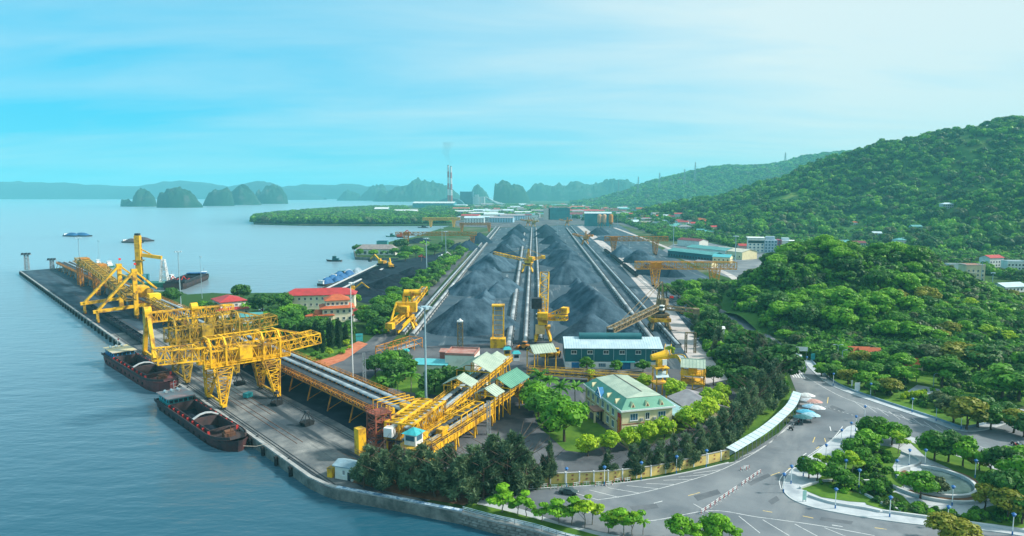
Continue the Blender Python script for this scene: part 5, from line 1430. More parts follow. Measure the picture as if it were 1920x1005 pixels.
# ------------------------------------------------------------------ buildings
WINC = {}
def window(parent, x, z, w, h, face, sx, sy, frame=WHITE, pane=GLASS, detail=True, bars=1):
    """a window on a wall of a box building: face 'f' front y=0, 'l' x=-sx/2, 'r' x=+sx/2, 'b' back; frame with panes as sub-parts"""
    key = (round(w, 2), round(h, 2), frame.name, pane.name, detail, bars)
    if key not in WINC:
        m_ = MB()
        if detail:
            e = 0.11
            m_.box(-w/2, w/2, -0.10, 0, -h/2, -h/2 + e); m_.box(-w/2, w/2, -0.10, 0, h/2 - e, h/2)
            m_.box(-w/2, -w/2 + e, -0.10, 0, -h/2 + e, h/2 - e); m_.box(w/2 - e, w/2, -0.10, 0, -h/2 + e, h/2 - e)
            for k in range(bars): x_ = -w/2 + w*(k + 1)/(bars + 1); m_.box(x_ - .04, x_ + .04, -0.09, 0, -h/2 + e, h/2 - e)
            m_.box(-w/2 - .1, w/2 + .1, -0.2, 0, -h/2 - .1, -h/2 - .002)
            a = m_.mesh('window'); a.materials.append(frame)
            m_ = MB(); m_.box(-w/2 + e + .003, w/2 - e - .003, -0.05, -.01, -h/2 + e + .003, h/2 - e - .003); b = m_.mesh('pane'); b.materials.append(pane)
            WINC[key] = (a, b)
        else:
            m_.box(-w/2, w/2, -0.08, 0.02, -h/2, h/2); a = m_.mesh('window'); a.materials.append(pane); WINC[key] = (a, None)
    a, b = WINC[key]
    o = obj('window', a, parent)
    if face == 'f': o.location = (x, -.002, z)
    elif face == 'b': o.location = (x, sy + .002, z); o.rotation_euler = (0, 0, math.pi)
    elif face == 'l': o.location = (-sx/2 - .002, x, z); o.rotation_euler = (0, 0, -math.pi/2)
    else: o.location = (sx/2 + .002, x, z); o.rotation_euler = (0, 0, math.pi/2)
    if b: obj('pane', b, o)
    return o
def hip_roof(mb, sx, sy, z, rise, ov, frac=0.45):
    x0, x1, y0, y1 = -sx/2 - ov, sx/2 + ov, -ov, sy + ov
    if sx >= sy: a, b = (x0 + (y1 - y0)*frac, (y0 + y1)/2), (x1 - (y1 - y0)*frac, (y0 + y1)/2)
    else: a, b = ((x0 + x1)/2, y0 + (x1 - x0)*frac), ((x0 + x1)/2, y1 - (x1 - x0)*frac)
    vs = [(x0,y0,z),(x1,y0,z),(x1,y1,z),(x0,y1,z),(a[0],a[1],z+rise),(b[0],b[1],z+rise)]
    if sx >= sy: fs = [(0,1,5,4),(1,2,5),(2,3,4,5),(3,0,4)]
    else: fs = [(0,1,4),(1,2,5,4),(2,3,5),(3,0,4,5)]
    vs += [(x0,y0,z-.25),(x1,y0,z-.25),(x1,y1,z-.25),(x0,y1,z-.25)]
    fs += [(6,7,1,0),(7,8,2,1),(8,9,3,2),(9,6,0,3),(9,8,7,6)]
    mb.add(vs, fs); return mb
def gable_roof(mb, sx, sy, z, rise, ov, along='x', th=.2):
    x0, x1, y0, y1 = -sx/2 - ov, sx/2 + ov, -ov, sy + ov
    if along == 'x':
        ym = (y0 + y1)/2
        for (ya, yb) in ((y0, ym), (y1, ym)):
            mb.add([(x0,ya,z),(x1,ya,z),(x1,yb,z+rise),(x0,yb,z+rise),(x0,ya,z-th),(x1,ya,z-th),(x1,yb,z+rise-th),(x0,yb,z+rise-th)], [(0,1,2,3),(7,6,5,4),(0,4,5,1),(2,6,7,3),(1,5,6,2),(0,3,7,4)])
    else:
        xm = 0
        for (xa, xb) in ((x0, xm), (x1, xm)):
            mb.add([(xa,y0,z),(xa,y1,z),(xb,y1,z+rise),(xb,y0,z+rise),(xa,y0,z-th),(xa,y1,z-th),(xb,y1,z+rise-th),(xb,y0,z+rise-th)], [(0,1,2,3),(7,6,5,4),(0,4,5,1),(2,6,7,3),(1,5,6,2),(0,3,7,4)])
    return mb
def gable_walls(mb, sx, sy, z, rise, along='x', t_=.25):
    if along == 'x':
        for x in (-sx/2, sx/2 - t_): mb.add([(x,0,z),(x+t_,0,z),(x+t_,sy,z),(x,sy,z),(x,sy/2,z+rise),(x+t_,sy/2,z+rise)], [(0,4,3),(1,2,5),(0,1,5,4),(2,3,4,5),(0,3,2,1)])
    else:
        for y in (0, sy - t_): mb.add([(-sx/2,y,z),(-sx/2,y+t_,z),(sx/2,y+t_,z),(sx/2,y,z),(0,y,z+rise),(0,y+t_,z+rise)], [(0,3,4),(1,5,2),(0,4,5,1),(3,2,5,4),(0,1,2,3)])
    return mb
def building(name, label, loc, rz, sx, sy, h, wall, roof='flat', rmat=REDROOF, rise=2.0, ov=0.6, along='x', wins=(), wsize=(1.4, 1.5), detail=True, pane=GLASS, cat='building', group=None, base=None, bars=1, door=None, parapet=None, frame=WHITE, ridges=False):
    """box building; loc = middle of the front wall foot, y runs back. wins = list of (face, n, z-centre)"""
    t = thing(name, label, cat, loc, rz, group)
    m_ = MB(); m_.box(-sx/2, sx/2, 0, sy, -0.5, h)
    if roof == 'gable': gable_walls(m_, sx, sy, h + .001, rise*0.96*(sx if along != 'x' else sy)/((sx if along != 'x' else sy) + 2*ov), along)
    w_ = m_.build('wall', wall, t)
    if roof == 'hip': m_ = MB(); hip_roof(m_, sx, sy, h + .25, rise, ov); m_.build('roof', rmat, t)
    elif roof == 'gable':
        m_ = MB(); gable_roof(m_, sx, sy, h + .22 - rise*ov/((sy if along == 'x' else sx)/2 + ov), rise + rise*ov/((sy if along == 'x' else sx)/2 + ov), ov, along); m_.build('roof', rmat, t)
    else:
        m_ = MB(); m_.box(-sx/2 - .15, sx/2 + .15, -.15, sy + .15, h + .003, h + .25); m_.build('roof_slab', rmat, t)
        m_ = MB(); pw = .2; hh = h + .9
        for (a, b, c, d_) in ((-sx/2, sx/2, 0, pw), (-sx/2, sx/2, sy - pw, sy), (-sx/2, -sx/2 + pw, pw + .003, sy - pw - .003), (sx/2 - pw, sx/2, pw + .003, sy - pw - .003)): m_.box(a, b, c, d_, h + .253, hh)
        m_.build('parapet', parapet or wall, t)
    if base:
        m_ = MB(); m_.box(-sx/2 - .05, sx/2 + .05, -.05, sy + .05, -.4, base[0]); m_.build('plinth', base[1], t)
    for (face, n, z) in wins:
        Lf = sx if face in 'fb' else sy
        for k in range(n):
            u = (k + .5)/n; x = -sx/2 + u*sx if face in 'fb' else u*sy
            window(w_, x, z, min(wsize[0], Lf/n*.75), wsize[1], face, sx, sy, frame, pane, detail, bars)
    if door:
        m_ = MB(); x, dw, dh = door[:3]; m_.box(x - dw/2, x + dw/2, -.08, .02, 0, dh); m_.build('door', door[3] if len(door) > 3 else BLUEP, w_)
    return t

# teal warehouse
c = (G(1060, 692) + G(1240, 692))/2; sx = G(1240, 692).x - G(1060, 692).x; sy = 17
wt = thing('teal_warehouse', 'long teal clad warehouse with pale roof and ridge ventilator', 'warehouse', c, R(-1))
m_ = MB(); m_.box(-sx/2, sx/2, 0, sy, 0, 3.0); lo_ = m_.build('lower_wall', WHITE, wt)
m_ = MB(); m_.box(-sx/2 - .08, sx/2 + .08, -.08, sy + .08, 3.003, 8.4); gable_walls(m_, sx, sy, 8.402, 2.6, 'x'); up_ = m_.build('upper_cladding', TEALWALL, wt)
m_ = MB(); gable_roof(m_, sx, sy, 8.5, 2.9, .5, 'x', .15); rf = m_.build('roof', SKYROOF, wt)
for k in range(38):
    x = -sx/2 + (k + .5)*sx/38
    m_ = MB(); m_.beam((x, -.5, 8.54), (x, sy/2, 11.44), .09, .09, caps=False); m_.build('sheet_rib', SKYROOF, rf)
m_ = MB()
n = 8; x0, x1 = -sx/2 + 6, sx/2 - 7
pr2 = [(-2.1, 10.6), (-2.1, 11.8)] + [(-2.1*math.cos(math.pi*i/n), 11.8 + 1.2*math.sin(math.pi*i/n)) for i in range(1, n)] + [(2.1, 11.8), (2.1, 10.6)]
m_.add([(x0, sy/2 + y, z) for y, z in pr2] + [(x1, sy/2 + y, z) for y, z in pr2], [(i, i+1, len(pr2)+i+1, len(pr2)+i) for i in range(len(pr2)-1)] + [tuple(range(len(pr2))), tuple(range(2*len(pr2)-1, len(pr2)-1, -1))])
m_.build('ridge_ventilator', TEALWALL, wt, smooth=False)
for k in range(6):
    o = window(up_, -sx/2 + 3.4 + k*(sx - 6.4)/5, 6.9, 2.2, 1.5, 'f', sx, sy, WHITE, GLASS, True, 1); o.location.y = -.09
for k in range(5):
    x = -sx/2 + (k + 1)*sx/6 - (1.4 if k % 2 else 0); m_ = MB(); m_.box(x - .06, x + .06, -.2, -.085, 3.0, 8.3); m_.build('downpipe', SKYROOF, up_)
for x, dw in ((-sx/2 + 4, 3.0), (sx/2 - 14, 3.2), (sx/2 - 16.6, 1.8)):
    m_ = MB(); m_.box(x - dw/2, x + dw/2, -.14, -.003, 0, 2.7); m_.build('door', BLUEP if dw > 2 else BLACK, lo_)
for x in (-4.5, sx/2 - 9.5): window(lo_, x, 1.6, 3.0, 1.7, 'f', sx, sy, WHITE, GLASSB, True, 3)
m_ = MB(); m_.box(0.5, 8.5, -1.7, -.1, 3.1, 3.25); m_.build('door_awning', TEALBR, wt)
for k, x in enumerate((sx/2 - 9, sx/2 - 6.5)):
    m_ = MB(); m_.box(x - .5, x + .5, -.7, -.1, 2.6, 3.3); m_.build('air_conditioner', WHITE, wt)

# office with green mansard roof
A = Vector((31.7, 190.6, 0)); rzo = R(15.5); sx, sy = 16.0, 28.0
ex = Vector((math.cos(rzo), math.sin(rzo), 0))
of = thing('office_building', 'cream two storey office with green mansard roof and red banner', 'office', A + ex*sx/2, rzo)
m_ = MB(); m_.box(-sx/2, sx/2, 0, sy, 0, 7.5); ow = m_.build('wall', CREAM, of)
m_ = MB(); m_.box(-sx/2 - .7, sx/2 + .7, -.7, sy + .7, 7.503, 8.0); m_.build('cornice', WHITE, of)
m_ = MB(); i_ = 2.6; zt = 10.6
m_.add([(-sx/2-.5,-.5,8.0),(sx/2+.5,-.5,8.0),(sx/2+.5,sy+.5,8.0),(-sx/2-.5,sy+.5,8.0),(-sx/2+i_,i_,zt),(sx/2-i_,i_,zt),(sx/2-i_,sy-i_,zt),(-sx/2+i_,sy-i_,zt)], [(0,1,5,4),(1,2,6,5),(2,3,7,6),(3,0,4,7)]); m_.build('mansard_slope', GREENROOF, of)
m_ = MB(); a_ = i_ - .2
m_.add([(-sx/2+a_,a_,zt),(sx/2-a_,a_,zt),(sx/2-a_,sy-a_,zt),(-sx/2+a_,sy-a_,zt),(0,a_+1.6,zt+1.1),(0,sy-a_-1.6,zt+1.1)], [(0,1,4),(1,2,5,4),(2,3,5),(3,0,4,5)]); pt = m_.build('top_roof', PALEROOF, of)
m_ = MB(); m_.beam((0, a_+1.6, zt+1.13), (0, sy-a_-1.6, zt+1.13), .3, .12); m_.build('ridge_cap', M('dark_ridge', (.12, .10, .09), .8), pt)
for k in range(22):
    y = a_ + 1.8 + k*(sy - 2*a_ - 3.6)/21
    for sd in (-1, 1):
        m_ = MB(); m_.beam((sd*.2, y, zt + 1.1), (sd*(sx/2 - a_), y, zt + .03), .07, .06, caps=False); m_.build('sheet_rib', PALEROOF, pt)
for k in range(7):
    for z in (2.0, 5.6):
        y = 2.4 + k*(sy - 4.8)/6
        if k == 3 and z < 3: continue
        window(ow, y, z, 1.7, 2.1, 'l', sx, sy, WHITE, GLASSB, True, 1)
for x, w_ in ((-4.3, 2.5), (0, 1.4), (4.6, 2.5)):
    for z in (5.6, 2.0): window(ow, x, z, w_, 2.1, 'f', sx, sy, WHITE, GLASSB if w_ > 2 else GLASS, True, 2 if w_ > 2 else 1)
for x in (-1.9, 2.2):
    m_ = MB(); m_.box(x - .4, x + .4, -.4, -.003, 4.4, 5.1); m_.build('air_conditioner', GREYST, ow)
m_ = MB(); m_.box(-sx/2 - .06, sx/2 + .06, -.06, 0 - .003, 3.5, 3.75); m_.build('string_course', M('brick_trim', (.38, .13, .09), .8), ow)
m_ = MB(); m_.box(-sx/2 - .06, -sx/2 - .003, 0, sy, 3.5, 3.75); m_.build('string_course', MATS['brick_trim'], ow)
for k in range(8):
    m_ = MB(); y = .3 + k*(sy - .6)/7; m_.box(-sx/2 - .2, -sx/2 - .003, y - .25, y + .25, 0, 7.5); m_.build('pilaster', CREAM, ow)
# dormer vents on the mansard
def dormer(x, y, rz):
    m_ = MB(); m_.add([(-.75,-.3,8.35),(.75,-.3,8.35),(0,-.3,9.9),(-.75,1.4,8.35),(.75,1.4,8.35),(0,1.4,9.9)], [(0,1,2),(1,4,5,2),(0,2,5,3),(3,5,4),(0,3,4,1)])
    o = m_.build('dormer', CREAM, of); o.location = (x, y, 0); o.rotation_euler = (0, 0, rz)
    m_ = MB(); m_.add([(-.4,-.33,8.5),(.4,-.33,8.5),(0,-.33,9.4)], [(0,1,2)]); v = m_.build('vent', M('vent_dark', (.2,.08,.06),.8), o)
for x in (-4.6, 0, 4.6): dormer(x, .3, 0)
for y in (5, 11, 23): dormer(-sx/2 + .3, y, -math.pi/2)
# blue pediment sign over the entrance, porch
m_ = MB(); ym = sy*.56; m_.add([(-sx/2-1.0,ym-2.6,7.4),(-sx/2-1.0,ym+2.6,7.4),(-sx/2-1.0,ym,10.4),(-sx/2+.6,ym-2.6,7.4),(-sx/2+.6,ym+2.6,7.4),(-sx/2+.6,ym,10.4)], [(0,2,1),(0,3,5,2),(1,2,5,4),(0,1,4,3),(3,4,5)]); pd_ = m_.build('pediment', BLUEP, of)
m_ = MB()
for k in range(9): m_.box(-sx/2 - 1.04, -sx/2 - 1.0, ym - 1.7 + k*.4, ym - 1.45 + k*.4, 7.75, 8.1)
m_.tube((-sx/2 - 1.04, ym, 8.9), (-sx/2 - 1.0, ym, 8.9), .35, n=10); m_.build('lettering', WHITE, pd_)
m_ = MB(); m_.beam((-sx/2-1.05, ym-2.7, 7.35), (-sx/2-1.05, ym, 10.5), .16); m_.beam((-sx/2-1.05, ym+2.7, 7.35), (-sx/2-1.05, ym, 10.5), .16); m_.build('pediment_trim', WHITE, pd_)
m_ = MB(); m_.box(-sx/2 - 3.4, -sx/2 - .01, ym - 2.6, ym + 2.6, 3.5, 3.9); m_.build('porch_roof', M('brick_trim2', (.42, .22, .17), .8), of)
for y in (ym - 2.3, ym + 2.3):
    m_ = MB(); m_.box(-sx/2 - 3.2, -sx/2 - 2.7, y - .25, y + .25, 0, 3.5); m_.build('porch_column', CREAM, of)
m_ = MB(); m_.box(-sx/2 - .1, -sx/2 - .004, ym - 1.4, ym + 1.4, 0, 2.9); m_.build('door', M('dark_door', (.05,.05,.05),.4), ow)
# red vertical banner with yellow lines of writing
bn = thing('banner', 'tall red banner with yellow lettering hung on the office corner', 'banner', A + ex*0, rzo)
m_ = MB(); m_.box(-.62, -.55, -.06, 1.9, .4, 6.9); b0 = m_.build('cloth', RED, bn)
GOLD = M('gold_lettering', (.85, .55, .05), .6, var=.1)
rr = random.Random(5)
m_ = MB(); m_.tube((-.66, .95, 6.2), (-.62, .95, 6.2), .36, n=12); m_.build('emblem', REDP, b0)
for col in range(2):
    for row in range(13):
        m_ = MB(); y = .3 + col*.75; z = 5.3 - row*.36
        w_ = rr.uniform(.4, .58); m_.box(-.65, -.621, y, y + w_, z, z + .2); m_.build('lettering', GOLD, b0)

# sheds behind the office
p = G(1272, 772); building('grey_shed', 'low cream shed with grey corrugated roof behind the office', Vector((66, 214, 0)), R(103), 15, 13, 3.4, CREAM, 'gable', GREYROOF, 2.0, .5, 'x', wins=(('l', 3, 1.9),), wsize=(1.2, 1.2), cat='shed')
sh = thing('lean_to_shelter', 'pale teal lean-to roof between the office and the grey shed', 'shelter', A + ex*(sx + .9), rzo)
m_ = MB(); m_.add([(0, 0, 4.6), (8.2, 1, 3.4), (8.2, 25, 3.4), (0, 26, 4.6), (0, 0, 4.45), (8.2, 1, 3.25), (8.2, 25, 3.25), (0, 26, 4.45)], [(0,1,2,3),(7,6,5,4),(0,4,5,1),(1,5,6,2),(2,6,7,3),(3,7,4,0)]); m_.build('roof', M('lean_teal', (.26, .44, .46), .5, var=.2, scale=.3), sh)
for y in (1.2, 9, 17, 24.6):
    m_ = MB(); m_.beam((8, y, 0), (8, y, 3.3), .2); m_.build('post', GREYST, sh)

# white substation with rust stained roof, and its walled yard
c = G(862, 706); building('substation', 'white flat roofed substation with rust stained roof by the coal yard', c + Vector((0, 0, 0)), R(-8), 11.5, 11, 8.2, WALLW, 'flat', RUSTROOF, wins=(('f', 1, 2.2), ('l', 2, 5)), wsize=(1.6, 1.3), cat='substation', parapet=RUSTROOF)
building('substation_wing', 'low teal roofed wing with maroon edge left of the substation', G(806, 706), R(-8), 13, 9, 4.6, WALLW, 'gable', M('pool_teal', (.10, .46, .50), .5, var=.15), 1.0, .5, 'x', cat='shed')
building('substation_annex', 'cream wall block with teal roof in front of the substation', G(868, 726), R(-8), 17, 5, 4.0, CREAM, 'gable', MATS['pool_teal'], .8, .4, 'x', cat='shed')
building('annex_box', 'small maroon roofed box beside the substation', G(835, 690), R(-8), 4.5, 6, 6.4, M('annex_brick', (.40,.13,.10), .8), 'gable', RUSTROOF, .8, .3, 'x', cat='shed')

# wharf hut
building('wharf_hut', 'small white guard hut with grey blue roof at the wharf corner', G(645, 900), R(-22), 5.2, 4.0, 3.4, WALLW, 'gable', M('hut_roof', (.24, .36, .42), .6, var=.25), .7, .5, 'x', wins=(('f', 1, 1.9),), wsize=(.8, 1.3), cat='hut', door=(1.5, .9, 2.1, GLASS))
t = thing('yellow_locker', 'yellow metal cabinet on the left side of the wharf hut', 'cabinet', G(622, 893), R(-22))
m_ = MB(); m_.box(-.7, .7, -.9, .9, 0, 2.3); m_.build('body', YEL, t)
m_ = MB(); m_.box(-.8, .8, -1.0, 1.0, 2.3, 2.42); m_.build('lid', YELD, t)

# red roofed buildings by the shore
p = G(443, 590)
def tiered(label, px, rz, sx, sy, floors, walls, roofm, skirts=(1,), fh=3.5, shrink=1.6, wn=(6, 4), name='shore_house'):
    loc = G(*px); t = thing(name, label, 'building', loc, rz)
    x_, y_, yo = sx, sy, 0
    for f_ in range(floors):
        z0 = f_*fh
        m_ = MB(); m_.box(-x_/2, x_/2, yo, yo + y_, z0 + (.003 if f_ else 0), z0 + fh); w_ = m_.build('wall', walls, t)
        for face, n_ in (('f', wn[0]), ('l', wn[1]), ('r', wn[1])):
            Lf = x_ if face == 'f' else y_
            for k in range(n_):
                u = (k + .5)/n_; o = window(w_, (-x_/2 + u*x_) if face == 'f' else u*y_, z0 + fh*.52, min(1.5, Lf/n_*.6), 1.6, face, x_, y_, WHITE, GLASS, True, 1); o.location.y += yo
        m_ = MB()
        if f_ == floors - 1: hip_roof(m_, x_, y_, z0 + fh + .25, 2.6, .9); 
        elif f_ + 1 in skirts:
            a = 1.5; nx_, ny_ = x_ - 2*shrink*.0, y_
            zz = z0 + fh
            m_.add([(-x_/2-a,yo-a,zz),(x_/2+a,yo-a,zz),(x_/2+a,yo+y_+a,zz),(-x_/2-a,yo+y_+a,zz),(-x_/2+shrink,yo+shrink,zz+1.1),(x_/2-shrink,yo+shrink,zz+1.1),(x_/2-shrink,yo+y_-shrink,zz+1.1),(-x_/2+shrink,yo+y_-shrink,zz+1.1)], [(0,1,5,4),(1,2,6,5),(2,3,7,6),(3,0,4,7),(3,2,1,0)])
        if m_.v:
            o = m_.build('roof' if f_ == floors - 1 else 'skirt_roof', roofm, t)
            if f_ == floors - 1: o.location.y = yo
        if f_ + 1 in skirts and f_ < floors - 1: x_ -= 2*shrink; y_ -= 2*shrink; yo += shrink
    return t
tiered('white two storey shore building with red hipped roof and red skirt roof', (440, 594), R(38), 17, 20, 2, WALLW, REDROOF, (1,), fh=4.3, wn=(4, 5))
building('long_red_hall', 'long cream hall with wide red hipped roof beside the shore trees', G(600, 580), R(8), 41, 12, 8.6, PALEC, 'hip', REDROOF, 3.4, 1.0, wins=(('f', 12, 6.6), ('r', 3, 6.6), ('f', 12, 3)), wsize=(1.3, 1.6), cat='hall')
tiered('cream three storey villa with stepped red roofs beside the tall light mast', (634, 604), R(18), 16, 14, 3, PALEC, TILEROOF, (2,), fh=3.9, wn=(5, 4), shrink=2.0, name='villa')
building('red_roof_cottage', 'small white cottage with red gable roof right of the villa', G(676, 602), R(30), 8, 9, 3.6, WALLW, 'gable', REDROOF, 2.0, .6, 'y', wins=(('f', 2, 1.9), ('r', 2, 1.9)), cat='cottage')
building('orange_roof_house', 'low house with orange tiled hip roof among the dark trees', G(600, 606), R(12), 14, 11, 4.0, CREAM, 'hip', TILEROOF, 2.4, .8, wins=(('f', 4, 2),), cat='house')
building('teal_shed', 'small shed with pale teal roof behind the dirty gantry crane', G(470, 606), R(20), 12, 8, 3.6, WALLW, 'gable', TEALROOF, 1.4, .5, 'x', wins=(('f', 3, 1.9),), cat='shed')
building('teal_kiosk', 'teal notice kiosk on the service road corner', G(674, 640), R(20), 3.2, 1.2, 2.6, TEALBR, 'flat', TEALROOF, cat='kiosk')
# peninsula building on its stone platform
p = G(705, 478)
building('jetty_building', 'grey roofed jetty building on the walled point in the bay', p, R(-3), 44, 12, 6.4, WALLW, 'hip', M('jetty_roof', (.30,.26,.25),.8,var=.25), 5.0, 1.2, wins=(('f', 7, 2.6),), wsize=(3.4, 3.4), cat='building')
m_ = MB(); wallstrip(m_, P2((664, 470), (667, 482.5), (700, 484), (748, 485)), 1.2, -3.5, 0.6); tag(m_.build('jetty_retaining_wall', STONE), 'grey stone retaining wall round the jetty building point', 'wall')
building('jetty_cabin', 'small blue cabin boat house behind the jetty building', G(716, 463), R(-5), 14, 8, 7, TEALROOF, 'flat', BLUEP, cat='cabin')

# railway sheds right of the gantries
rzs = R(-30)
def shed(label, px, sx, sy, h, rz, wall, roof, rise=2.2, wins=(), **kw):
    return building('railway_shed', label, G(*px), rz, sx, sy, h, wall, 'gable', roof, rise, .6, 'x', wins=wins, cat='shed', **kw)
shed('long teal roofed railway shed nearest the track', (1292, 486), 68, 17, 7, R(-62), TEALWALL, TEALROOF, 2.4, (('f', 16, 2.2),), wsize=(2.4, 2.2), detail=False)
shed('second teal roofed shed behind the long one', (1322, 480), 60, 18, 8, R(-62), WALLW, TEALROOF, 2.6)
shed('wide cream roofed shed right of the teal ones', (1362, 484), 44, 22, 8, R(-62), CREAM, M('cream_roof', (.58,.56,.46),.6,var=.2), 2.6, (('f', 6, 3),), detail=False)
shed('cream office shed with small teal roof at the shed row front', (1352, 494), 17, 12, 6.5, R(-30), CREAM, MATS['pool_teal'], 2.2, (('f', 4, 3.6), ('r', 3, 3.6)), detail=False)
shed('maroon roofed shed at the back of the shed row', (1290, 462), 40, 16, 8, R(-60), WALLW, MAROON, 2.4)
shed('brown roofed low shed beside the orange gantry', (1318, 500), 20, 9, 4, R(-55), CREAM, GREYROOF, 1.6)

# white and blue block by the foot of the hill
hb = thing('white_apartment_block', 'white modern block with grey blue panels and roof pavilion at the hill foot', 'block', G(1446, 474), R(-14))
def blk(x0, x1, y0, y1, z0, z1, mat, n, fl):
    m_ = MB(); m_.box(x0, x1, y0, y1, z0, z1); w_ = m_.build('wall', mat, hb)
    for f_ in range(fl):
        for k in range(n):
            x = x0 + (k + .5)*(x1 - x0)/n; m_ = MB(); m_.box(x - .9, x + .9, y0 - .12, y0 - .003, z0 + 1.4 + f_*3.6, z0 + 3.2 + f_*3.6); m_.build('window', GLASSB, w_)
    return w_
blk(-26, -8, 0, 18, 0, 17, WALLW, 4, 4); blk(-7.9, 6, -3, 16, 0, 15, M('grey_blue_wall', (.42,.52,.60),.7,var=.2), 4, 4); blk(6.1, 11, -1, 15, 0, 15.5, M('maroon_panel', (.34,.10,.16),.7,var=.2), 1, 4); blk(11.1, 28, 1, 17, 0, 14, WALLW, 5, 3)
m_ = MB(); m_.box(-27, -7, -.6, 19, 17.003, 17.6); m_.build('roof_slab', WHITE, hb)
m_ = MB(); m_.box(-26.2, -8.4, -.35, -.13, 11.2, 14.2); m_.build('dark_band', GLASS, hb)
m_ = MB(); m_.box(-6, 4, 4, 12, 15.003, 19); m_.build('roof_pavilion', M('grey_blue_wall', (.42,.52,.60)), hb)
m_ = MB(); m_.box(12, 20, 5, 13, 14.003, 17.5); m_.build('roof_pavilion', SKYROOF, hb)
m_ = MB(); m_.box(11, 28.3, .6, 17.4, 14.003, 14.5); m_.build('roof_slab', WHITE, hb)

# ------------------------------------------------------------------ far works: teal towers, silos, power station
FARTEAL = M('far_teal_sheet', (.03, .22, .25), .6, var=.25, scale=.06)
b0 = building('teal_works', 'large teal clad works building at the far end of the stockyard', G(1050, 412) , 0, 52, 30, 30, FARTEAL, 'flat', TEALROOF, cat='works')
for k in range(7):
    m_ = MB(); m_.box(-26.2, 26.2, -.3, -.01, 4 + k*3.6, 4.5 + k*3.6); m_.build('cladding_band', TEALROOF, b0)
building('pale_tower_block', 'pale concrete slab tower beside the teal works', G(1024, 412), 0, 12, 20, 29, M('pale_tower', (.6,.55,.48),.8,var=.15), 'flat', CONC, cat='tower')
building('dark_tower_block', 'dark narrow tower between the pale tower and teal works', G(1031.5, 411.5), 0, 8, 20, 28, DARKST, 'flat', DARKST, cat='tower')
sb = building('silo_house', 'teal loading house with pale roof behind the orange silos', G(1121, 424), R(-4), 56, 20, 27, FARTEAL, 'gable', SKYROOF, 3, 1.0, 'x', cat='works')
for k, px in enumerate((1123, 1132, 1144.5)):
    b = G(px, 426.5); t = thing('silo', ['pale orange silo nearest the teal loading house', 'pale orange silo in the middle of the three', 'bright orange silo at the outer end of the three'][k], 'silo', (b.x, b.y - 6, 0))
    m_ = MB(); m_.lathe([(1, 6.5), (4.4, 11), (4.4, 25), (3.2, 26.6), (.6, 27.4)], 16); m_.build('drum', [M('silo_a', (.62,.36,.2),.6,var=.2), MATS['silo_a'], ORG][k], t)
    for a in range(4):
        m_ = MB(); m_.beam((3.6*math.cos(a*1.57+.78), 3.6*math.sin(a*1.57+.78), 0), (3.6*math.cos(a*1.57+.78), 3.6*math.sin(a*1.57+.78), 12), .7); m_.build('leg', TANST, t)
building('far_office', 'small white office hut between the far stackers', G(1003, 416), 0, 16, 14, 16, WALLW, 'flat', TEALROOF, wins=(('f', 4, 11),), detail=False, cat='building')
rr = random.Random(3)
fw = [((905, 405), 90, 40, 9, 'long pale roofed shed left of the far yard'), ((870, 402), 60, 36, 10, 'grey roofed shed beyond the bay shore cranes'), ((940, 408), 60, 30, 8, 'wide pale shed behind the far left heaps'),
      ((760, 404), 70, 50, 14, 'white arched warehouse among the peninsula trees'), ((715, 402), 44, 40, 18, 'teal shed half hidden in the peninsula wood'), ((812, 389.5), 200, 90, 22, 'very long white roofed hall before the chimneys'),
      ((980, 404), 50, 30, 10, 'small grey shed right of the far works road'), ((925, 399), 120, 40, 10, 'long low pale shed near the power station')]
for px, sx, sy, h, lab in fw:
    building('industrial_shed', lab, G(*px), R(rr.uniform(-6, 6)), sx, sy, h, M('shed_wall_%d' % (sx % 3), ((.35,.45,.48), (.5,.52,.5), (.05,.25,.30))[sx % 3], .7, var=.2, scale=.1), 'gable', M('shed_roof_%d' % (sx % 2), ((.62,.66,.66), (.42,.46,.46))[sx % 2], .6, var=.2, scale=.1), h*.3, 1.5, 'x', cat='shed')
for k, px in enumerate((841.2, 846.2)):
    b = G(px, 388.0); t = thing('chimney', ['taller red and white banded power station chimney', 'slimmer red and white banded power station chimney'][k], 'chimney', (b.x, b.y, 0))
    Hc = ZAT(310.5 if k == 0 else 312.5, b.y); Rb, Rt = 6.6, 4.8
    nb = 7
    for i in range(nb):
        z0, z1 = Hc*i/nb, Hc*(i + 1)/nb; r0, r1 = Rb + (Rt - Rb)*i/nb, Rb + (Rt - Rb)*(i + 1)/nb
        m_ = MB(); m_.lathe([(r0, z0), (r1, z1)], 20); m_.build('band', (M('chimney_white', (.58,.58,.60),.7,var=.1), M('chimney_red', (.40,.13,.15),.7,var=.15))[i % 2 if i else 0], t, smooth=False)
    m_ = MB(); m_.lathe([(Rt*.8, Hc + .02), (Rt*.8, Hc + 3)], 16); m_.build('rim', DARKST, t)
ps = thing('power_station', 'power station boiler house and arched coal hall at the chimneys', 'power station', G(878, 386), 0)
m_ = MB(); m_.box(-45, 25, 0, 80, 0, 78); m_.build('boiler_house', M('ps_dark', (.05,.16,.22),.7,var=.3,scale=.03), ps)
m_ = MB(); m_.box(-110, -46, 0, 60, 0, 38); m_.build('turbine_hall', M('ps_blue', (.16,.34,.42),.7,var=.2,scale=.03), ps)
m_ = MB(); m_.box(26, 90, -10, 60, 0, 50); m_.box(36, 60, -20, -10.1, 0, 62); m_.build('filter_house', M('ps_pale', (.5,.58,.6),.7,var=.2,scale=.03), ps)
m_ = MB(); pr3 = [(-170 + 155*(1 - math.cos(math.pi*i/12))/2*1.0, 44*math.sin(math.pi*i/12)) for i in range(13)]
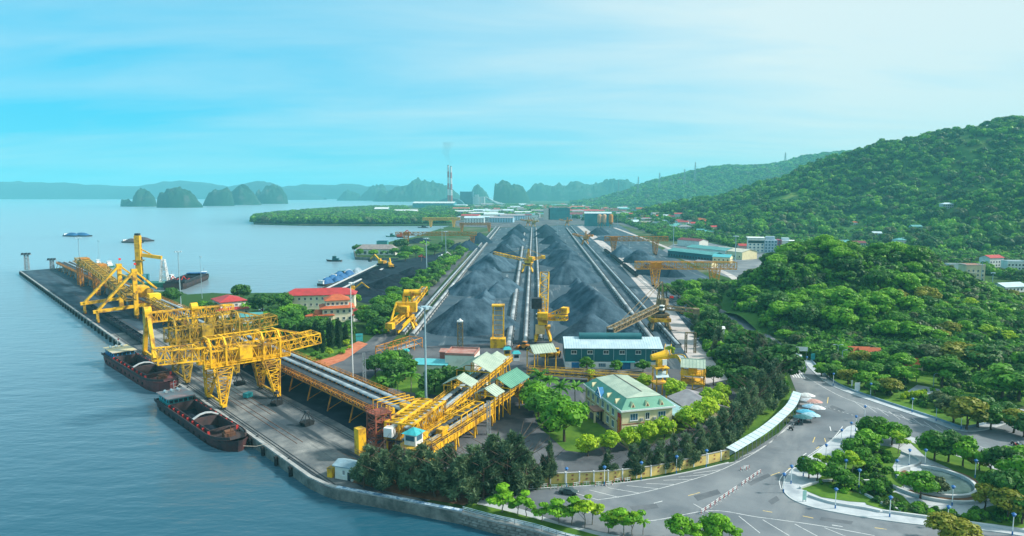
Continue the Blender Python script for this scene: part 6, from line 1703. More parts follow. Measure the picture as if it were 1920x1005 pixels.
m_.add([(x, -90, z) for x, z in pr3] + [(x, -30, z) for x, z in pr3], [(i, i+1, 14+i, 13+i) for i in range(12)] + [tuple(range(13)), tuple(range(25, 12, -1))]); m_.build('arched_hall', M('ps_arch', (.10,.24,.30),.6,var=.2,scale=.03), ps)
for k in range(5):
    m_ = MB(); m_.beam((95 + k*3, -20, 50 - k*4), (170 + k*10, -60, 8), 5); m_.build('coal_gallery', M('ps_pale', (.5,.58,.6)), ps)

# ------------------------------------------------------------------ houses of the town
TOWN = []
def town_house(px, py, w, d_, h, wall, roof, rmat, label, rz=0.0, z=0.0, fl=2, group=None, rise=None):
    loc = G(px, py, z)
    n = max(2, int(w/3))
    wins = [('f', n, 1.8 + 3.2*f_) for f_ in range(fl)]
    t = building('house', label, loc, rz, w, d_, h, wall, roof, rmat, rise or w*.16, .5, 'x', wins=wins, wsize=(1.3, 1.5), detail=False, cat='house', group=group)
    TOWN.append((loc.x, loc.y, max(w, d_)*.75)); return t

# ------------------------------------------------------------------ hills
RIDGES = {
 'hill': [[(1600,1150,240,650),(1250,1200,232,560),(975,1300,200,500),(838,1450,172,480),(675,1600,100,400),(560,1720,60,330),(480,1850,34,260),(400,2050,14,200)],
          [(640,900,26,200),(760,980,70,240),(900,1100,120,300)], [(420,1150,10,120),(520,1250,38,200),(640,1450,80,260)]],
 'far': [[(467,2600,22,300),(569,2600,40,380),(690,2620,72,480),(833,2650,120,620),(975,2700,172,780),(1097,2700,162,800),(1219,2650,200,800),(1381,2600,232,800),(1650,2500,255,800)]],
 'knoll': [[(178,420,25,56),(206,432,33,84),(238,426,27,86),(262,398,11,78),(300,378,5,70),(370,362,4,60)], [(146,366,7,42),(170,352,10,50),(205,348,12,62),(250,338,9,60),(300,325,6,50),(380,318,5,46)]],
}
FS = 1.5
RIDGES['far'] = [[(x*FS, y*FS, 70 + (z - 70)*FS, w*FS) for x, y, z, w in RIDGES['far'][0]]]
RIDGES['far'][0] = [(x, y, max(8, z), w) for x, y, z, w in RIDGES['far'][0]]
def ridge_h(X, Y, lines):
    Hh = np.zeros_like(X)
    for ln in lines:
        for (x0, y0, z0, w0), (x1, y1, z1, w1) in zip(ln, ln[1:]):
            dx, dy = x1 - x0, y1 - y0
            u = np.clip(((X - x0)*dx + (Y - y0)*dy)/(dx*dx + dy*dy), 0, 1)
            d = np.hypot(X - x0 - u*dx, Y - y0 - u*dy)/(w0 + u*(w1 - w0))
            Hh = np.maximum(Hh, (z0 + u*(z1 - z0))*np.where(d < 1, (0.5 + 0.5*np.cos(np.pi*np.clip(d, 0, 1)))**0.85, 0))
    return Hh
def vnoise(X, Y, s, seed):
    """smooth value noise on arrays"""
    x, y = X/s, Y/s; xi, yi = np.floor(x), np.floor(y); fx, fy = x - xi, y - yi
    def h(a, b): 
        v = np.sin(a*127.1 + b*311.7 + seed*74.7)*43758.5453; return v - np.floor(v)
    fx, fy = fx*fx*(3 - 2*fx), fy*fy*(3 - 2*fy)
    return (h(xi, yi)*(1-fx) + h(xi+1, yi)*fx)*(1-fy) + (h(xi, yi+1)*(1-fx) + h(xi+1, yi+1)*fx)*fy - .5
def hfun(X, Y, key):
    X, Y = np.asarray(X, float), np.asarray(Y, float)
    b = ridge_h(X, Y, RIDGES[key]); k = np.clip(b/40, 0, 1)
    amp = {'hill': 26, 'far': 30, 'knoll': 5}[key]; s = {'hill': 130, 'far': 280, 'knoll': 28}[key]
    return b + k*(amp*vnoise(X, Y, s, 3) + amp*.45*vnoise(X, Y, s*.4, 5))
HILLM = ground_mat('hill_undergrowth', ((.030, .10, .018), (.075, .18, .032)), .02, stain=(.22, .28, .07), stain_scale=.006, stain_lo=.58, stain_hi=.66)
def terrain(name, key, x0, x1, y0, y1, st):
    xs = np.arange(x0, x1 + 1, st); ys = np.arange(y0, y1 + 1, st)
    X, Y = np.meshgrid(xs, ys, indexing='ij'); Z = hfun(X, Y, key); Z = np.where(Z < .25, -1.5, Z)
    ny_ = len(ys); vs = np.stack([X, Y, Z], -1).reshape(-1, 3).tolist()
    fs = [(i*ny_+j, (i+1)*ny_+j, (i+1)*ny_+j+1, i*ny_+j+1) for i in range(len(xs)-1) for j in range(ny_-1) if max(Z[i,j], Z[i+1,j], Z[i,j+1], Z[i+1,j+1]) > 0]
    m_ = MB(); m_.v = vs; m_.f = fs; struct(name, m_, HILLM, smooth=True)
terrain('hill_terrain', 'hill', 240, 2300, 620, 2300, 14)
terrain('far_hill_terrain', 'far', 90, 3750, 2620, 5300, 36)
terrain('knoll_terrain', 'knoll', 124, 440, 290, 530, 4)
def ground_z(x, y):
    return float(max(0, hfun(x, y, 'hill'), hfun(x, y, 'knoll')))

# ------------------------------------------------------------------ karst islands and distant ranges
KARST = M('karst_rock_scrub', (.075, .095, .080), .95, col2=(.010, .050, .026), scale=.018, coords='World', lo=.55, hi=.72, bump=.8, bscale=.06, detail=9)
RANGE = M('distant_forest_range', (.008, .030, .034), .95, col2=(.014, .045, .045), scale=.003, coords='World')
def island(name, label, sil, base_py, y=None, mat=KARST, thick=.5, rough=1.0, seed=0, nv=18, group=None, cat='island'):
    if y is None: y = G(960, base_py, WATER_Z).y
    pts = [(XAT(px, y, 0), max(0, ZAT(py, y) - WATER_Z)) for px, py in sil]
    xs = np.array([p[0] for p in pts]); hs = np.array([p[1] for p in pts])
    L_ = xs[-1] - xs[0]; nx_ = int(min(110, max(30, len(sil)*8))); X = np.linspace(xs[0], xs[-1], nx_); Hh = np.interp(X, xs, hs)
    xc = (xs[0] + xs[-1])/2; Hm = hs.max()
    V = np.linspace(-1, 1, nv); vs = []
    for i, x in enumerate(X):
        env = max(.12, math.sqrt(max(0, 1 - ((x - xc)/(L_/2*1.02))**2)))
        th = min(L_*thick, 2.2*Hm + 60)*env*.6 + Hh[i]*.25
        for v in V:
            prof = max(0, 1 - abs(v)**3.2)
            n1 = float(vnoise(np.array(x), np.array(v*th*1.0 + seed*50), max(8, Hm*.35), seed)); n2 = float(vnoise(np.array(x), np.array(v*th + 9.), max(4, Hm*.12), seed + 3))
            z = Hh[i]*prof*(1 + (rough*.42*n1 + rough*.25*n2)*(abs(v) > .12))
            vs.append((x - xc, v*th + rough*n1*Hm*.15*(1 - abs(v)), max(-3, z - (3 if abs(v) == 1 else 0))))
    m_ = MB(); m_.v = vs; m_.f = [(i*nv+j, (i+1)*nv+j, (i+1)*nv+j+1, i*nv+j+1) for i in range(nx_-1) for j in range(nv-1)]
    o = m_.build(name, mat, smooth=mat is not KARST); o.location = (xc, y, WATER_Z)
    if label: tag(o, label, cat, group)
    else: o['kind'] = 'structure'
    return o
island('karst_island', 'small twin horned karst island with a low rock on its left', [(229.5,388),(230,375),(238,374),(246,381),(258,376),(261,359),(268,357),(276,364),(281,359),(286,364),(290,380),(291.5,388)], 387, seed=1)
island('karst_island', 'broad domed karst island right of the twin horned one', [(298.5,389),(302,363),(312,361),(320,355),(332,352),(350,356),(360,364),(366,374),(377,383),(378.5,389)], 389, seed=2)
island('karst_island', 'rounded karst island touching the tall central karst', [(381,386),(390,370),(395,361),(405,358),(425,354),(433,360),(438,386)], 386, seed=3)
island('karst_island', 'tall peaked karst island in the middle of the left cluster', [(430,384),(437,360),(447,350),(458,345),(466,349),(477,362),(485,376),(490,384)], 384, seed=4)
island('karst_island', 'squat karst island with pale cliff right of the peaked one', [(478,382),(483,361),(488,357),(493,364),(496,353),(510,347),(527,352),(536,363),(538,377),(539,382)], 382, seed=5)
island('karst_island', 'tiny low dark islet alone on the bay', [(559,374),(567,367),(580,366.5),(589,374)], 374.5, seed=6, rough=.4)
island('karst_island', 'small double humped karst left of the power station range', [(631,376),(645,362),(653,358),(660,361),(672,362),(678,376)], 376, seed=7)
island('karst_island', 'sharp pyramid karst between the double hump and the big massif', [(670,376),(690,358),(705,348),(716,347),(722,354),(730,364),(740,376)], 376, seed=8)
island('karst_island', 'big broad karst massif behind the chimneys', [(700,379),(708,362),(716,357),(728,361),(738,356),(750,350),(765,347),(780,339),(795,341),(808,345),(820,347),(838,350),(852,358),(864,370),(868,379)], 377.5, seed=9)
island('karst_hill', 'karst knob right of the boiler house', [(876,378),(887,353),(897,351),(910,360),(922,378)], 378, seed=10, cat='hill')
island('karst_hill', 'steep flat topped karst hill right of the power station', [(924,381),(928,346),(938,343),(950,346),(965,347),(980,352),(990,366),(995,381)], 381, seed=11, cat='hill')
island('karst_hill', 'hazy many peaked karst range along the far right shore', [(972,372),(985,364),(1000,349),(1015,347),(1030,352),(1045,346),(1060,349),(1080,344),(1105,350),(1130,344),(1160,336),(1178,340),(1195,354),(1240,360),(1300,372)], 370, y=6400, seed=12, cat='hill')
island('karst_island', 'faint hazy islet pair at the far left of the bay', [(35,373),(50,362),(58,355),(68,362),(73,366),(78,357),(86,359),(97,373)], 372.5, seed=13)
island('karst_island', 'faint hazy islet at the left picture edge', [(-30,372),(-8,358),(5,362),(14,366),(26,372)], 372, seed=14)
island('distant_hills', None, [(-700,372),(-500,338),(-320,346),(-150,338),(0,345),(28,340),(50,345),(62,340),(90,344),(130,343),(165,349),(185,346),(240,351),(285,347),(335,339),(380,342),(430,351),(470,343),(530,351),(580,346),(630,347),(665,345),(690,350),(740,347),(790,360),(860,370)], 370, y=8600, mat=RANGE, seed=15, rough=.35)
island('distant_hills', None, [(440,371),(460,346),(485,339),(505,343),(530,352),(570,358),(610,371)], 370, y=7600, mat=RANGE, seed=16, rough=.3)

# ------------------------------------------------------------------ smoke from the power station
b = G(843, 388); 
m_ = MB(); n = 14; rows = 14; vs = []
for r_ in range(rows + 1):
    u = r_/rows; z = ZAT(311, b.y) + u*118; rad = 5 + 26*u**1.1; cx_ = -16*math.sin(u*2.4) + 4*math.sin(u*9)
    for i in range(n):
        a = 2*math.pi*i/n; k = 1 + .18*math.sin(a*3 + u*8); vs.append((cx_ + rad*k*math.cos(a), rad*k*math.sin(a), z))
m_.add(vs, [(r_*n+i, r_*n+(i+1) % n, (r_+1)*n+(i+1) % n, (r_+1)*n+i) for r_ in range(rows) for i in range(n)] + [tuple(range(n))[::-1], tuple(range(rows*n, rows*n+n))])
sm = bpy.data.materials.new('chimney_smoke'); sm.use_nodes = True; nt = sm.node_tree; nt.nodes.clear()
out = nt.nodes.new('ShaderNodeOutputMaterial'); v_ = nt.nodes.new('ShaderNodeVolumePrincipled')
v_.inputs['Color'].default_value = (.30, .36, .40, 1); v_.inputs['Density'].default_value = .006
nt.links.new(v_.outputs[0], out.inputs['Volume'])
o = m_.build('smoke', sm); o.location = (b.x + 4, b.y, 0); tag(o, 'faint grey smoke drifting up from the chimneys', kind='stuff')

# ------------------------------------------------------------------ trees: crown and trunk meshes per kind
def leaf_mesh(name, blobs, n, size, mat, seed, droop=0.0, aspect=1.5, jitter=.7, upb=.25, hollow=.55):
    """foliage: leaf-clump faces spread over many small blobs (cx,cy,cz,rx,ry,rz)"""
    rs = np.random.RandomState(seed)
    vol = np.array([(b[3]*b[4]*b[5])**(2/3) for b in blobs]); cnt = np.maximum(4, (n*vol/vol.sum())).astype(int)
    V = []; T = []
    for b, k in zip(blobs, cnt):
        d = rs.normal(size=(k, 3)); d /= np.linalg.norm(d, axis=1)[:, None]
        r = hollow + (1 - hollow)*rs.rand(k)**.6
        c = np.array(b[:3]) + d*r[:, None]*np.array(b[3:6])
        nr = d + rs.normal(size=(k, 3))*jitter*.55; nr[:, 2] += upb; nr /= np.linalg.norm(nr, axis=1)[:, None]
        t = np.cross(nr, rs.normal(size=(k, 3))); t /= np.linalg.norm(t, axis=1)[:, None] + 1e-9
        if droop:
            t = t*(1 - abs(droop)) + np.array([0, 0, -1.0])*droop + d*.25; t /= np.linalg.norm(t, axis=1)[:, None] + 1e-9
            nr = np.cross(t, np.cross(nr, t)); nr /= np.linalg.norm(nr, axis=1)[:, None] + 1e-9
        w = np.cross(nr, t); s_ = size*(.6 + .8*rs.rand(k))[:, None]
        q = np.stack([c - t*s_*aspect*.5, c + w*s_*.5, c + t*s_*aspect*.5, c - w*s_*.5], 1)
        V.append(q.reshape(-1, 3)); tone = rs.rand()*.6 + .2
        T.append(np.clip(tone + rs.normal(size=k)*.12, 0, 1))
    V = np.concatenate(V); T = np.concatenate(T); nf = len(T)
    me = bpy.data.meshes.new(name)
    me.vertices.add(len(V)); me.vertices.foreach_set('co', V.ravel())
    me.loops.add(nf*4); me.loops.foreach_set('vertex_index', np.arange(nf*4))
    me.polygons.add(nf); me.polygons.foreach_set('loop_start', np.arange(0, nf*4, 4))
    at = me.attributes.new('tone', 'FLOAT', 'FACE'); at.data.foreach_set('value', T)
    me.materials.append(mat); me.update(); me.validate()
    return me
def trunk_mesh(name, h, r, limbs, mat, seed, lean=.05):
    rr = random.Random(seed); m_ = MB(); p = Vector((0, 0, -.3)); n = 4
    for k in range(n):
        q = Vector((rr.uniform(-1, 1)*lean*h, rr.uniform(-1, 1)*lean*h, h*(k + 1)/n)); m_.tube(p, q, r*(1 - .14*k), r*(1 - .14*(k + 1)), 7, caps=False); p = q
    for k in range(limbs):
        a = rr.uniform(0, 6.28); z = h*rr.uniform(.45, .95); l = h*rr.uniform(.4, .75)
        m_.tube((0, 0, z), (math.cos(a)*l*.8, math.sin(a)*l*.8, z + l*.75), r*.45, r*.12, 5, caps=False)
    me = m_.mesh(name); me.materials.append(mat); return me
L_DARK = leaf_mat('leaf_dark', (.020, .084, .020), (.090, .250, .040))
L_MID = leaf_mat('leaf_mid', (.032, .135, .016), (.150, .385, .032))
L_BRIGHT = leaf_mat('leaf_bright', (.060, .23, .010), (.24, .52, .022), .3)
L_LIME = leaf_mat('leaf_lime', (.18, .38, .008), (.52, .68, .025), .3)
L_CAS = leaf_mat('leaf_casuarina', (.042, .100, .056), (.190, .280, .130), .35)
L_CYP = leaf_mat('leaf_cypress', (.010, .042, .020), (.036, .095, .036), .1)
L_YEL = leaf_mat('leaf_yellowing', (.11, .16, .015), (.34, .34, .03), .3)
L_GREY = leaf_mat('leaf_greyish', (.055, .095, .03), (.16, .21, .08), .2)
def blobs_round(rr, n, R_, hz, z0, br=.42):
    out = []
    for k in range(n):
        a = rr.uniform(0, 6.28); u = rr.uniform(-.55, 1); rad = math.sqrt(max(0, 1 - u*u))*R_*rr.uniform(.5, .82)
        b = R_*br*rr.uniform(.7, 1.25); out.append((rad*math.cos(a), rad*math.sin(a), z0 + hz*(.5 + .42*u), b, b, b*.72))
    return out
CROWNS = {}
def make_kind(kind, nvar=3):
    res = []
    for v in range(nvar):
        rr = random.Random(hash(kind) % 1 + v*17 + len(kind)*5); sd = v + len(kind)*13
        if kind in ('broad', 'bright', 'dark', 'yellow', 'grey'):
            mt = {'broad': L_MID, 'bright': L_BRIGHT, 'dark': L_DARK, 'yellow': L_YEL, 'grey': L_GREY}[kind]
            R_ = 4.2; bl = blobs_round(rr, 24, R_, 6.2, 2.6); cr = leaf_mesh('crown', bl, 2300, .62, mt, sd); tr = trunk_mesh('trunk', 4.2, .3, 5, WOOD, sd); H_ = 9
        elif kind == 'lime':
            R_ = 3.6; bl = blobs_round(rr, 26, R_, 5.4, 1.6, .36) + [(0, 0, 4.2, 2.4, 2.4, 2.0)]; cr = leaf_mesh('crown', bl, 2200, .5, L_LIME, sd, upb=.4); tr = trunk_mesh('trunk', 2.6, .22, 3, WOOD, sd); H_ = 7
        elif kind == 'casuarina':
            bl = []
            for k in range(34):
                u = rr.uniform(.10, 1); rad = 3.4*(1 - u*.80)*rr.uniform(.3, 1.1); a = rr.uniform(0, 6.28); b = (1.45 - .8*u)*rr.uniform(.6, 1.2)
                bl.append((rad*math.cos(a), rad*math.sin(a), 1.0 + u*11, b*.85, b*.85, b*1.5))
            cr = leaf_mesh('crown', bl, 3000, .26, L_CAS, sd, droop=-.5, aspect=4.6, hollow=.2); tr = trunk_mesh('trunk', 10, .24, 8, WOOD, sd, .02); H_ = 13
        elif kind == 'cypress':
            bl = [(rr.uniform(-.25, .25), rr.uniform(-.25, .25), 1 + k*.8, 1.25*math.sin(math.pi*min(1, (k + 1.6)/14))**.7 + .2,)*1 for k in range(12)]
            bl = [(x, y, z, r, r, 1.0) for x, y, z, r in bl]; cr = leaf_mesh('crown', bl, 1500, .4, L_CYP, sd, droop=-.75, aspect=2.4, hollow=.5); tr = trunk_mesh('trunk', 3, .2, 0, WOOD, sd); H_ = 11.5
        elif kind == 'street':
            bl = []
            for k in range(11):
                a = rr.uniform(0, 6.28); rad = rr.uniform(.3, 2.0); b = rr.uniform(.7, 1.15); bl.append((rad*math.cos(a), rad*math.sin(a), 3.0 + rr.choice((0, .8, 1.6, 2.3)), b, b, b*.42))
            cr = leaf_mesh('crown', bl, 900, .42, L_LIME if v % 2 else L_BRIGHT, sd, upb=.6); tr = trunk_mesh('trunk', 3.4, .12, 5, BARKP, sd); H_ = 6
        elif kind == 'bush':
            bl = blobs_round(rr, 9, 1.4, 1.9, .1, .5); cr = leaf_mesh('crown', bl, 420, .34, L_MID if v else L_BRIGHT, sd); tr = trunk_mesh('trunk', .7, .1, 2, WOOD, sd); H_ = 2
        elif kind == 'palm':
            m_ = MB(); nf = 18
            for k in range(nf):
                a = 6.283*k/nf + rr.uniform(-.15, .15); el = rr.uniform(.1, 1.15); p = Vector((0, 0, 7.2)); d_ = Vector((math.cos(a)*math.cos(el), math.sin(a)*math.cos(el), math.sin(el))); sd_ = Vector((-math.sin(a), math.cos(a), 0))
                w0 = .55
                for s_ in range(6):
                    q = p + d_*.62; d_ = (d_ + Vector((0, 0, -.24))).normalized(); w1 = .62*(1 - abs(s_ - 2)/5); dr = Vector((0, 0, -.28))
                    m_.quad(p, q, q + sd_*w1 + dr, p + sd_*w0 + dr); m_.quad(p, q, q - sd_*w1 + dr, p - sd_*w0 + dr); p = q; w0 = w1
            cr = m_.mesh('fronds'); at = cr.attributes.new('tone', 'FLOAT', 'FACE'); at.data.foreach_set('value', np.random.RandomState(sd).rand(len(cr.polygons))*.5 + .3); cr.materials.append(L_MID if v % 2 == 0 else L_BRIGHT)
            tr = trunk_mesh('trunk', 7.2, .22, 0, BARKP, sd, .03); H_ = 9
        res.append((cr, tr, H_))
    CROWNS[kind] = res
for k_ in ('broad', 'bright', 'dark', 'yellow', 'grey', 'lime', 'casuarina', 'cypress', 'street', 'bush', 'palm'): make_kind(k_, 4 if k_ in ('broad', 'casuarina', 'bright') else 3)
TREES = []
def tree(kind, loc, h, label, group=None, wide=1.0, name=None, rnd=rng):
    cr, tr, H_ = CROWNS[kind][rnd.randrange(len(CROWNS[kind]))]
    nm = name or {'palm': 'palm_tree', 'bush': 'bush', 'cypress': 'cypress_tree', 'casuarina': 'casuarina_tree'}.get(kind, 'broadleaf_tree')
    t = thing(nm, label, 'bush' if kind == 'bush' else 'palm' if kind == 'palm' else 'tree', loc, rnd.uniform(0, 6.28), group)
    s_ = h/H_; t.scale = (s_*wide, s_*wide, s_)
    obj('trunk', tr, t); obj('crown' if kind != 'palm' else 'fronds', cr, t)
    TREES.append((loc[0], loc[1], h*.45)); return t
def row(kind, pts, label, group, sizes=(6, 8), wide=1.0, name=None):
    """trees standing in a row: pts are ground pixels (or (px, py, height))"""
    N = ['first', 'second', 'third', 'fourth', 'fifth', 'sixth', 'seventh', 'eighth', 'ninth', 'tenth', 'eleventh', 'twelfth', 'thirteenth', 'fourteenth', 'fifteenth', 'sixteenth', 'seventeenth', 'eighteenth', 'nineteenth', 'twentieth']
    for k, p in enumerate(pts):
        h = p[2] if len(p) > 2 else rng.uniform(*sizes)
        kd = kind if isinstance(kind, str) else kind[k % len(kind)]
        tree(kd, G(p[0], p[1]), h, label % (N[k] if k < 20 else 'number %d' % (k + 1)), group, wide*rng.uniform(.92, 1.1), name)

# ------------------------------------------------------------------ houses along the railway and on the slopes
HW = [M('house_white', (.70,.72,.70),.8,var=.15), M('house_cream', (.66,.55,.36),.8,var=.15), M('house_blue', (.30,.50,.62),.8,var=.15), M('house_pink', (.62,.40,.34),.8,var=.15), M('house_grey', (.45,.47,.48),.8,var=.15)]
HR = [REDROOF, TILEROOF, TEALROOF, GREYROOF, SKYROOF, MAROON]
wname = ['white', 'cream', 'pale blue', 'pinkish', 'grey']; rname = ['red', 'orange', 'teal', 'grey', 'pale blue', 'maroon']
def zfind(px, py):
    """where the sight line through a pixel first meets the hillside"""
    u = (px - 960)/F_PX; v = (502.5 - py)/F_PX; dy, dz = CP + v*SP, -SP + v*CP
    K = np.arange(300, 2200, 4.0); T = K/dy; Z = CAM_H + dz*T
    gz = np.maximum(0, np.maximum(hfun(u*T, K, 'hill'), hfun(u*T, K, 'knoll')))
    hit = np.nonzero(Z <= gz)[0]
    if len(hit): i = hit[0]; return Vector((u*T[i], K[i], max(0, gz[i])))
    return G(px, py)
hs = [((1318, 428), 12, 9, 7, 0, 'gable', 0, 'white house with red gable roof at the foot of the hill road'),
 ((1250, 420), 16, 10, 6, 0, 'gable', 4, 'long white house with pale roof right of the coal silos'),
 ((1272, 408), 18, 12, 8, 0, 'gable', 0, 'tall white house with red roof on the lower hill slope'),
 ((1200, 398), 20, 12, 10, 3, 'gable', 1, 'pinkish block with orange roof above the silo house'),
 ((1330, 440), 14, 9, 5, 1, 'gable', 2, 'cream bungalow with teal roof behind the maroon shed'),
 ((1340, 432), 12, 9, 6, 1, 'gable', 0, 'cream house with red roof beside the green slope'),
 ((1285, 432), 24, 12, 7, 0, 'hip', 3, 'white hall with grey hipped roof near the shed row'),
 ((1395, 470), 12, 8, 6, 3, 'gable', 0, 'pinkish red roofed house left of the modern white block'),
 ((1508, 472), 9, 7, 5.5, 0, 'gable', 1, 'small white house with orange roof right of the modern white block'),
 ((1601, 423), 12, 10, 5, 0, 'hip', 1, 'white bungalow with orange hip roof alone among the hill trees'),
 ((1585, 460), 18, 10, 4.5, 4, 'gable', 2, 'low grey house with teal roof on the slope terrace'),
 ((1612, 462), 16, 9, 4.5, 4, 'gable', 5, 'low grey house with maroon roof beside the teal one'),
 ((1645, 448), 12, 9, 8, 2, 'gable', 4, 'pale blue gabled house above the terrace'),
 ((1600, 472), 9, 8, 6, 2, 'flat', 4, 'bright pale blue cube house below the terrace'),
 ((1690, 468), 12, 9, 11, 0, 'hip', 2, 'white three storey house with teal roof in the hill gap'),
 ((1720, 432), 16, 8, 5, 2, 'gable', 2, 'pale blue long house with teal roof higher on the slope'),
 ((1778, 392), 16, 10, 7, 4, 'hip', 4, 'temple like house with upswept pale roof on the upper slope'),
 ((1716, 486), 8, 8, 7, 0, 'hip', 0, 'small tower house with red pyramid roof behind the knoll'),
 ((1692, 494), 10, 8, 6, 0, 'gable', 1, 'white house with orange gable peeking over the knoll'),
 ((1790, 516), 10, 9, 8.5, 0, 'flat', 3, 'white cube house behind the knoll crest'),
 ((1868, 502), 17, 11, 9, 0, 'gable', 0, 'white two storey house with red gable roof on the right'),
 ((1908, 508), 18, 10, 8, 0, 'flat', 4, 'white house with pale flat roof at the right edge'),
 ((1652, 470), 12, 8, 5, 1, 'gable', 3, 'cream low house with grey roof in the hill gap'),
 ((1905, 548), 20, 12, 4, 0, 'gable', 4, 'long low white shed at the right edge below the houses')]
for (px, py), w, d_, h, wi, rt, ri, lab in hs:
    p = zfind(px, py)
    t = building('house', lab, p, R(rng.uniform(-18, 18)), w, d_, h, HW[wi], rt, HR[ri], 2.2 if rt != 'flat' else 0, .6, 'x', wins=[('f', max(2, int(w/3)), 1.9 + 3.2*k) for k in range(max(1, int(h/3.3)))], wsize=(1.4, 1.5), detail=False, cat='house')
    TOWN.append((p.x, p.y - 6, max(w, d_)*.75)); TOWN.append((p.x*.982, p.y*.982 - 8, w*.85)); TOWN.append((p.x*.962, p.y*.962 - 10, w*.8))
# ornate cream town house
p = zfind(1828, 530)
ch = building('town_house', 'tall cream three storey house with balconies and flat roof right of the knoll', p + Vector((0, 0, 0)), R(-6), 14, 12, 13, HW[1], 'flat', TILEROOF, wins=(('f', 4, 2), ('f', 4, 5.4), ('f', 4, 8.8), ('r', 3, 5.4), ('r', 3, 8.8)), wsize=(1.5, 2.0), cat='house', parapet=WALLW)
for z in (3.6, 7.2):
    m_ = MB(); m_.box(-6.5, 0, -1.4, -.01, z, z + .2); b_ = m_.build('balcony', WALLW, ch); m_ = MB(); m_.rail([(-6.5, -1.3, z + .2), (0, -1.3, z + .2)], .9, .6, .06); m_.build('railing', WALLW, b_)
TOWN.append((p.x, p.y - 8, 16)); TOWN.append((p.x*.96, p.y*.96 - 8, 14))
# small houses of the far town strip
rh = random.Random(12); nh = 0
for k in range(420):
    if nh >= 120: break
    u = rh.random(); px = 1010 + 330*u; py = 392 + 40*u + rh.uniform(-16, 8)*(1 if u > .1 else .5)
    if px < 1180 and py > 398: continue
    q = zfind(px, py)
    if q.z > 45 or any((q.x - a)**2 + (q.y - b)**2 < (r + 9)**2 for a, b, r in TOWN): continue
    wi, ri = rh.choice([0, 0, 0, 1, 2, 3, 4]), rh.choice([0, 0, 1, 1, 2, 3, 4, 5])
    w = rh.uniform(10, 22); d_ = rh.uniform(8, 12); h = rh.choice([4, 6.5, 6.5, 9])
    building('house', '%s%s house with %s roof in the distant town %s' % ('tall ' if h > 8 else 'low ' if h < 5 else '', wname[wi], rname[ri], 'beyond the silos' if px < 1120 else 'right above the silo house' if px < 1200 else 'along the railway bend' if px < 1270 else 'at the hill foot'), q, R(rh.uniform(-40, 40)), w, d_, h, HW[wi], rh.choice(['gable', 'gable', 'flat']), HR[ri], 2.6, .7, 'x', wins=[('f', max(2, int(w/4)), 1.9 + 3.2*f_) for f_ in range(max(1, int(h/3.3)))], wsize=(1.6, 1.6), detail=False, cat='house', group='distant town houses')
    TOWN.append((q.x, q.y, w*.6)); nh += 1

# works, depots and houses crowding the flat beyond the stockyard
rw_ = random.Random(31); nw = 0
for k in range(900):
    if nw >= 95: break
    px, py = rw_.uniform(858, 1175), rw_.uniform(385.5, 419)
    if py > 413 and px > 985: continue
    q = G(px, py)
    if any((q.x - a)**2 + (q.y - b)**2 < (r + 22)**2 for a, b, r in TOWN): continue
    if any(abs(q.x - G(*p).x) < 60 and abs(q.y - G(*p).y) < 70 for p in ((905,405),(870,402),(940,408),(1050,412),(1121,424),(980,404),(925,399),(878,386),(1003,416))): continue
    big = rw_.random() < .45; wi, ri = rw_.choice([0, 0, 1, 4, 2]), rw_.choice([3, 3, 4, 4, 2, 0, 1, 5])
    w, d_, h = (rw_.uniform(34, 70), rw_.uniform(18, 28), rw_.uniform(8, 13)) if big else (rw_.uniform(14, 26), rw_.uniform(10, 14), rw_.choice([5, 8, 11]))
    building('depot' if big else 'house', '%s %s with %s roof on the flat %s' % (wname[wi], 'depot shed' if big else 'house', rname[ri], 'left of the far works' if px < 960 else 'behind the teal works' if px < 1070 else 'behind the silo house'), q, R(rw_.uniform(-15, 15)), w, d_, h, HW[wi], 'gable', HR[ri], h*.28, .8, 'x',
             wins=[('f', max(2, int(w/6)), 2 + 3.3*f_) for f_ in range(max(1, int(h/3.6)))], wsize=(2, 1.8), detail=False, cat='shed' if big else 'house', group='works and houses beyond the stockyard')
    TOWN.append((q.x, q.y, w*.5)); nw += 1

# ------------------------------------------------------------------ trees and bushes, grove by grove
row('lime', [(1102, 856, 6.2), (1143, 848, 5.6), (1180, 841, 6.0), (1213, 834, 6.4), (1246, 824, 6.4)], 'lime green rounded tree along the office front, %s from the parked black cars', 'lime trees before the office')
row('lime', [(1290, 812, 7.8), (1322, 796, 8), (1345, 780, 7.6), (1352, 755, 6.6), (1330, 768, 7)], 'lime green rounded tree behind the office towards the haul road, %s from the office corner', 'lime trees behind the office')
row(['bright', 'broad'], [(1058, 828, 11.5), (1025, 800, 11), (1010, 782, 10), (1000, 765, 9)], 'big bright green tree left of the office, %s from the parking wall', 'big trees left of the office', wide=1.15)
row('palm', [(1050, 772, 10), (1078, 768, 9), (1012, 748, 10), (1090, 790, 6), (1030, 752, 9)], 'feathery palm beside the office entrance, %s from the flagged porch', 'palms by the office')
row('lime', [(1208, 730, 5.6), (1108, 715, 4.5), (1262, 752, 7.5), (1256, 668, 4.5)], 'small green tree by the cross conveyor, %s from the dust cannon', 'trees by the cross conveyor')
row('broad', [(1100, 696, 5.4), (1155, 698, 4.6), (1206, 698, 4.8)], 'dark shrubby tree against the teal warehouse front, %s from its left door', 'trees at the warehouse front', wide=1.3)
row('dark', [(1338, 722, 7)], '%s dark umbrella shaped tree alone beside the haul road end', None)
cas = [(682, 914, 9), (700, 900, 9), (722, 920, 10.5), (745, 908, 10), (768, 926, 11), (792, 914, 11), (815, 932, 11.5), (838, 920, 12), (862, 938, 11.5), (886, 926, 12.5), (905, 938, 12), (925, 920, 14), (950, 930, 13.5), (968, 912, 14.5), (985, 924, 12), (690, 882, 7)]
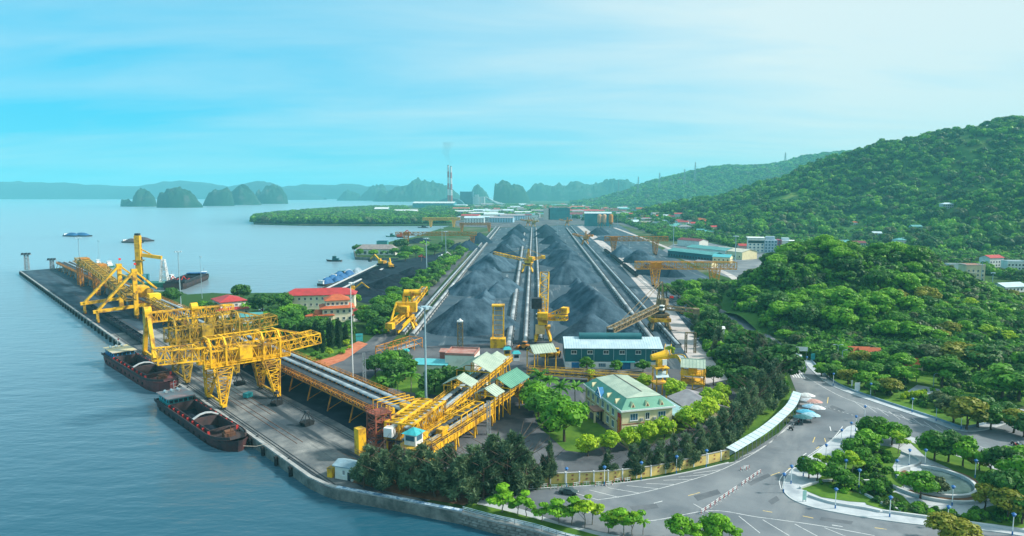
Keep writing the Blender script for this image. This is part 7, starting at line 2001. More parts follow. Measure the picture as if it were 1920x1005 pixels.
row('casuarina', cas, 'dark feathery casuarina in the thick clump above the quay, %s from the wharf hut', 'casuarinas above the quay', wide=1.45)
row('casuarina', [(1030, 908, 11)], '%s lone dark casuarina standing against the yellow wall', None, wide=.9)
row('casuarina', [(1140, 896, 7.5), (1188, 893, 8.6), (1210, 890, 9.4), (1236, 886, 8.8), (1262, 880, 9.6), (1286, 873, 9.2), (1310, 865, 10.6), (1334, 855, 11), (1354, 842, 12), (1374, 828, 12.4), (1390, 810, 13.5), (1408, 794, 14), (1424, 776, 15), (1440, 756, 15), (1412, 768, 13)],
    'dark casuarina behind the curved parking canopy wall, %s from the yellow wall end', 'casuarinas behind the parking canopy', wide=1.3)
row(['casuarina', 'dark', 'casuarina'], [(1304, 624, 10), (1326, 642, 11), (1346, 654, 11), (1378, 668, 13), (1400, 682, 14), (1424, 694, 15), (1446, 706, 15), (1462, 722, 15), (1448, 742, 14), (1400, 706, 12), (1370, 690, 10), (1340, 668, 8), (1424, 722, 14), (1402, 748, 11), (1468, 700, 13)],
    'dark tree in the belt between haul road and curving road, %s from the tank wagon', 'dark belt of trees by the curving road', wide=1.3)
row(['broad', 'dark', 'bright', 'broad'], [(1250, 560, 10), (1272, 566, 11), (1296, 560, 12), (1318, 552, 11), (1334, 546, 9), (1356, 541, 7), (1290, 585, 10), (1308, 590, 10), (1316, 600, 9), (1328, 612, 9), (1300, 575, 11), (1318, 572, 9), (1275, 548, 9), (1330, 556, 7.5), (1306, 610, 9)],
    'green tree in the grove below the orange gantry, %s from its near leg', 'grove below the orange gantry', wide=1.25)
hp = []
for k in range(15):
    u = k/14; hp.append((694 + (868 - 694)*u + (6 if k % 2 else -6), 614 - (614 - 474)*u**.82 + (3 if k % 2 else -2), 9.5 - 2.5*u))
row(['broad', 'dark', 'broad', 'bright'], hp, 'leafy tree in the hedge row along the left service road, %s from the villa end', 'hedge row along the service road', wide=1.35)
row(['dark', 'broad'], [(712, 624, 8), (700, 596, 8), (716, 602, 9), (735, 588, 8), (752, 570, 8), (775, 552, 8), (800, 528, 7)], 'dense tree on the yard side of the hedge row, %s from the stacker', 'hedge row along the service road', wide=1.3)
row(['dark', 'broad'], [(492, 592, 13), (528, 584, 11.5), (322, 575, 11.5), (378, 590, 8), (398, 594, 8), (416, 590, 8), (452, 566, 11), (562, 596, 7.5), (584, 604, 7), (548, 608, 9), (520, 618, 10), (560, 624, 9), (606, 632, 8), (640, 634, 7), (580, 632, 9), (540, 634, 9.5), (655, 626, 6.5)],
    'shady broadleaf tree among the shore buildings, %s in that grove', 'shore grove by the red roofed buildings', wide=1.25)
row(['bright', 'bright'], [(548, 600, 8.5), (534, 602, 8), (682, 594, 6.5), (668, 572, 6.5)], 'bright green tree standing out before the long red hall, %s from the shore', 'bright trees at the red hall', wide=1.25)
row('cypress', [(524, 648, 11), (538, 650, 11.5), (554, 654, 12), (572, 656, 12), (592, 660, 15), (606, 662, 11), (620, 658, 15), (636, 654, 15), (648, 648, 11)], 'dark slim cypress in the row by the brick paving, %s from the gantries', 'cypress row by the brick paving')
row(['lime', 'bush', 'bush', 'lime'], [(618, 668, 3.5), (600, 674, 2), (640, 664, 2.2), (650, 650, 3.4), (655, 656, 2), (590, 668, 2.4)], 'low shrub on the red brick garden, %s from the cypress row end', 'shrubs on the brick garden')
row(['dark', 'broad', 'dark'], [(704, 706, 8), (728, 704, 9.5), (750, 700, 9), (738, 716, 8), (760, 712, 8), (815, 735, 8), (838, 730, 8.5), (856, 728, 7.5), (800, 740, 6)], 'leafy tree around the substation lawn, %s from the service road', 'trees around the substation', wide=1.2)
row('palm', [(772, 742, 9), (746, 742, 7.5), (430, 590, 9), (462, 596, 9)], 'palm with arching fronds on a lawn edge, %s of four', 'lawn palms')
row('broad', [(719, 742, 6.4)], '%s round clipped dark green tree at the service road end', None, wide=1.5)
row('cypress', [(832, 722, 8)], '%s slim conifer in front of the white substation', None)
row(['bush'], [(790, 752, 3)], '%s yellow green bush at the foot of the tall blue mast', None)
row(['broad', 'bright', 'palm', 'broad', 'dark'], [(675, 480, 8), (700, 482, 8), (720, 482, 7), (740, 480, 9), (753, 470, 14), (765, 480, 12), (780, 482, 12), (796, 470, 12), (815, 478, 13), (830, 472, 12), (840, 466, 12), (760, 490, 10), (790, 490, 10), (670, 474, 10)], 'green tree near the jetty building, %s counted along the point', 'trees on the jetty point', wide=1.4)
# promenade street trees
row('street', [(942, 962, 6.6), (972, 968, 4.8), (986, 972, 5.6), (1016, 980, 4.4), (1048, 982, 6), (1072, 985, 6.2), (1096, 990, 6.8), (1110, 984, 5.4), (1140, 1000, 5), (1168, 1008, 6.4), (1186, 1010, 6.6)], 'young yellow green street tree on the promenade lawn, %s from the dark casuarinas', 'promenade street trees', wide=1.15)
row(['bright', 'street'], [(1276, 1018, 5.6), (1306, 1024, 5.2), (1342, 1020, 6), (1366, 1026, 5.6)], 'tiered green tree at the bottom road edge, %s from the promenade gate', 'bottom road edge trees', wide=1.1)
row('palm', [(1206, 1004, 3.6)], '%s small palm at the promenade gate', None)
row('yellow', [(1772, 1022, 6), (1800, 1026, 5.5)], 'brownish leaved tree at the bottom picture edge, %s of two', 'brown trees at the bottom edge', wide=1.4)
# island garden in the junction
row(['broad', 'bright', 'street', 'broad'], [(1516, 898, 5.4), (1532, 902, 4.6), (1540, 884, 5), (1562, 906, 5), (1584, 918, 4.6), (1574, 884, 5.4), (1598, 892, 6.4), (1618, 886, 6.2), (1600, 864, 6), (1622, 858, 7), (1640, 850, 6.4), (1630, 828, 7), (1652, 826, 6.4), (1672, 836, 6.4), (1684, 852, 6.6), (1690, 828, 5), (1640, 930, 4)],
    'leafy garden tree on the traffic island, %s from its pointed end', 'traffic island trees', wide=1.05)
row('bright', [(1725, 936, 6.4)], '%s bright conical tree at the centre of the round garden', None, wide=1.1)
row(['street', 'grey'], [(1694, 916, 4), (1758, 930, 4.4)], 'light open tree in the round garden, %s from the bright conical one', 'round garden trees')
row(['broad', 'dark', 'bright', 'yellow'], [(1752, 866, 8), (1778, 868, 8.2), (1806, 876, 8), (1836, 884, 5.4), (1858, 892, 6.6), (1882, 900, 8), (1908, 898, 8), (1846, 958, 6), (1872, 950, 8), (1900, 962, 9.5), (1918, 944, 10), (1888, 978, 7), (1916, 984, 7.4)],
    'tree in the garden right of the round pond, %s from the pond path', 'trees right of the round pond', wide=1.05)
# park on the far side of the road
row(['bright', 'broad', 'street', 'yellow', 'broad'], [(1540, 706, 5), (1556, 712, 6), (1572, 706, 6.4), (1590, 722, 6), (1604, 706, 6.6), (1622, 728, 6), (1634, 712, 7), (1652, 730, 6.4), (1668, 742, 6), (1676, 716, 7), (1696, 722, 7), (1640, 742, 5), (1718, 716, 7), (1612, 690, 7), (1650, 694, 7.4), (1688, 700, 7.6)],
    'park tree behind the pavement lamps, %s from the ticket booth', 'park trees behind the pavement', wide=1.3)
row(['broad', 'dark', 'grey', 'yellow', 'dark'], [(1766, 726, 12), (1702, 690, 10), (1740, 694, 10), (1800, 700, 12), (1836, 706, 12), (1880, 752, 12), (1912, 752, 12), (1786, 794, 8), (1812, 806, 9.5), (1834, 802, 9.5), (1858, 806, 7), (1880, 790, 6), (1760, 762, 5), (1900, 812, 7), (1918, 820, 7), (1784, 760, 6)],
    'spreading park tree on the right slope foot, %s from the curved street lamp', 'spreading park trees', wide=1.4)
row('lime', [(1693, 752, 2.6), (1700, 748, 2.6), (1710, 748, 2.8), (1717, 748, 2.8), (1724, 746, 2.8), (1731, 744, 2.6)], 'clipped round shrub in the short park row, %s from the white board', 'clipped park shrubs', wide=.8)
row('bright', [(1472, 640, 5.5)], '%s bright rounded bush tree at the knoll foot by the road', None, wide=1.5)
# wooded knoll: individual trees
ROADC = [(p.x, p.y, 8.5) for p in arc(P2((1404, 542), (1376, 556), (1358, 572), (1366, 588), (1400, 610), (1440, 635), (1478, 664)), 6)]
rk = random.Random(21); nk = 0; tries = 0; kept = []
while nk < 170 and tries < 9000:
    tries += 1
    x, y = rk.uniform(132, 400), rk.uniform(292, 500)
    z = float(hfun(x, y, 'knoll'))
    if z < 1.0: continue
    if any((x - a)**2 + (y - b)**2 < 5.4**2 for a, b in kept): continue
    px = 960 + x*F_PX/(y*CP - (z - CAM_H)*SP)
    if px > 1960 or (px < 1500 and y < 335): continue
    if y > 455 and rk.random() < .6: continue
    if any((x - a)**2 + (y - b)**2 < r*r for a, b, r in ROADC): continue
    kept.append((x, y)); nk += 1
    kd = rk.choice(['broad', 'broad', 'bright', 'dark', 'bright', 'bright', 'yellow' if px > 1650 else 'dark', 'lime' if px > 1700 else 'bright'])
    zn = 'on the left flank above the curving road' if px < 1500 else 'low on the knoll front behind the park' if z < 9 and y < 370 else 'on the right shoulder towards the houses' if px > 1720 else 'along the knoll crest' if z > 21 else 'halfway up the knoll front' if y < 420 else 'on the back edge of the knoll'
    col_ = {'broad': 'mid green', 'bright': 'bright green', 'dark': 'dark green', 'yellow': 'yellowing', 'lime': 'lime green'}[kd]
    h_ = rk.uniform(7, 12.5) if px < 1740 else rk.uniform(4.5, 7)
    tree(kd, (x, y, z - .3), h_, '%s %s tree %s' % ('tall' if h_ > 10.4 else 'small' if h_ < 6.4 else 'bushy', col_, zn), 'trees of the wooded knoll', rk.uniform(1.1, 1.5), rnd=rk)

# ------------------------------------------------------------------ far forest as one mass, scattered with geometry nodes
def forest_variants():
    col = bpy.data.collections.new('forest_variants')
    for k, (mt, sd) in enumerate(((L_DARK, 1), (L_MID, 2), (L_DARK, 3), (L_MID, 4), (L_GREY, 5), (L_BRIGHT, 6), (L_YEL, 7))):
        rr = random.Random(sd); bl = []
        for j in range(12):
            a = rr.uniform(0, 6.28); u = rr.uniform(-.3, 1); rad = math.sqrt(max(0, 1 - u*u))*.7; b = rr.uniform(.3, .5); bl.append((rad*math.cos(a), rad*math.sin(a), .75 + .6*u, b, b, b*.8))
        me = leaf_mesh('forest_tree', bl, 330, .30, mt, sd + 40, jitter=.5)
        o = bpy.data.objects.new('forest_tree', me); col.objects.link(o)
    return col
FV = forest_variants()
def scatter(name, label, P, S, seed=0):
    """P (n,3) tree feet, S sizes; instances picked from the variants"""
    n = len(P); me = bpy.data.meshes.new(name); me.vertices.add(n); me.vertices.foreach_set('co', np.asarray(P, float).ravel())
    rs = np.random.RandomState(seed)
    a = me.attributes.new('size', 'FLOAT', 'POINT'); a.data.foreach_set('value', np.asarray(S, float))
    a = me.attributes.new('pick', 'INT', 'POINT'); a.data.foreach_set('value', rs.choice([0, 0, 1, 1, 1, 2, 2, 3, 3, 3, 4, 5], n).astype(np.int32))
    a = me.attributes.new('spin', 'FLOAT', 'POINT'); a.data.foreach_set('value', rs.rand(n)*6.28)
    o = obj(name, me); tag(o, label, kind='stuff')
    ng = bpy.data.node_groups.new(name + '_nodes', 'GeometryNodeTree')
    ng.interface.new_socket('Geometry', in_out='INPUT', socket_type='NodeSocketGeometry'); ng.interface.new_socket('Geometry', in_out='OUTPUT', socket_type='NodeSocketGeometry')
    N = ng.nodes.new; K = ng.links.new
    gi, go = N('NodeGroupInput'), N('NodeGroupOutput'); ci = N('GeometryNodeCollectionInfo'); ci.inputs['Collection'].default_value = FV; ci.inputs['Separate Children'].default_value = True; ci.inputs['Reset Children'].default_value = True
    ip = N('GeometryNodeInstanceOnPoints'); ip.inputs['Pick Instance'].default_value = True
    def attr(nm, dt):
        x = N('GeometryNodeInputNamedAttribute'); x.data_type = dt; x.inputs['Name'].default_value = nm; return x.outputs[0]
    cx = N('ShaderNodeCombineXYZ'); K(attr('spin', 'FLOAT'), cx.inputs[2])
    er = N('FunctionNodeEulerToRotation'); K(cx.outputs[0], er.inputs[0])
    cs = N('ShaderNodeCombineXYZ'); sz = attr('size', 'FLOAT'); 
    for i in range(3): K(sz, cs.inputs[i])
    K(gi.outputs[0], ip.inputs['Points']); K(ci.outputs[0], ip.inputs['Instance']); K(attr('pick', 'INT'), ip.inputs['Instance Index']); K(er.outputs[0], ip.inputs['Rotation']); K(cs.outputs[0], ip.inputs['Scale']); K(ip.outputs[0], go.inputs[0])
    md = o.modifiers.new('scatter', 'NODES'); md.node_group = ng
    return o
rs = np.random.RandomState(5)
def in_view(X, Y, Z, lo=-60, hi=1990):
    px = 960 + X*F_PX/(Y*CP - (Z - CAM_H)*SP); return (px > lo) & (px < hi)
def clear_of(X, Y, spots):
    ok = np.ones(len(X), bool)
    for (x, y, r) in spots: ok &= (X - x)**2 + (Y - y)**2 > r*r
    return ok
def add_hill(key, n, x0, x1, y0, y1, smin, smax, zmin, extra=0):
    X = rs.uniform(x0, x1, n); Y = rs.uniform(y0, y1, n); Z = hfun(X, Y, key)
    ok = (Z > zmin) & in_view(X, Y, Z)
    if key == 'hill':
        ok &= clear_of(X, Y, TOWN)
        bare = vnoise(X, Y, 170, 9) + .5*vnoise(X, Y, 60, 2)
        ok &= ~((bare > .26) & (Z > 45) & (rs.rand(n) < .8))
    X, Y, Z = X[ok], Y[ok], Z[ok]
    return np.stack([X, Y, Z - .6], 1), np.clip(smin + (smax - smin)*(rs.beta(1.6, 2.6, len(X))*1.25 + .5*vnoise(X, Y, 55, 8)), smin*.6, smax*1.3)
P, S = add_hill('hill', 18000, 240, 2000, 640, 1750, 3.4, 9.6, 2.0)
scatter('hill_forest', 'dense green forest covering the right hillside', P, S, 1)
P, S = add_hill('far', 15000, 150, 3600, 2800, 4300, 9, 16, 2.0)
scatter('far_hill_forest', 'blue green forest on the far ridge', P, S, 2)
# low undergrowth between the knoll trees
X = rs.uniform(126, 400, 5200); Y = rs.uniform(285, 500, 5200); Z = hfun(X, Y, 'knoll'); ok = (Z > .4) & clear_of(X, Y, [(a, b, r - 3.5) for a, b, r in ROADC])
scatter('knoll_undergrowth', 'tangled creepers and scrub between the knoll trees', np.stack([X[ok], Y[ok], Z[ok] - .8], 1), rs.uniform(2.0, 4.2, ok.sum()), 3)
# mangrove peninsula and shore belts
def poly_pts(pix, n):
    Q = [G(*p) for p in pix]; xs = [q.x for q in Q]; ys = [q.y for q in Q]
    X = rs.uniform(min(xs), max(xs), n); Y = rs.uniform(min(ys), max(ys), n); ins = np.zeros(n, bool); j = len(Q) - 1
    for i in range(len(Q)):
        c = ((Q[i].y > Y) != (Q[j].y > Y)) & (X < (Q[j].x - Q[i].x)*(Y - Q[i].y)/(Q[j].y - Q[i].y + 1e-9) + Q[i].x); ins ^= c; j = i
    return X[ins], Y[ins]
def belt(name, label, pix, n, s0, s1, seed, keep=None):
    X, Y = poly_pts(pix, n); ok = clear_of(X, Y, keep or [])
    X, Y = X[ok], Y[ok]; scatter(name, label, np.stack([X, Y, np.zeros(len(X)) - .4], 1), rs.uniform(s0, s1, len(X)), seed)
belt('peninsula_wood', 'low dense mangrove wood on the flat peninsula in the bay', [(477, 418.5), (476, 412.5), (530, 403.5), (600, 397.5), (700, 391.5), (760, 391), (770, 405), (850, 412), (845, 419), (700, 421), (560, 420)], 15000, 6, 11, 11)
belt('works_wood', 'trees between the far works sheds', [(770, 406), (850, 412), (960, 413), (1015, 409), (1095, 415), (1180, 415), (1180, 400), (1100, 390), (950, 385), (800, 390)], 3000, 5, 9, 12, keep=TOWN + [(G(*p).x, G(*p).y + 15, 40) for p in ((905,405),(870,402),(940,408),(760,404),(1050,412),(1121,424),(980,404),(925,399),(878,386))])

# wooded plain between the knoll, the railway and the hills
X = rs.uniform(120, 1100, 16000); Y = rs.uniform(455, 1500, 16000); Z = hfun(X, Y, 'hill')
ok = (Z <= 2.2) & in_view(X, Y, 0*X) & clear_of(X, Y, TOWN) & (hfun(X, Y, 'knoll') < .5)
ok &= X > np.interp(Y, [455, 560, 700, 900, 1100, 1300, 1500], [215, 250, 262, 285, 290, 290, 300])
ok &= clear_of(X, Y, [(G(1446, 474).x, G(1446, 474).y + 2, 38), (G(1446, 474).x - 18, G(1446, 474).y - 40, 26), (G(1362, 484).x, G(1362, 484).y + 20, 42), (G(1322, 480).x, G(1322, 480).y + 10, 40)])
ok &= (vnoise(X, Y, 90, 4) > -.34)
scatter('plain_wood', 'trees and gardens between the knoll and the wooded hills', np.stack([X[ok], Y[ok], 0*X[ok] - .4], 1), rs.uniform(2.8, 5.6, ok.sum()), 21)
belt('railway_wood', 'scrubby trees along the railway below the town houses', [(1150, 418), (1170, 418), (1250, 452), (1262, 452), (1330, 452), (1300, 436), (1240, 424), (1190, 410)], 1500, 3, 6, 22, keep=TOWN)
belt('town_gardens', 'garden trees between the distant town houses', [(1080, 396), (1180, 420), (1300, 436), (1345, 432), (1290, 405), (1180, 388), (1060, 384), (960, 388)], 2600, 4, 7.5, 23, keep=TOWN)
belt('hedge_undergrowth', 'dense low shrubs filling the hedge row along the service road', [(686, 622), (705, 596), (760, 548), (820, 494), (866, 462), (884, 462), (842, 505), (790, 560), (740, 612), (716, 632)], 700, 2.0, 3.6, 24)
belt('shore_grove_shrubs', 'shrubs under the shore grove trees', [(476, 598), (540, 588), (610, 606), (665, 618), (650, 648), (600, 652), (540, 646), (500, 630)], 420, 2.0, 3.4, 25)
belt('curve_belt_shrubs', 'shrubs under the dark belt of trees by the curving road', [(1295, 590), (1335, 566), (1345, 592), (1400, 632), (1466, 692), (1470, 745), (1400, 745), (1350, 690), (1310, 640)], 520, 1.8, 3.2, 26)
belt('park_shrubs', 'low shrubs and flower beds in the roadside park', [(1545, 700), (1600, 722), (1700, 756), (1780, 782), (1860, 772), (1920, 745), (1920, 690), (1760, 680), (1600, 676)], 420, .8, 1.7, 27)
belt('island_shrubs', 'low shrubs on the traffic island lawns', [(1530, 915), (1560, 880), (1610, 850), (1690, 850), (1670, 885), (1690, 915), (1640, 935)], 150, .7, 1.4, 28)
belt('island_front_shrubs', 'low shrubs along the front lawn of the traffic island', [(1620, 938), (1700, 945), (1760, 962), (1860, 960), (1920, 960), (1920, 985), (1800, 976), (1680, 962)], 170, .6, 1.3, 29)
belt('knoll_foot_wood', 'low dense trees along the foot of the knoll behind the park', [(1482, 640), (1505, 664), (1560, 690), (1640, 686), (1760, 684), (1925, 684), (1925, 640), (1700, 632), (1500, 632)], 900, 2.2, 3.8, 30)

# ------------------------------------------------------------------ public road, pavements, islands
road_poly = P2((880, 962), (905, 932), (990, 920), (1100, 912), (1200, 902), (1290, 885), (1375, 866), (1420, 838), (1460, 812), (1492, 778), (1500, 752), (1484, 712), (1474, 682), (1446, 655), (1415, 632), (1380, 612), (1352, 592), (1342, 577), (1352, 564), (1375, 552), (1400, 540)) + \
            P2((1412, 546), (1388, 560), (1376, 574), (1386, 590), (1420, 612), (1460, 640), (1506, 676), (1530, 702), (1560, 724), (1610, 744), (1680, 768), (1740, 788), (1800, 808), (1850, 806), (1890, 790), (1925, 768)) + [Vector((260, 230, 0)), Vector((260, 60, 0)), Vector((62, 95, 0)), Vector((36, 116, 0))] + P2((1150, 1030), (1060, 1006), (960, 980))
zone('road', road_poly, 0.07, ROADM)
zone('brick_garden', P2((575, 690), (612, 688), (645, 676), (690, 645), (672, 640), (640, 655), (600, 655), (555, 662)), 0.09, BRICKP)
zone('garden_lawn', P2((560, 676), (590, 678), (628, 668), (655, 652), (640, 648), (600, 652), (545, 655)), 0.12, LAWNM)
zone('promenade_pavement', P2((905, 935), (880, 958), (960, 978), (1060, 1004), (1150, 1028), (1230, 1040), (1240, 1020), (1150, 1004), (1060, 985), (985, 958)), 0.16, PAVEM)
zone('promenade_lawn', P2((868, 955), (955, 973), (1055, 999), (1150, 1024), (1160, 1016), (1065, 990), (960, 962), (885, 944)), 0.20, LAWNM)
zone('substation_lawn', P2((690, 715), (760, 735), (860, 745), (900, 725), (850, 705), (760, 700), (710, 695)), 0.09, LAWNM)
zone('office_garden', P2((1010, 800), (1060, 845), (1100, 850), (1160, 825), (1180, 845), (1250, 825), (1330, 780), (1370, 740), (1340, 730), (1300, 760), (1240, 800), (1160, 822), (1080, 765), (1030, 760), (1000, 770)), 0.08, LAWNM)
zone('casuarina_bed', P2((660, 905), (690, 880), (760, 870), (900, 890), (990, 900), (990, 918), (905, 930), (870, 948), (760, 930)), 0.08, SOILM)
zone('tree_belt_ground', P2((1290, 580), (1330, 560), (1345, 572), (1350, 592), (1400, 628), (1470, 690), (1480, 720), (1490, 760), (1450, 808), (1370, 858), (1290, 880), (1230, 890), (1280, 850), (1380, 800), (1420, 760), (1370, 710), (1320, 650)), 0.09, LAWNM)
zone('park_ground', P2((1530, 698), (1570, 720), (1640, 744), (1740, 780), (1800, 800), (1870, 790), (1930, 755), (1930, 660), (1700, 670), (1540, 660)), 0.10, LAWNM)
zone('park_path', P2((1700, 735), (1760, 742), (1800, 752), (1815, 745), (1770, 732), (1720, 722)), 0.14, PAVEM)
# kerbed pavement of the far side
fs_edge = arc(P2((1506, 676), (1530, 702), (1560, 724), (1610, 744), (1680, 768), (1740, 788), (1800, 808), (1850, 806), (1890, 792), (1925, 770)), 5)
m_ = MB(); strip(m_, offset(fs_edge, 1.5), 3.0, .15); struct('pavement_far_side', m_, PAVEM)
m_ = MB(); wallstrip(m_, fs_edge, .3, .06, .22); struct('kerb_far_side', m_, CONCL)
m_ = MB(); wallstrip(m_, offset(fs_edge, 3.1), .35, .1, .75); tag(m_.build('planter_wall', M('blue_grey_wall', (.25,.36,.44),.8,var=.2)), 'long low blue grey planter wall edging the park by the pavement', 'wall')
# traffic island
isl = arc(P2((1470, 905), (1488, 880), (1530, 850), (1578, 812), (1596, 800), (1640, 800), (1700, 818), (1790, 848), (1870, 876), (1930, 900)), 5)
isb = arc(P2((1930, 1008), (1850, 996), (1700, 982), (1560, 960), (1495, 942), (1470, 922), (1470, 905)), 5)
zone('traffic_island', isl + isb[:-1], .20, PAVEM)
m_ = MB(); wallstrip(m_, isl, .35, .06, .24); wallstrip(m_, isb, .35, .06, .24); struct('kerb_island', m_, CONCL)
zone('island_lawn', arc(P2((1502, 918), (1530, 905), (1560, 872), (1600, 842), (1640, 836), (1690, 846), (1672, 880), (1700, 905), (1660, 930), (1620, 944), (1540, 934)), 3), .26, LAWNM)
zone('island_lawn_front', arc(P2((1610, 930), (1680, 925), (1720, 955), (1800, 968), (1860, 950), (1930, 950), (1930, 990), (1860, 984), (1700, 966), (1625, 948)), 3), .27, LAWNM)
zone('island_lawn_back', arc(P2((1705, 830), (1780, 852), (1860, 880), (1930, 905), (1930, 940), (1850, 930), (1800, 890), (1740, 862)), 3), .26, LAWNM)
# garden walls: straight planters and the round pond
for pts, lab in (((( 1515, 932), (1560, 946), (1620, 956), (1650, 962)), 'pale low wall along the pointed lawn of the island'), (((1500, 918), (1545, 905), (1600, 905), (1630, 905)), 'pale low wall behind the pointed lawn'),
                 (((1655, 962), (1760, 976), (1860, 990), (1925, 1000)), 'long pale low wall along the island front pavement'), (((1690, 850), (1725, 868), (1700, 880)), 'short pale wall at the garden path'), (((1612, 925), (1650, 945), (1690, 962)), 'slanted pale wall beside the garden path')):
    m_ = MB(); wallstrip(m_, arc(P2(*pts), 4), .5, .2, .75); tag(m_.build('garden_wall', CONCL), lab, 'garden wall')
pc = G(1748, 905)
def ring(r0, r1, a0, a1, z0, z1, n=28, sy=1.0):
    m_ = MB(); 
    for k in range(n):
        A, B = a0 + (a1 - a0)*k/n, a0 + (a1 - a0)*(k + 1)/n
        q = [(r*math.cos(a), r*math.sin(a)) for a, r in ((A, r0), (A, r1), (B, r1), (B, r0))]
        m_.add([(x, y, z0) for x, y in q] + [(x, y, z1) for x, y in q], [(4,5,6,7),(0,1,5,4),(1,2,6,5),(2,3,7,6),(3,0,4,7)])
    return m_
pd0 = thing('round_pond', 'round garden pond with curved pale walls on the traffic island', 'pond', (pc.x, pc.y, .2))
ring(8.6, 9.3, R(-150), R(75), 0, .8).build('outer_wall', CONCL, pd0)
ring(11.5, 12.1, R(-170), R(-10), 0, .7).build('lower_wall', CONCL, pd0)
ring(7.2, 7.8, R(100), R(235), 0, .9).build('inner_wall', CONCL, pd0)
ring(9.32, 11.4, R(-150), R(60), .0, .18).build('planting_bed', SOILM, pd0)
ring(4.4, 7.1, R(115), R(225), .0, .3).build('soil_bed', SOILM, pd0)
ring(0.0, 8.5, R(-150), R(75), .0, .1).build('water', M('pond_water', (.10,.16,.16),.15,var=.3,spec=.5), pd0)

# painted markings
def line(px, w, mat, label, name='road_marking', z=.078):
    m_ = MB(); strip(m_, arc(P2(*px), 5) if len(px) > 2 else P2(*px), w, z); o = m_.build(name, mat); o['kind'] = 'structure'; return o
line([(1120, 938), (1200, 925), (1290, 902), (1360, 878), (1430, 840), (1478, 800), (1515, 770), (1519, 740)], .16, MARKW, '')
line([(1484, 690), (1520, 712), (1580, 745), (1660, 772), (1740, 800), (1820, 832), (1920, 862)], .16, MARKW, '')
line([(1080, 955), (1200, 978), (1330, 958), (1420, 970), (1530, 985), (1640, 1005)], .16, MARKW, '')
line([(1465, 918), (1462, 900), (1478, 882), (1520, 852), (1560, 824), (1580, 800)], .2, MARKW, '')
bays = [((1068, 922), (1122, 938)), ((1105, 919), (1160, 933)), ((1140, 915), (1198, 925)), ((1175, 911), (1236, 917)), ((1212, 907), (1268, 909)), ((1244, 901), (1298, 899)), ((1272, 895), (1325, 890)), ((1300, 888), (1352, 881)), ((1348, 872), (1384, 866)), ((1388, 858), (1420, 846)), ((1418, 846), (1448, 828)), ((1440, 832), (1466, 812)), ((1455, 820), (1482, 800)), ((1478, 794), (1500, 786))]
for a, b in bays: line([a, b], .14, MARKW, '')
for a, b in (((1385, 968), (1425, 1000)), ((1430, 975), (1480, 1005)), ((1490, 983), (1540, 1010)), ((1546, 990), (1600, 1012)), ((1330, 962), (1300, 945))): line([a, b], .14, MARKW, '')
rr = random.Random(9)
for k, (a, b) in enumerate((((1553, 745), (1551, 757)), ((1556, 800), (1558, 808)), ((1528, 820), (1524, 830)), ((1546, 822), (1548, 829)), ((1505, 855), (1512, 850)), ((1530, 842), (1536, 838)), ((1445, 892), (1462, 886)), ((1500, 862), (1494, 868)), ((1478, 880), (1486, 876)), ((1430, 958), (1448, 961)), ((1226, 944), (1242, 940)), ((1290, 930), (1312, 924)), ((1505, 968), (1525, 972)), ((1560, 985), (1580, 988)), ((1640, 990), (1662, 993)))):
    line([a, b], .22, MARKY if k % 3 != 1 else MARKW, '')
for k in range(5): line([(1482 + k*5, 698 + k*.4), (1489 + k*5, 708 + k*.4)], .5, MARKW, '')
for k in range(7): line([(1866 + k*9, 842 + k*3.5), (1880 + k*9, 838 + k*3.5)], .5, MARKW, '')
for k in range(9): line([(1600 + k*22, 752 + k*6.4), (1622 + k*22, 768 + k*6.4)], .12, MARKW, '')
for k in range(14): line([(1530 + k*8.2, 757 + k*2.6), (1533.6 + k*8.2, 758.2 + k*2.6)], .16, MARKW, '')

# yellow perimeter wall with posts and vent panels
wp = arc(P2((985, 908), (1060, 906), (1140, 902), (1220, 893), (1300, 876), (1368, 860)), 3)
yw = thing('perimeter_wall', 'yellow rendered perimeter wall with pale posts and small vent openings', 'wall', wp[0]); o_ = -Vector(wp[0])
k = 0
for a, b in zip(wp, wp[1:]):
    d_ = b - a; n = d_.normalized(); sd_ = Vector((n.y, -n.x, 0))
    m_ = MB(); wallstrip(m_, [a + o_ + n*.2, b + o_ - n*.2], .25, .05, 2.6); pn = m_.build('wall_panel', YWALL, yw)
    m_ = MB(); c_ = a + o_; m_.cbox(c_.x, c_.y, 0.05, .3, .4, 2.8, math.atan2(n.y, n.x)); m_.build('post', WHITE, yw)
    for z in (.8, 1.8):
        m_ = MB(); c_ = (a + b)/2 + o_ + sd_*.14; m_.cbox(c_.x, c_.y, z, .5, .06, .4, math.atan2(n.y, n.x)); m_.build('vent', M('vent_brick', (.34,.14,.08),.8), pn)
m_ = MB(); wallstrip(m_, [p + o_ for p in offset(wp, -.02)], .5, 2.62, 2.72); m_.build('coping', CONC, yw)
m_ = MB(); wallstrip(m_, arc(P2((980, 918), (1060, 914), (1140, 909), (1220, 899), (1300, 884), (1366, 868)), 6), .3, .06, .22); struct('kerb_wall_side', m_, CONCL)
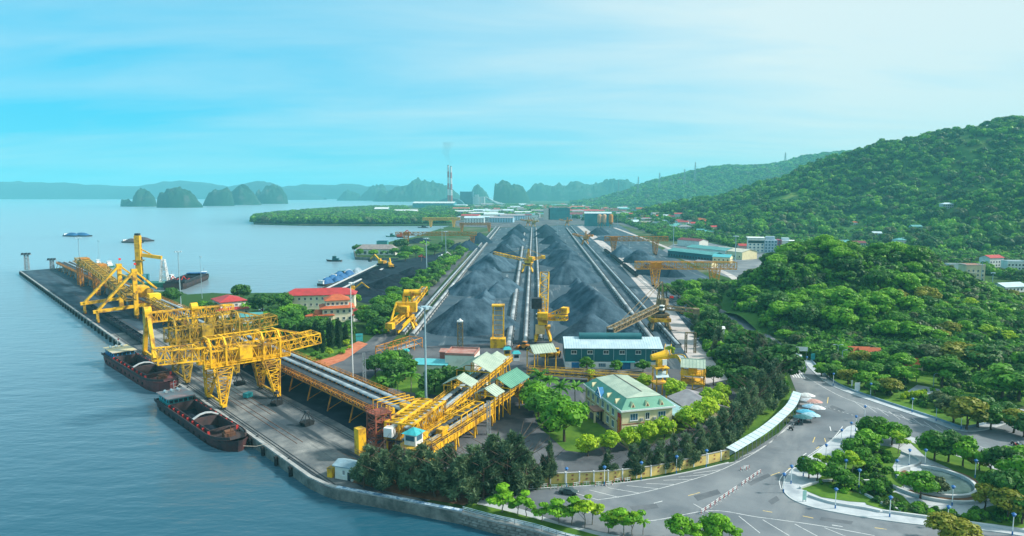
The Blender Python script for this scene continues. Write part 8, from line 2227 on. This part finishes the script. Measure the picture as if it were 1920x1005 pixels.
# red and white barriers
def barrier(loc, rz, label, group):
    t = thing('road_barrier', label, 'barrier', loc, rz, group)
    for x in (-.85, 0, .85):
        m_ = MB(); m_.box(x - .05, x + .05, -.04, .04, 0, .95); m_.build('post', REDP if x else WHITE, t)
    for z in (.45, .85):
        m_ = MB(); m_.box(-.95, .95, -.03, .03, z, z + .09); m_.build('rail', WHITE, t)
    for x in (-.85, .85):
        m_ = MB(); m_.box(x - .05, x + .05, -.4, .4, 0, .08); m_.build('foot', WHITE, t)
    return t
bp = P2((1318, 962), (1430, 884)); dd = bp[1] - bp[0]
b0 = barrier(bp[0] + Vector((0, 0, .075)), math.atan2(dd.y, dd.x), 'red and white road barrier in the diagonal line, nearest the road edge trees', 'barriers in the diagonal line')
nb = int(dd.length/2.15)
for k in range(1, nb):
    if k == 8: continue
    dup(b0, bp[0] + dd*k/nb + Vector((0, 0, .075)), math.atan2(dd.y, dd.x) + rng.uniform(-.08, .08), 'red and white road barrier in the diagonal line, %s from the trees' % (ord_[k] if k < 14 else 'number %d' % (k + 1)))
for i in range(2): dup(b0, G(1394 + i*5, 882 - i*2.5, .075), .3, ['left', 'right'][i] + ' one of the barrier pair standing off the diagonal line')
pth = P2((1000, 917), (1060, 914), (1140, 907), (1192, 901)); k = 0
for a, b in zip(pth, pth[1:]):
    n = int((b - a).length/2.2)
    for i in range(n):
        k += 1; p = a.lerp(b, i/n) + Vector((rng.uniform(-.2, .2), rng.uniform(-1.2, .2), .17))
        dup(b0, p, math.atan2((b - a).y, (b - a).x) + rng.uniform(-.2, .2), 'red and white barrier stored along the yellow wall', 'barriers stored by the wall')
# lamp posts of the park
def lamp_post(loc, label):
    t = thing('lamp_post', label, 'lamp post', loc, 0, 'white park lamp posts with blue heads')
    m_ = MB(); m_.tube((0, 0, 0), (0, 0, 4.0), .10, .08, 8); m_.build('pole', LAMPW, t)
    m_ = MB(); m_.tube((0, 0, 0), (0, 0, .8), .16, .14, 8); m_.build('base', BLUEL, t)
    m_ = MB(); m_.lathe([(.14, 3.95), (.30, 4.1), (.26, 4.45), (.5, 4.5), (.12, 4.8)], 10); m_.build('lamp_head', BLUEL, t)
    return t
L0 = None
lampd = [((1469, 923), 'at the pointed tip of the island'), ((1483, 907), 'second from the island tip'), ((1506, 893), 'among the small trees near the island tip'), ((1548, 865), 'on the island edge by the road arrows'), ((1577, 835), 'on the island edge before the corner'), ((1595, 821), 'at the island corner, lower'), ((1604, 808), 'at the island corner, upper'), ((1621, 788), 'behind the island corner by the road'),
 ((1566, 953), 'on the island front pavement, first'), ((1668, 969), 'on the island front pavement, second'), ((1776, 988), 'on the island front pavement, third'), ((1898, 1003), 'on the island front pavement, fourth at the edge'), ((1610, 915), 'on the pointed lawn, right'), ((1585, 896), 'on the pointed lawn, left'), ((1680, 896), 'left of the round pond'), ((1704, 875), 'at the garden path, left'), ((1734, 875), 'at the garden path, right'),
 ((1785, 948), 'in front of the round pond'), ((1828, 896), 'behind the round pond'), ((1562, 723), 'on the far pavement, first from the ticket booth'), ((1632, 743), 'on the far pavement, second from the booth'), ((1710, 773), 'on the far pavement, third from the booth'), ((1755, 789), 'on the far pavement, fourth from the booth'), ((1802, 804), 'on the far pavement, fifth from the booth'), ((1512, 690), 'right beside the ticket booth'),
 ((984, 919), 'before the yellow wall, first by the slide'), ((1062, 912), 'before the yellow wall, second'), ((1133, 909), 'before the yellow wall, third'), ((1202, 900), 'before the yellow wall, fourth'), ((1268, 888), 'before the yellow wall, fifth'), ((1324, 876), 'before the yellow wall, sixth near the canopy')]
for (px, py), lab in lampd:
    lb = 'white lamp post with blue head ' + lab
    if L0 is None: L0 = lamp_post(G(px, py, .2), lb)
    else: dup(L0, G(px, py, .2), 0, lb)
# curved parking canopy
cp_ = arc(P2((1378, 866), (1410, 846), (1440, 826), (1468, 802), (1492, 776), (1502, 752)), 4)
pcn = thing('parking_canopy', 'long curved pale blue metal parking canopy along the casuarinas', 'canopy', cp_[0]); o_ = -Vector(cp_[0])
oo = offset(cp_, 2.6); ii = cp_
for k in range(len(cp_) - 1):
    m_ = MB(); a, b, c, d_ = [q + o_ for q in (ii[k], ii[k+1], oo[k+1], oo[k])]
    g_ = .02
    m_.add([a + Vector((0,0,2.7)), b + Vector((0,0,2.7)), c + Vector((0,0,3.2)), d_ + Vector((0,0,3.2)), a + Vector((0,0,2.6)), b + Vector((0,0,2.6)), c + Vector((0,0,3.1)), d_ + Vector((0,0,3.1))], [(0,1,2,3),(7,6,5,4),(0,4,5,1),(2,6,7,3)]); m_.build('roof_panel', SKYROOF, pcn)
    m_ = MB(); m_.beam(ii[k] + o_ + Vector((0,0,2.74)), oo[k] + o_ + Vector((0,0,3.24)), .1, .1); m_.build('seam', CONCL, pcn)
    m_ = MB(); m_.beam(ii[k] + o_, ii[k] + o_ + Vector((0,0,2.6)), .14); m_.build('post', GREYST, pcn)
    m_ = MB(); m_.beam(oo[k] + o_, oo[k] + o_ + Vector((0,0,3.1)), .14); m_.build('post', GREYST, pcn)
m_ = MB(); wallstrip(m_, [p + o_ for p in offset(cp_, 3.0)], .2, 0, 2.4); m_.build('back_wall', M('canopy_back', (.45,.62,.68),.7,var=.2), pcn)
# sun umbrellas at its upper end
ucol = [(.72,.72,.70), (.60,.62,.64), (.62,.35,.30), (.30,.52,.66), (.66,.68,.70), (.10,.45,.62), (.40,.62,.70), (.04,.16,.18)]
upos = [(1512, 752), (1516, 762), (1525, 764), (1520, 774), (1530, 776), (1510, 784), (1520, 790), (1504, 794)]
unm = ['white striped', 'grey', 'faded red', 'blue', 'white', 'bright blue', 'pale blue', 'dark green']
for k, (px, py) in enumerate(upos):
    t = thing('sun_umbrella', '%s sun umbrella in the huddle beside the parking canopy' % unm[k], 'umbrella', G(px, py, .075), k)
    m_ = MB(); m_.tube((0, 0, 0), (0, 0, 2.6), .05, n=6); m_.build('pole', GREYST, t)
    m_ = MB(); n = 12; vs = [(0, 0, 2.9)]
    for r_, z in ((.8, 2.72), (1.5, 2.4), (2.0, 2.05)): vs += [(r_*math.cos(6.283*i/n)*(1 if i % 2 else .96), r_*math.sin(6.283*i/n)*(1 if i % 2 else .96), z - (.07 if i % 2 else 0)) for i in range(n)]
    m_.add(vs, [(0, 1+i, 1+(i+1) % n) for i in range(n)] + [(1+q*n+i, 1+(q+1)*n+i, 1+(q+1)*n+(i+1) % n, 1+q*n+(i+1) % n) for q in range(2) for i in range(n)]); t.scale = (1.45, 1.0, 1.0); t.rotation_euler = (0, 0, R(-20)); m_.build('canopy_cloth', M('umb_%d' % k, ucol[k], .7, var=.25, scale=1.5), t)
# ticket booth, boards, signs
tb = building('ticket_booth', 'small white ticket booth with teal windows at the road bend', G(1496, 684, 0), R(30), 4.6, 3.6, 3.0, WHITE, 'flat', TEALBR, wins=(('f', 3, 1.8), ('l', 2, 1.8)), wsize=(1.2, 1.3), cat='booth', pane=GLASSB)
def board(label, px, w, h, z, mat, rz=0.0):
    t = thing('notice_board', label, 'board', G(*px), rz)
    for x in (-w*.4, w*.4):
        m_ = MB(); m_.beam((x, 0, 0), (x, 0, z + .1), .12); m_.build('post', GREYST, t)
    m_ = MB(); m_.box(-w/2, w/2, -.06, .06, z, z + h); m_.build('panel', mat, t)
board('white rectangular board behind the ticket booth', (1502, 672), 5, 1.8, 3.2, WHITE, R(-10))
board('tall white notice board on the park lawn by the pavement', (1607, 736), 1.8, 3.0, .6, WHITE)
board('blue and white poster board right of the ticket booth', (1524, 678), 1.6, 2.6, .8, TEALBR)
board('small teal information sign on the tip of the island', (1508, 942), .9, 2.2, .6, M('sign_mint', (.35,.62,.56),.5,var=.3), R(10))
board('small white sign beside the white board lawn', (1597, 728), .5, 2.2, .8, WHITE)
# street lamps with arms
def street_lamp(label, px, top_py, arm=1.6, both=True):
    p = G(*px); h = ZAT(top_py, p.y); t = thing('street_lamp', label, 'street lamp', p, 0)
    m_ = MB(); m_.tube((0, 0, 0), (0, 0, h), .16, .09, 8); m_.build('pole', MASTC, t)
    for sd in ((-1, 1) if both else (1,)):
        m_ = MB(); m_.path([(0, 0, h), (sd*arm*.6, 0, h + .5), (sd*arm, 0, h + .45)], .07, 5); m_.box(sd*arm - .45, sd*arm + .45, -.16, .16, h + .36, h + .5); m_.build('lamp_arm', SKYROOF, t)
street_lamp('teal two armed street lamp with banner behind the park trees', (1570, 680), 648)
street_lamp('curved single street lamp beside the two armed one', (1578, 690), 658, both=False)
street_lamp('curved street lamp among the right park trees', (1750, 725), 702, both=False)
# floodlight masts
def mast(label, px, py, top, r=.34, heads=6, mat=MASTC):
    p = G(px, py); h = ZAT(top, p.y); t = thing('floodlight_mast', label, 'light mast', p, 0)
    m_ = MB(); m_.tube((0, 0, 0), (0, 0, h), r, r*.55, 10); m_.build('pole', mat, t)
    m_ = MB(); m_.tube((0, 0, h), (0, 0, h + .5), r*3.2, n=12); rg = m_.build('head_ring', mat, t)
    for k in range(heads):
        a = 6.283*k/heads; m_ = MB(); m_.cbox(r*4.6*math.cos(a), r*4.6*math.sin(a), h - .3, r*2.2, r*2.2, .6, a); m_.build('floodlight', SKYROOF, rg)
mast('tall pale blue floodlight mast in front of the left coal heap', 799, 757, 577, .42)
mast('very thin pale flag mast beside the villa', 662, 716, 532, .22, 1, WHITE)
mast('tall floodlight mast between loader and shore trees', 339, 572, 472, .4)
mast('tall floodlight mast in the hedge row', 800, 508, 447, .5)
mast('floodlight mast beside the bay gantry', 836, 476, 434, .5)
mast('thin floodlight mast before the far left heaps', 829, 470, 428, .4)
mast('floodlight mast right of the shed row', 1378, 500, 443, .5)
mast('floodlight mast behind the shed row', 1262, 476, 424, .5)
mast('thin floodlight mast at the far pier', 150, 498, 446, .5)
mast('thin aerial mast at the far pier behind the trippers', 187, 500, 452, .22, 1)
mast('thin aerial mast by the tugboat', 379, 560, 482, .18, 1)
for k, (px, py, tp) in enumerate(((1045, 440, 418), (1158, 424, 398), (1200, 428, 402), (885, 420, 396), (893, 424, 395), (906, 420, 398), (1415, 422, 398), (1180, 470, 450), (1691, 470, 446), (1860, 540, 512), (1838, 548, 490), (1582, 470, 450))):
    mast('slim far light pole, %s of those scattered behind the yard' % ord_[k], px, py, tp, .3, 2)
# lattice floodlight tower at the pier tip, lattice masts near the substation
def lattice_tower(label, px, py, top, w=2.2, mat=GREYST, head=True, n=8, name='lattice_tower'):
    p = G(px, py); h = ZAT(top, p.y); t = thing(name, label, 'tower', p, R(20))
    m_ = MB(); m_.lleg((0, 0, h), (0, 0, 0), (w*.8, w*.8), (w, w), n, .18*w/2.2, .3*w/2.2); m_.build('lattice', mat, t)
    if head:
        m_ = MB(); m_.box(-w*1.2, w*1.2, -w*.6, w*.6, h, h + .5)
        m_.build('platform', mat, t)
        for x in (-1, 0, 1):
            m_ = MB(); m_.box(x*w*.8 - .7, x*w*.8 + .7, -w*.7, w*.5, h + .6, h + 1.9); m_.build('floodlight', DARKST, t)
lattice_tower('grey lattice floodlight tower at the far tip of the pier', 51, 506, 478, 3.2)
lattice_tower('short lattice tower at the conveyor end on the pier', 98, 505, 488, 3.0)
lattice_tower('thin white lattice mast beside the service road', 684, 738, 662, 1.0, GREYST, False, 9)
lattice_tower('thin white lattice mast near the dark casuarinas', 916, 815, 752, 1.0, GREYST, False, 8)
# power pylons on the ridge
def pylon(label, px, top, y, z0):
    h = ZAT(top, y); x = XAT(px, y, h); t = thing('power_pylon', label, 'pylon', (x, y, z0), 0); hh = h - z0
    m_ = MB(); m_.lleg((0, 0, hh), (0, 0, 0), (2, 2), (12, 12), 7, .6, 1.1); m_.build('lattice', GREYST, t)
    for k in range(3):
        m_ = MB(); z = hh*(.72 + .1*k); w = 9 - k*1.6; m_.beam((-w, 0, z), (w, 0, z), .6); m_.beam((-w, 0, z), (0, 0, z + 3), .4); m_.beam((w, 0, z), (0, 0, z + 3), .4); m_.build('cross_arm', GREYST, t)
for k, (px, tp, y) in enumerate(((1197, 331, 3700), (1237, 324, 3700), (1284, 317, 3650), (1304, 304, 3700), (1473, 286, 3900), (1160, 338, 3800), (1258, 336, 3750))):
    z0 = float(max(0, hfun(XAT(px, y, 100), y, 'far'))); pylon(['lattice pylon left of the ridge row', 'second lattice pylon on the low ridge', 'third lattice pylon on the ridge, squat', 'tallest lattice pylon on the ridge', 'single lattice pylon on the high far ridge', 'faint pylon at the left end of the row', 'tiny pylon between second and third'][k], px, tp, y, z0 - 2)
# cars
def car(label, loc, rz, paint, kind='car'):
    t = thing('parked_car' if kind == 'car' else 'van', label, kind, loc, rz)
    if kind == 'car':
        sec = [(-2.15,.35,.75),(-2.1,.3,.95),(-1.2,.28,1.0),(-.75,.28,1.42),(.55,.28,1.45),(1.2,.28,1.02),(2.05,.3,.85),(2.2,.38,.6)]; w = .86
    else:
        sec = [(-2.5,.35,1.2),(-2.45,.3,2.0),(-1,.3,2.15),(1.0,.3,2.1),(1.7,.3,1.3),(2.4,.3,1.1),(2.5,.38,.7)]; w = .95
    m_ = MB(); vs = []
    for x, zb, zt in sec:
        k = .82 if zt > 1.2 and kind == 'car' else .97
        vs += [(x, -w, zb), (x, w, zb), (x, w, min(zt, .92 if kind == 'car' else 1.3)), (x, w*k, zt), (x, -w*k, zt), (x, -w, min(zt, .92 if kind == 'car' else 1.3))]
    n = 6; m_.add(vs, [(i*n+j, (i+1)*n+j, (i+1)*n+(j+1) % n, i*n+(j+1) % n) for i in range(len(sec)-1) for j in range(n)] + [tuple(range(n)), tuple(range((len(sec)-1)*n, len(sec)*n))[::-1]]); m_.build('body', paint, t, smooth=False)
    m_ = MB()
    if kind == 'car':
        m_.quad((-1.12,-.74,1.04),(-1.12,.74,1.04),(-.80,.70,1.38),(-.80,-.70,1.38)); m_.quad((1.16,-.74,1.08),(.62,-.7,1.42),(.62,.7,1.42),(1.16,.74,1.08))
    else: m_.quad((1.72,-.85,1.36),(1.06,-.88,2.06),(1.06,.88,2.06),(1.72,.85,1.36))
    o = m_.build('windscreen', GLASS, t); o.location.z = .02
    for sd in (-1, 1):
        m_ = MB(); y = sd*(w*.93 + .03)
        zs = (.97, 1.36) if kind == 'car' else (1.35, 1.95)
        m_.quad((-1.0, y, zs[0]), (.95, y, zs[0]), (.5, y*.93, zs[1]), (-.7, y*.93, zs[1])); m_.build('side_window', GLASS, t)
    for x in (-1.35, 1.4):
        for sd in (-1, 1):
            m_ = MB(); m_.tube((x, sd*w - .1, .33), (x, sd*w + .06, .33), .33, n=12); wh = m_.build('wheel', BLACK, t)
            m_ = MB(); m_.tube((x, sd*(w + .062) - .005, .33), (x, sd*(w + .062) + .005, .33), .19, n=10); m_.build('rim', GREYST, wh)
    for sd in (-.6, .6):
        m_ = MB(); m_.box(2.1, 2.2, sd - .18, sd + .18, .62, .76); m_.build('headlight', LAMPW, t)
CARB = M('car_black', (.015,.018,.022), .25, var=.1, spec=.6); CARG = M('car_dark_green', (.03,.06,.06), .3, var=.1, spec=.6); CARW = M('car_white', (.7,.72,.72), .3, var=.05, spec=.5); CARS = M('car_silver', (.42,.46,.5), .3, var=.05, spec=.5)
car('dark car parked by the promenade trees at the barriers', G(1066, 926, .08), R(-20), CARG)
car('black car parked under the flame tree, front one', G(1030, 806, .08), R(118), CARB)
car('silver grey car parked behind the black one', G(1020, 790, .08), R(115), CARS)
car('white van beside the shore light mast', G(334, 577, .05), R(60), CARW, 'van')
car('white car on the quiet lane before the long red hall', G(492, 583, .05), R(20), CARW)
car('dark car in the lane beside the white shore building', G(514, 584, .05), R(10), CARB)
# guard rail post, striped posts and grate near the haul road
for k, (px, py) in enumerate(((1330, 668), (1307, 650))):
    t = thing('striped_post', ['black and white striped post right of the haul road', 'black and white striped post at the haul road bend'][k], 'post', G(px, py), 0)
    for i in range(5):
        m_ = MB(); m_.box(-.14, .14, -.14, .14, i*.7, i*.7 + .7); m_.build('band', (BLACK, WHITE)[i % 2], t)
t = thing('goal_frame', 'rusty yellow portal frame across the haul road', 'frame', G(1294, 662), R(0))
for x in (-2, 2):
    m_ = MB(); m_.lleg((x, 0, 9), (x, 0, 0), (.8, .8), (.8, .8), 5, .12, .2); m_.build('post', TANST, t)
m_ = MB(); m_.beam((-2.3, 0, 9.1), (2.3, 0, 9.1), .5); m_.build('beam', TANST, t)
building('signal_hut', 'little white hut half hidden in the dark tree belt', G(1350, 640), R(0), 4, 3, 6, WHITE, 'gable', WHITE, .8, .4, 'x', wins=(('f', 1, 4.6),), detail=False, cat='hut')
t = thing('garden_slide', 'small blue and red playground slide before the yellow wall end', 'slide', G(968, 922), R(30))
m_ = MB(); m_.box(-1.2, 0, -.6, .6, 1.4, 1.6); m_.beam((-1.1, -.5, 0), (-1.1, -.5, 2.6), .14); m_.beam((-1.1, .5, 0), (-1.1, .5, 2.6), .14); m_.beam((-.1, -.5, 0), (-.1, -.5, 2.6), .14); m_.beam((-.1, .5, 0), (-.1, .5, 2.6), .14); m_.build('tower', BLUEP, t)
m_ = MB(); m_.add([(0,-.45,1.5),(0,.45,1.5),(2.6,.45,.15),(2.6,-.45,.15)], [(0,1,2,3)]); m_.build('chute', REDP, t)
# temple gate roofs in the right park
for k, (px, py) in enumerate(((1612, 676), (1632, 678), (1712, 700))):
    t = building('temple_gate', ['red tiled temple gate with upswept roof behind the park trees', 'second smaller red tiled gate roof beside the temple gate', 'pink pavilion roof between the big park trees'][k], G(px, py), R(-8), 7, 4, 3.6, HW[1], 'gable', TILEROOF, 1.8, .9, 'x', cat='gate')

# motorbikes
def motorbike(label, loc, rz, paint, group):
    t = thing('motorbike', label, 'motorbike', loc, rz, group)
    for x in (-.62, .62):
        m_ = MB(); m_.tube((x, -.06, .3), (x, .06, .3), .3, n=10); m_.build('wheel', BLACK, t)
    m_ = MB(); m_.box(-.55, .2, -.13, .13, .38, .72); m_.beam((.15, 0, .5), (.55, 0, .95), .16); m_.build('body', paint, t)
    m_ = MB(); m_.box(-.65, .1, -.13, .13, .74, .84); m_.build('seat', BLACK, t)
    m_ = MB(); m_.beam((.5, -.33, 1.0), (.5, .33, 1.0), .06); m_.beam((.6, 0, .3), (.5, 0, 1.0), .07); m_.build('handlebar', GREYST, t)
for k, (px, py) in enumerate(((1493, 797), (1497, 793), (1488, 801), (1501, 788), (1483, 806), (1525, 783))):
    motorbike(['black', 'red', 'white', 'blue', 'dark grey', 'silver'][k] + ' motorbike parked beside the umbrellas and canopy', G(px, py, .08), R(30 + 20*k), (BLACK, REDP, WHITE, BLUEP, DARKST, GREYST)[k], 'motorbikes by the umbrellas')
for k, (px, py) in enumerate(((1900, 834), (1906, 837), (1912, 835))):
    motorbike(['black', 'red', 'white'][k] + ' motorbike parked at the right edge under the tree', G(px, py, .08), R(100 + 15*k), (BLACK, REDP, WHITE)[k], 'motorbikes at the right edge')
# repaired asphalt patches
PATCH = ground_mat('asphalt_patch', ((.10, .115, .13), (.16, .175, .19)), .2)
for k, pts in enumerate((((1300, 930), (1345, 918), (1352, 926), (1308, 940)), ((1180, 950), (1230, 945), (1236, 953), (1188, 960)), ((1560, 760), (1585, 770), (1575, 777), (1552, 766)), ((1440, 940), (1456, 930), (1462, 938), (1447, 947)), ((1400, 905), (1440, 888), (1446, 893), (1408, 911)), ((1540, 970), (1600, 978), (1596, 984), (1536, 976)))):
    zone('asphalt_repair', P2(*pts), .0745, PATCH)

# ------------------------------------------------------------------ haze: the damp air of the bay
def haze():
    mb = MB(); mb.box(-15990, 15990, -500, 15990, -5.2, 430)
    m = bpy.data.materials.new('haze_air'); m.use_nodes = True
    nt = m.node_tree; nt.nodes.clear()
    out = nt.nodes.new('ShaderNodeOutputMaterial')
    v = nt.nodes.new('ShaderNodeVolumePrincipled')
    v.inputs['Color'].default_value = (0.28, 0.88, 1.0, 1)
    v.inputs['Density'].default_value = 0.00011
    v.inputs['Anisotropy'].default_value = 0.0
    nt.links.new(v.outputs[0], out.inputs['Volume'])
    o = mb.build('haze', m)
    o['kind'] = 'stuff'; o['label'] = 'pale blue sea haze over the bay and town'
haze()
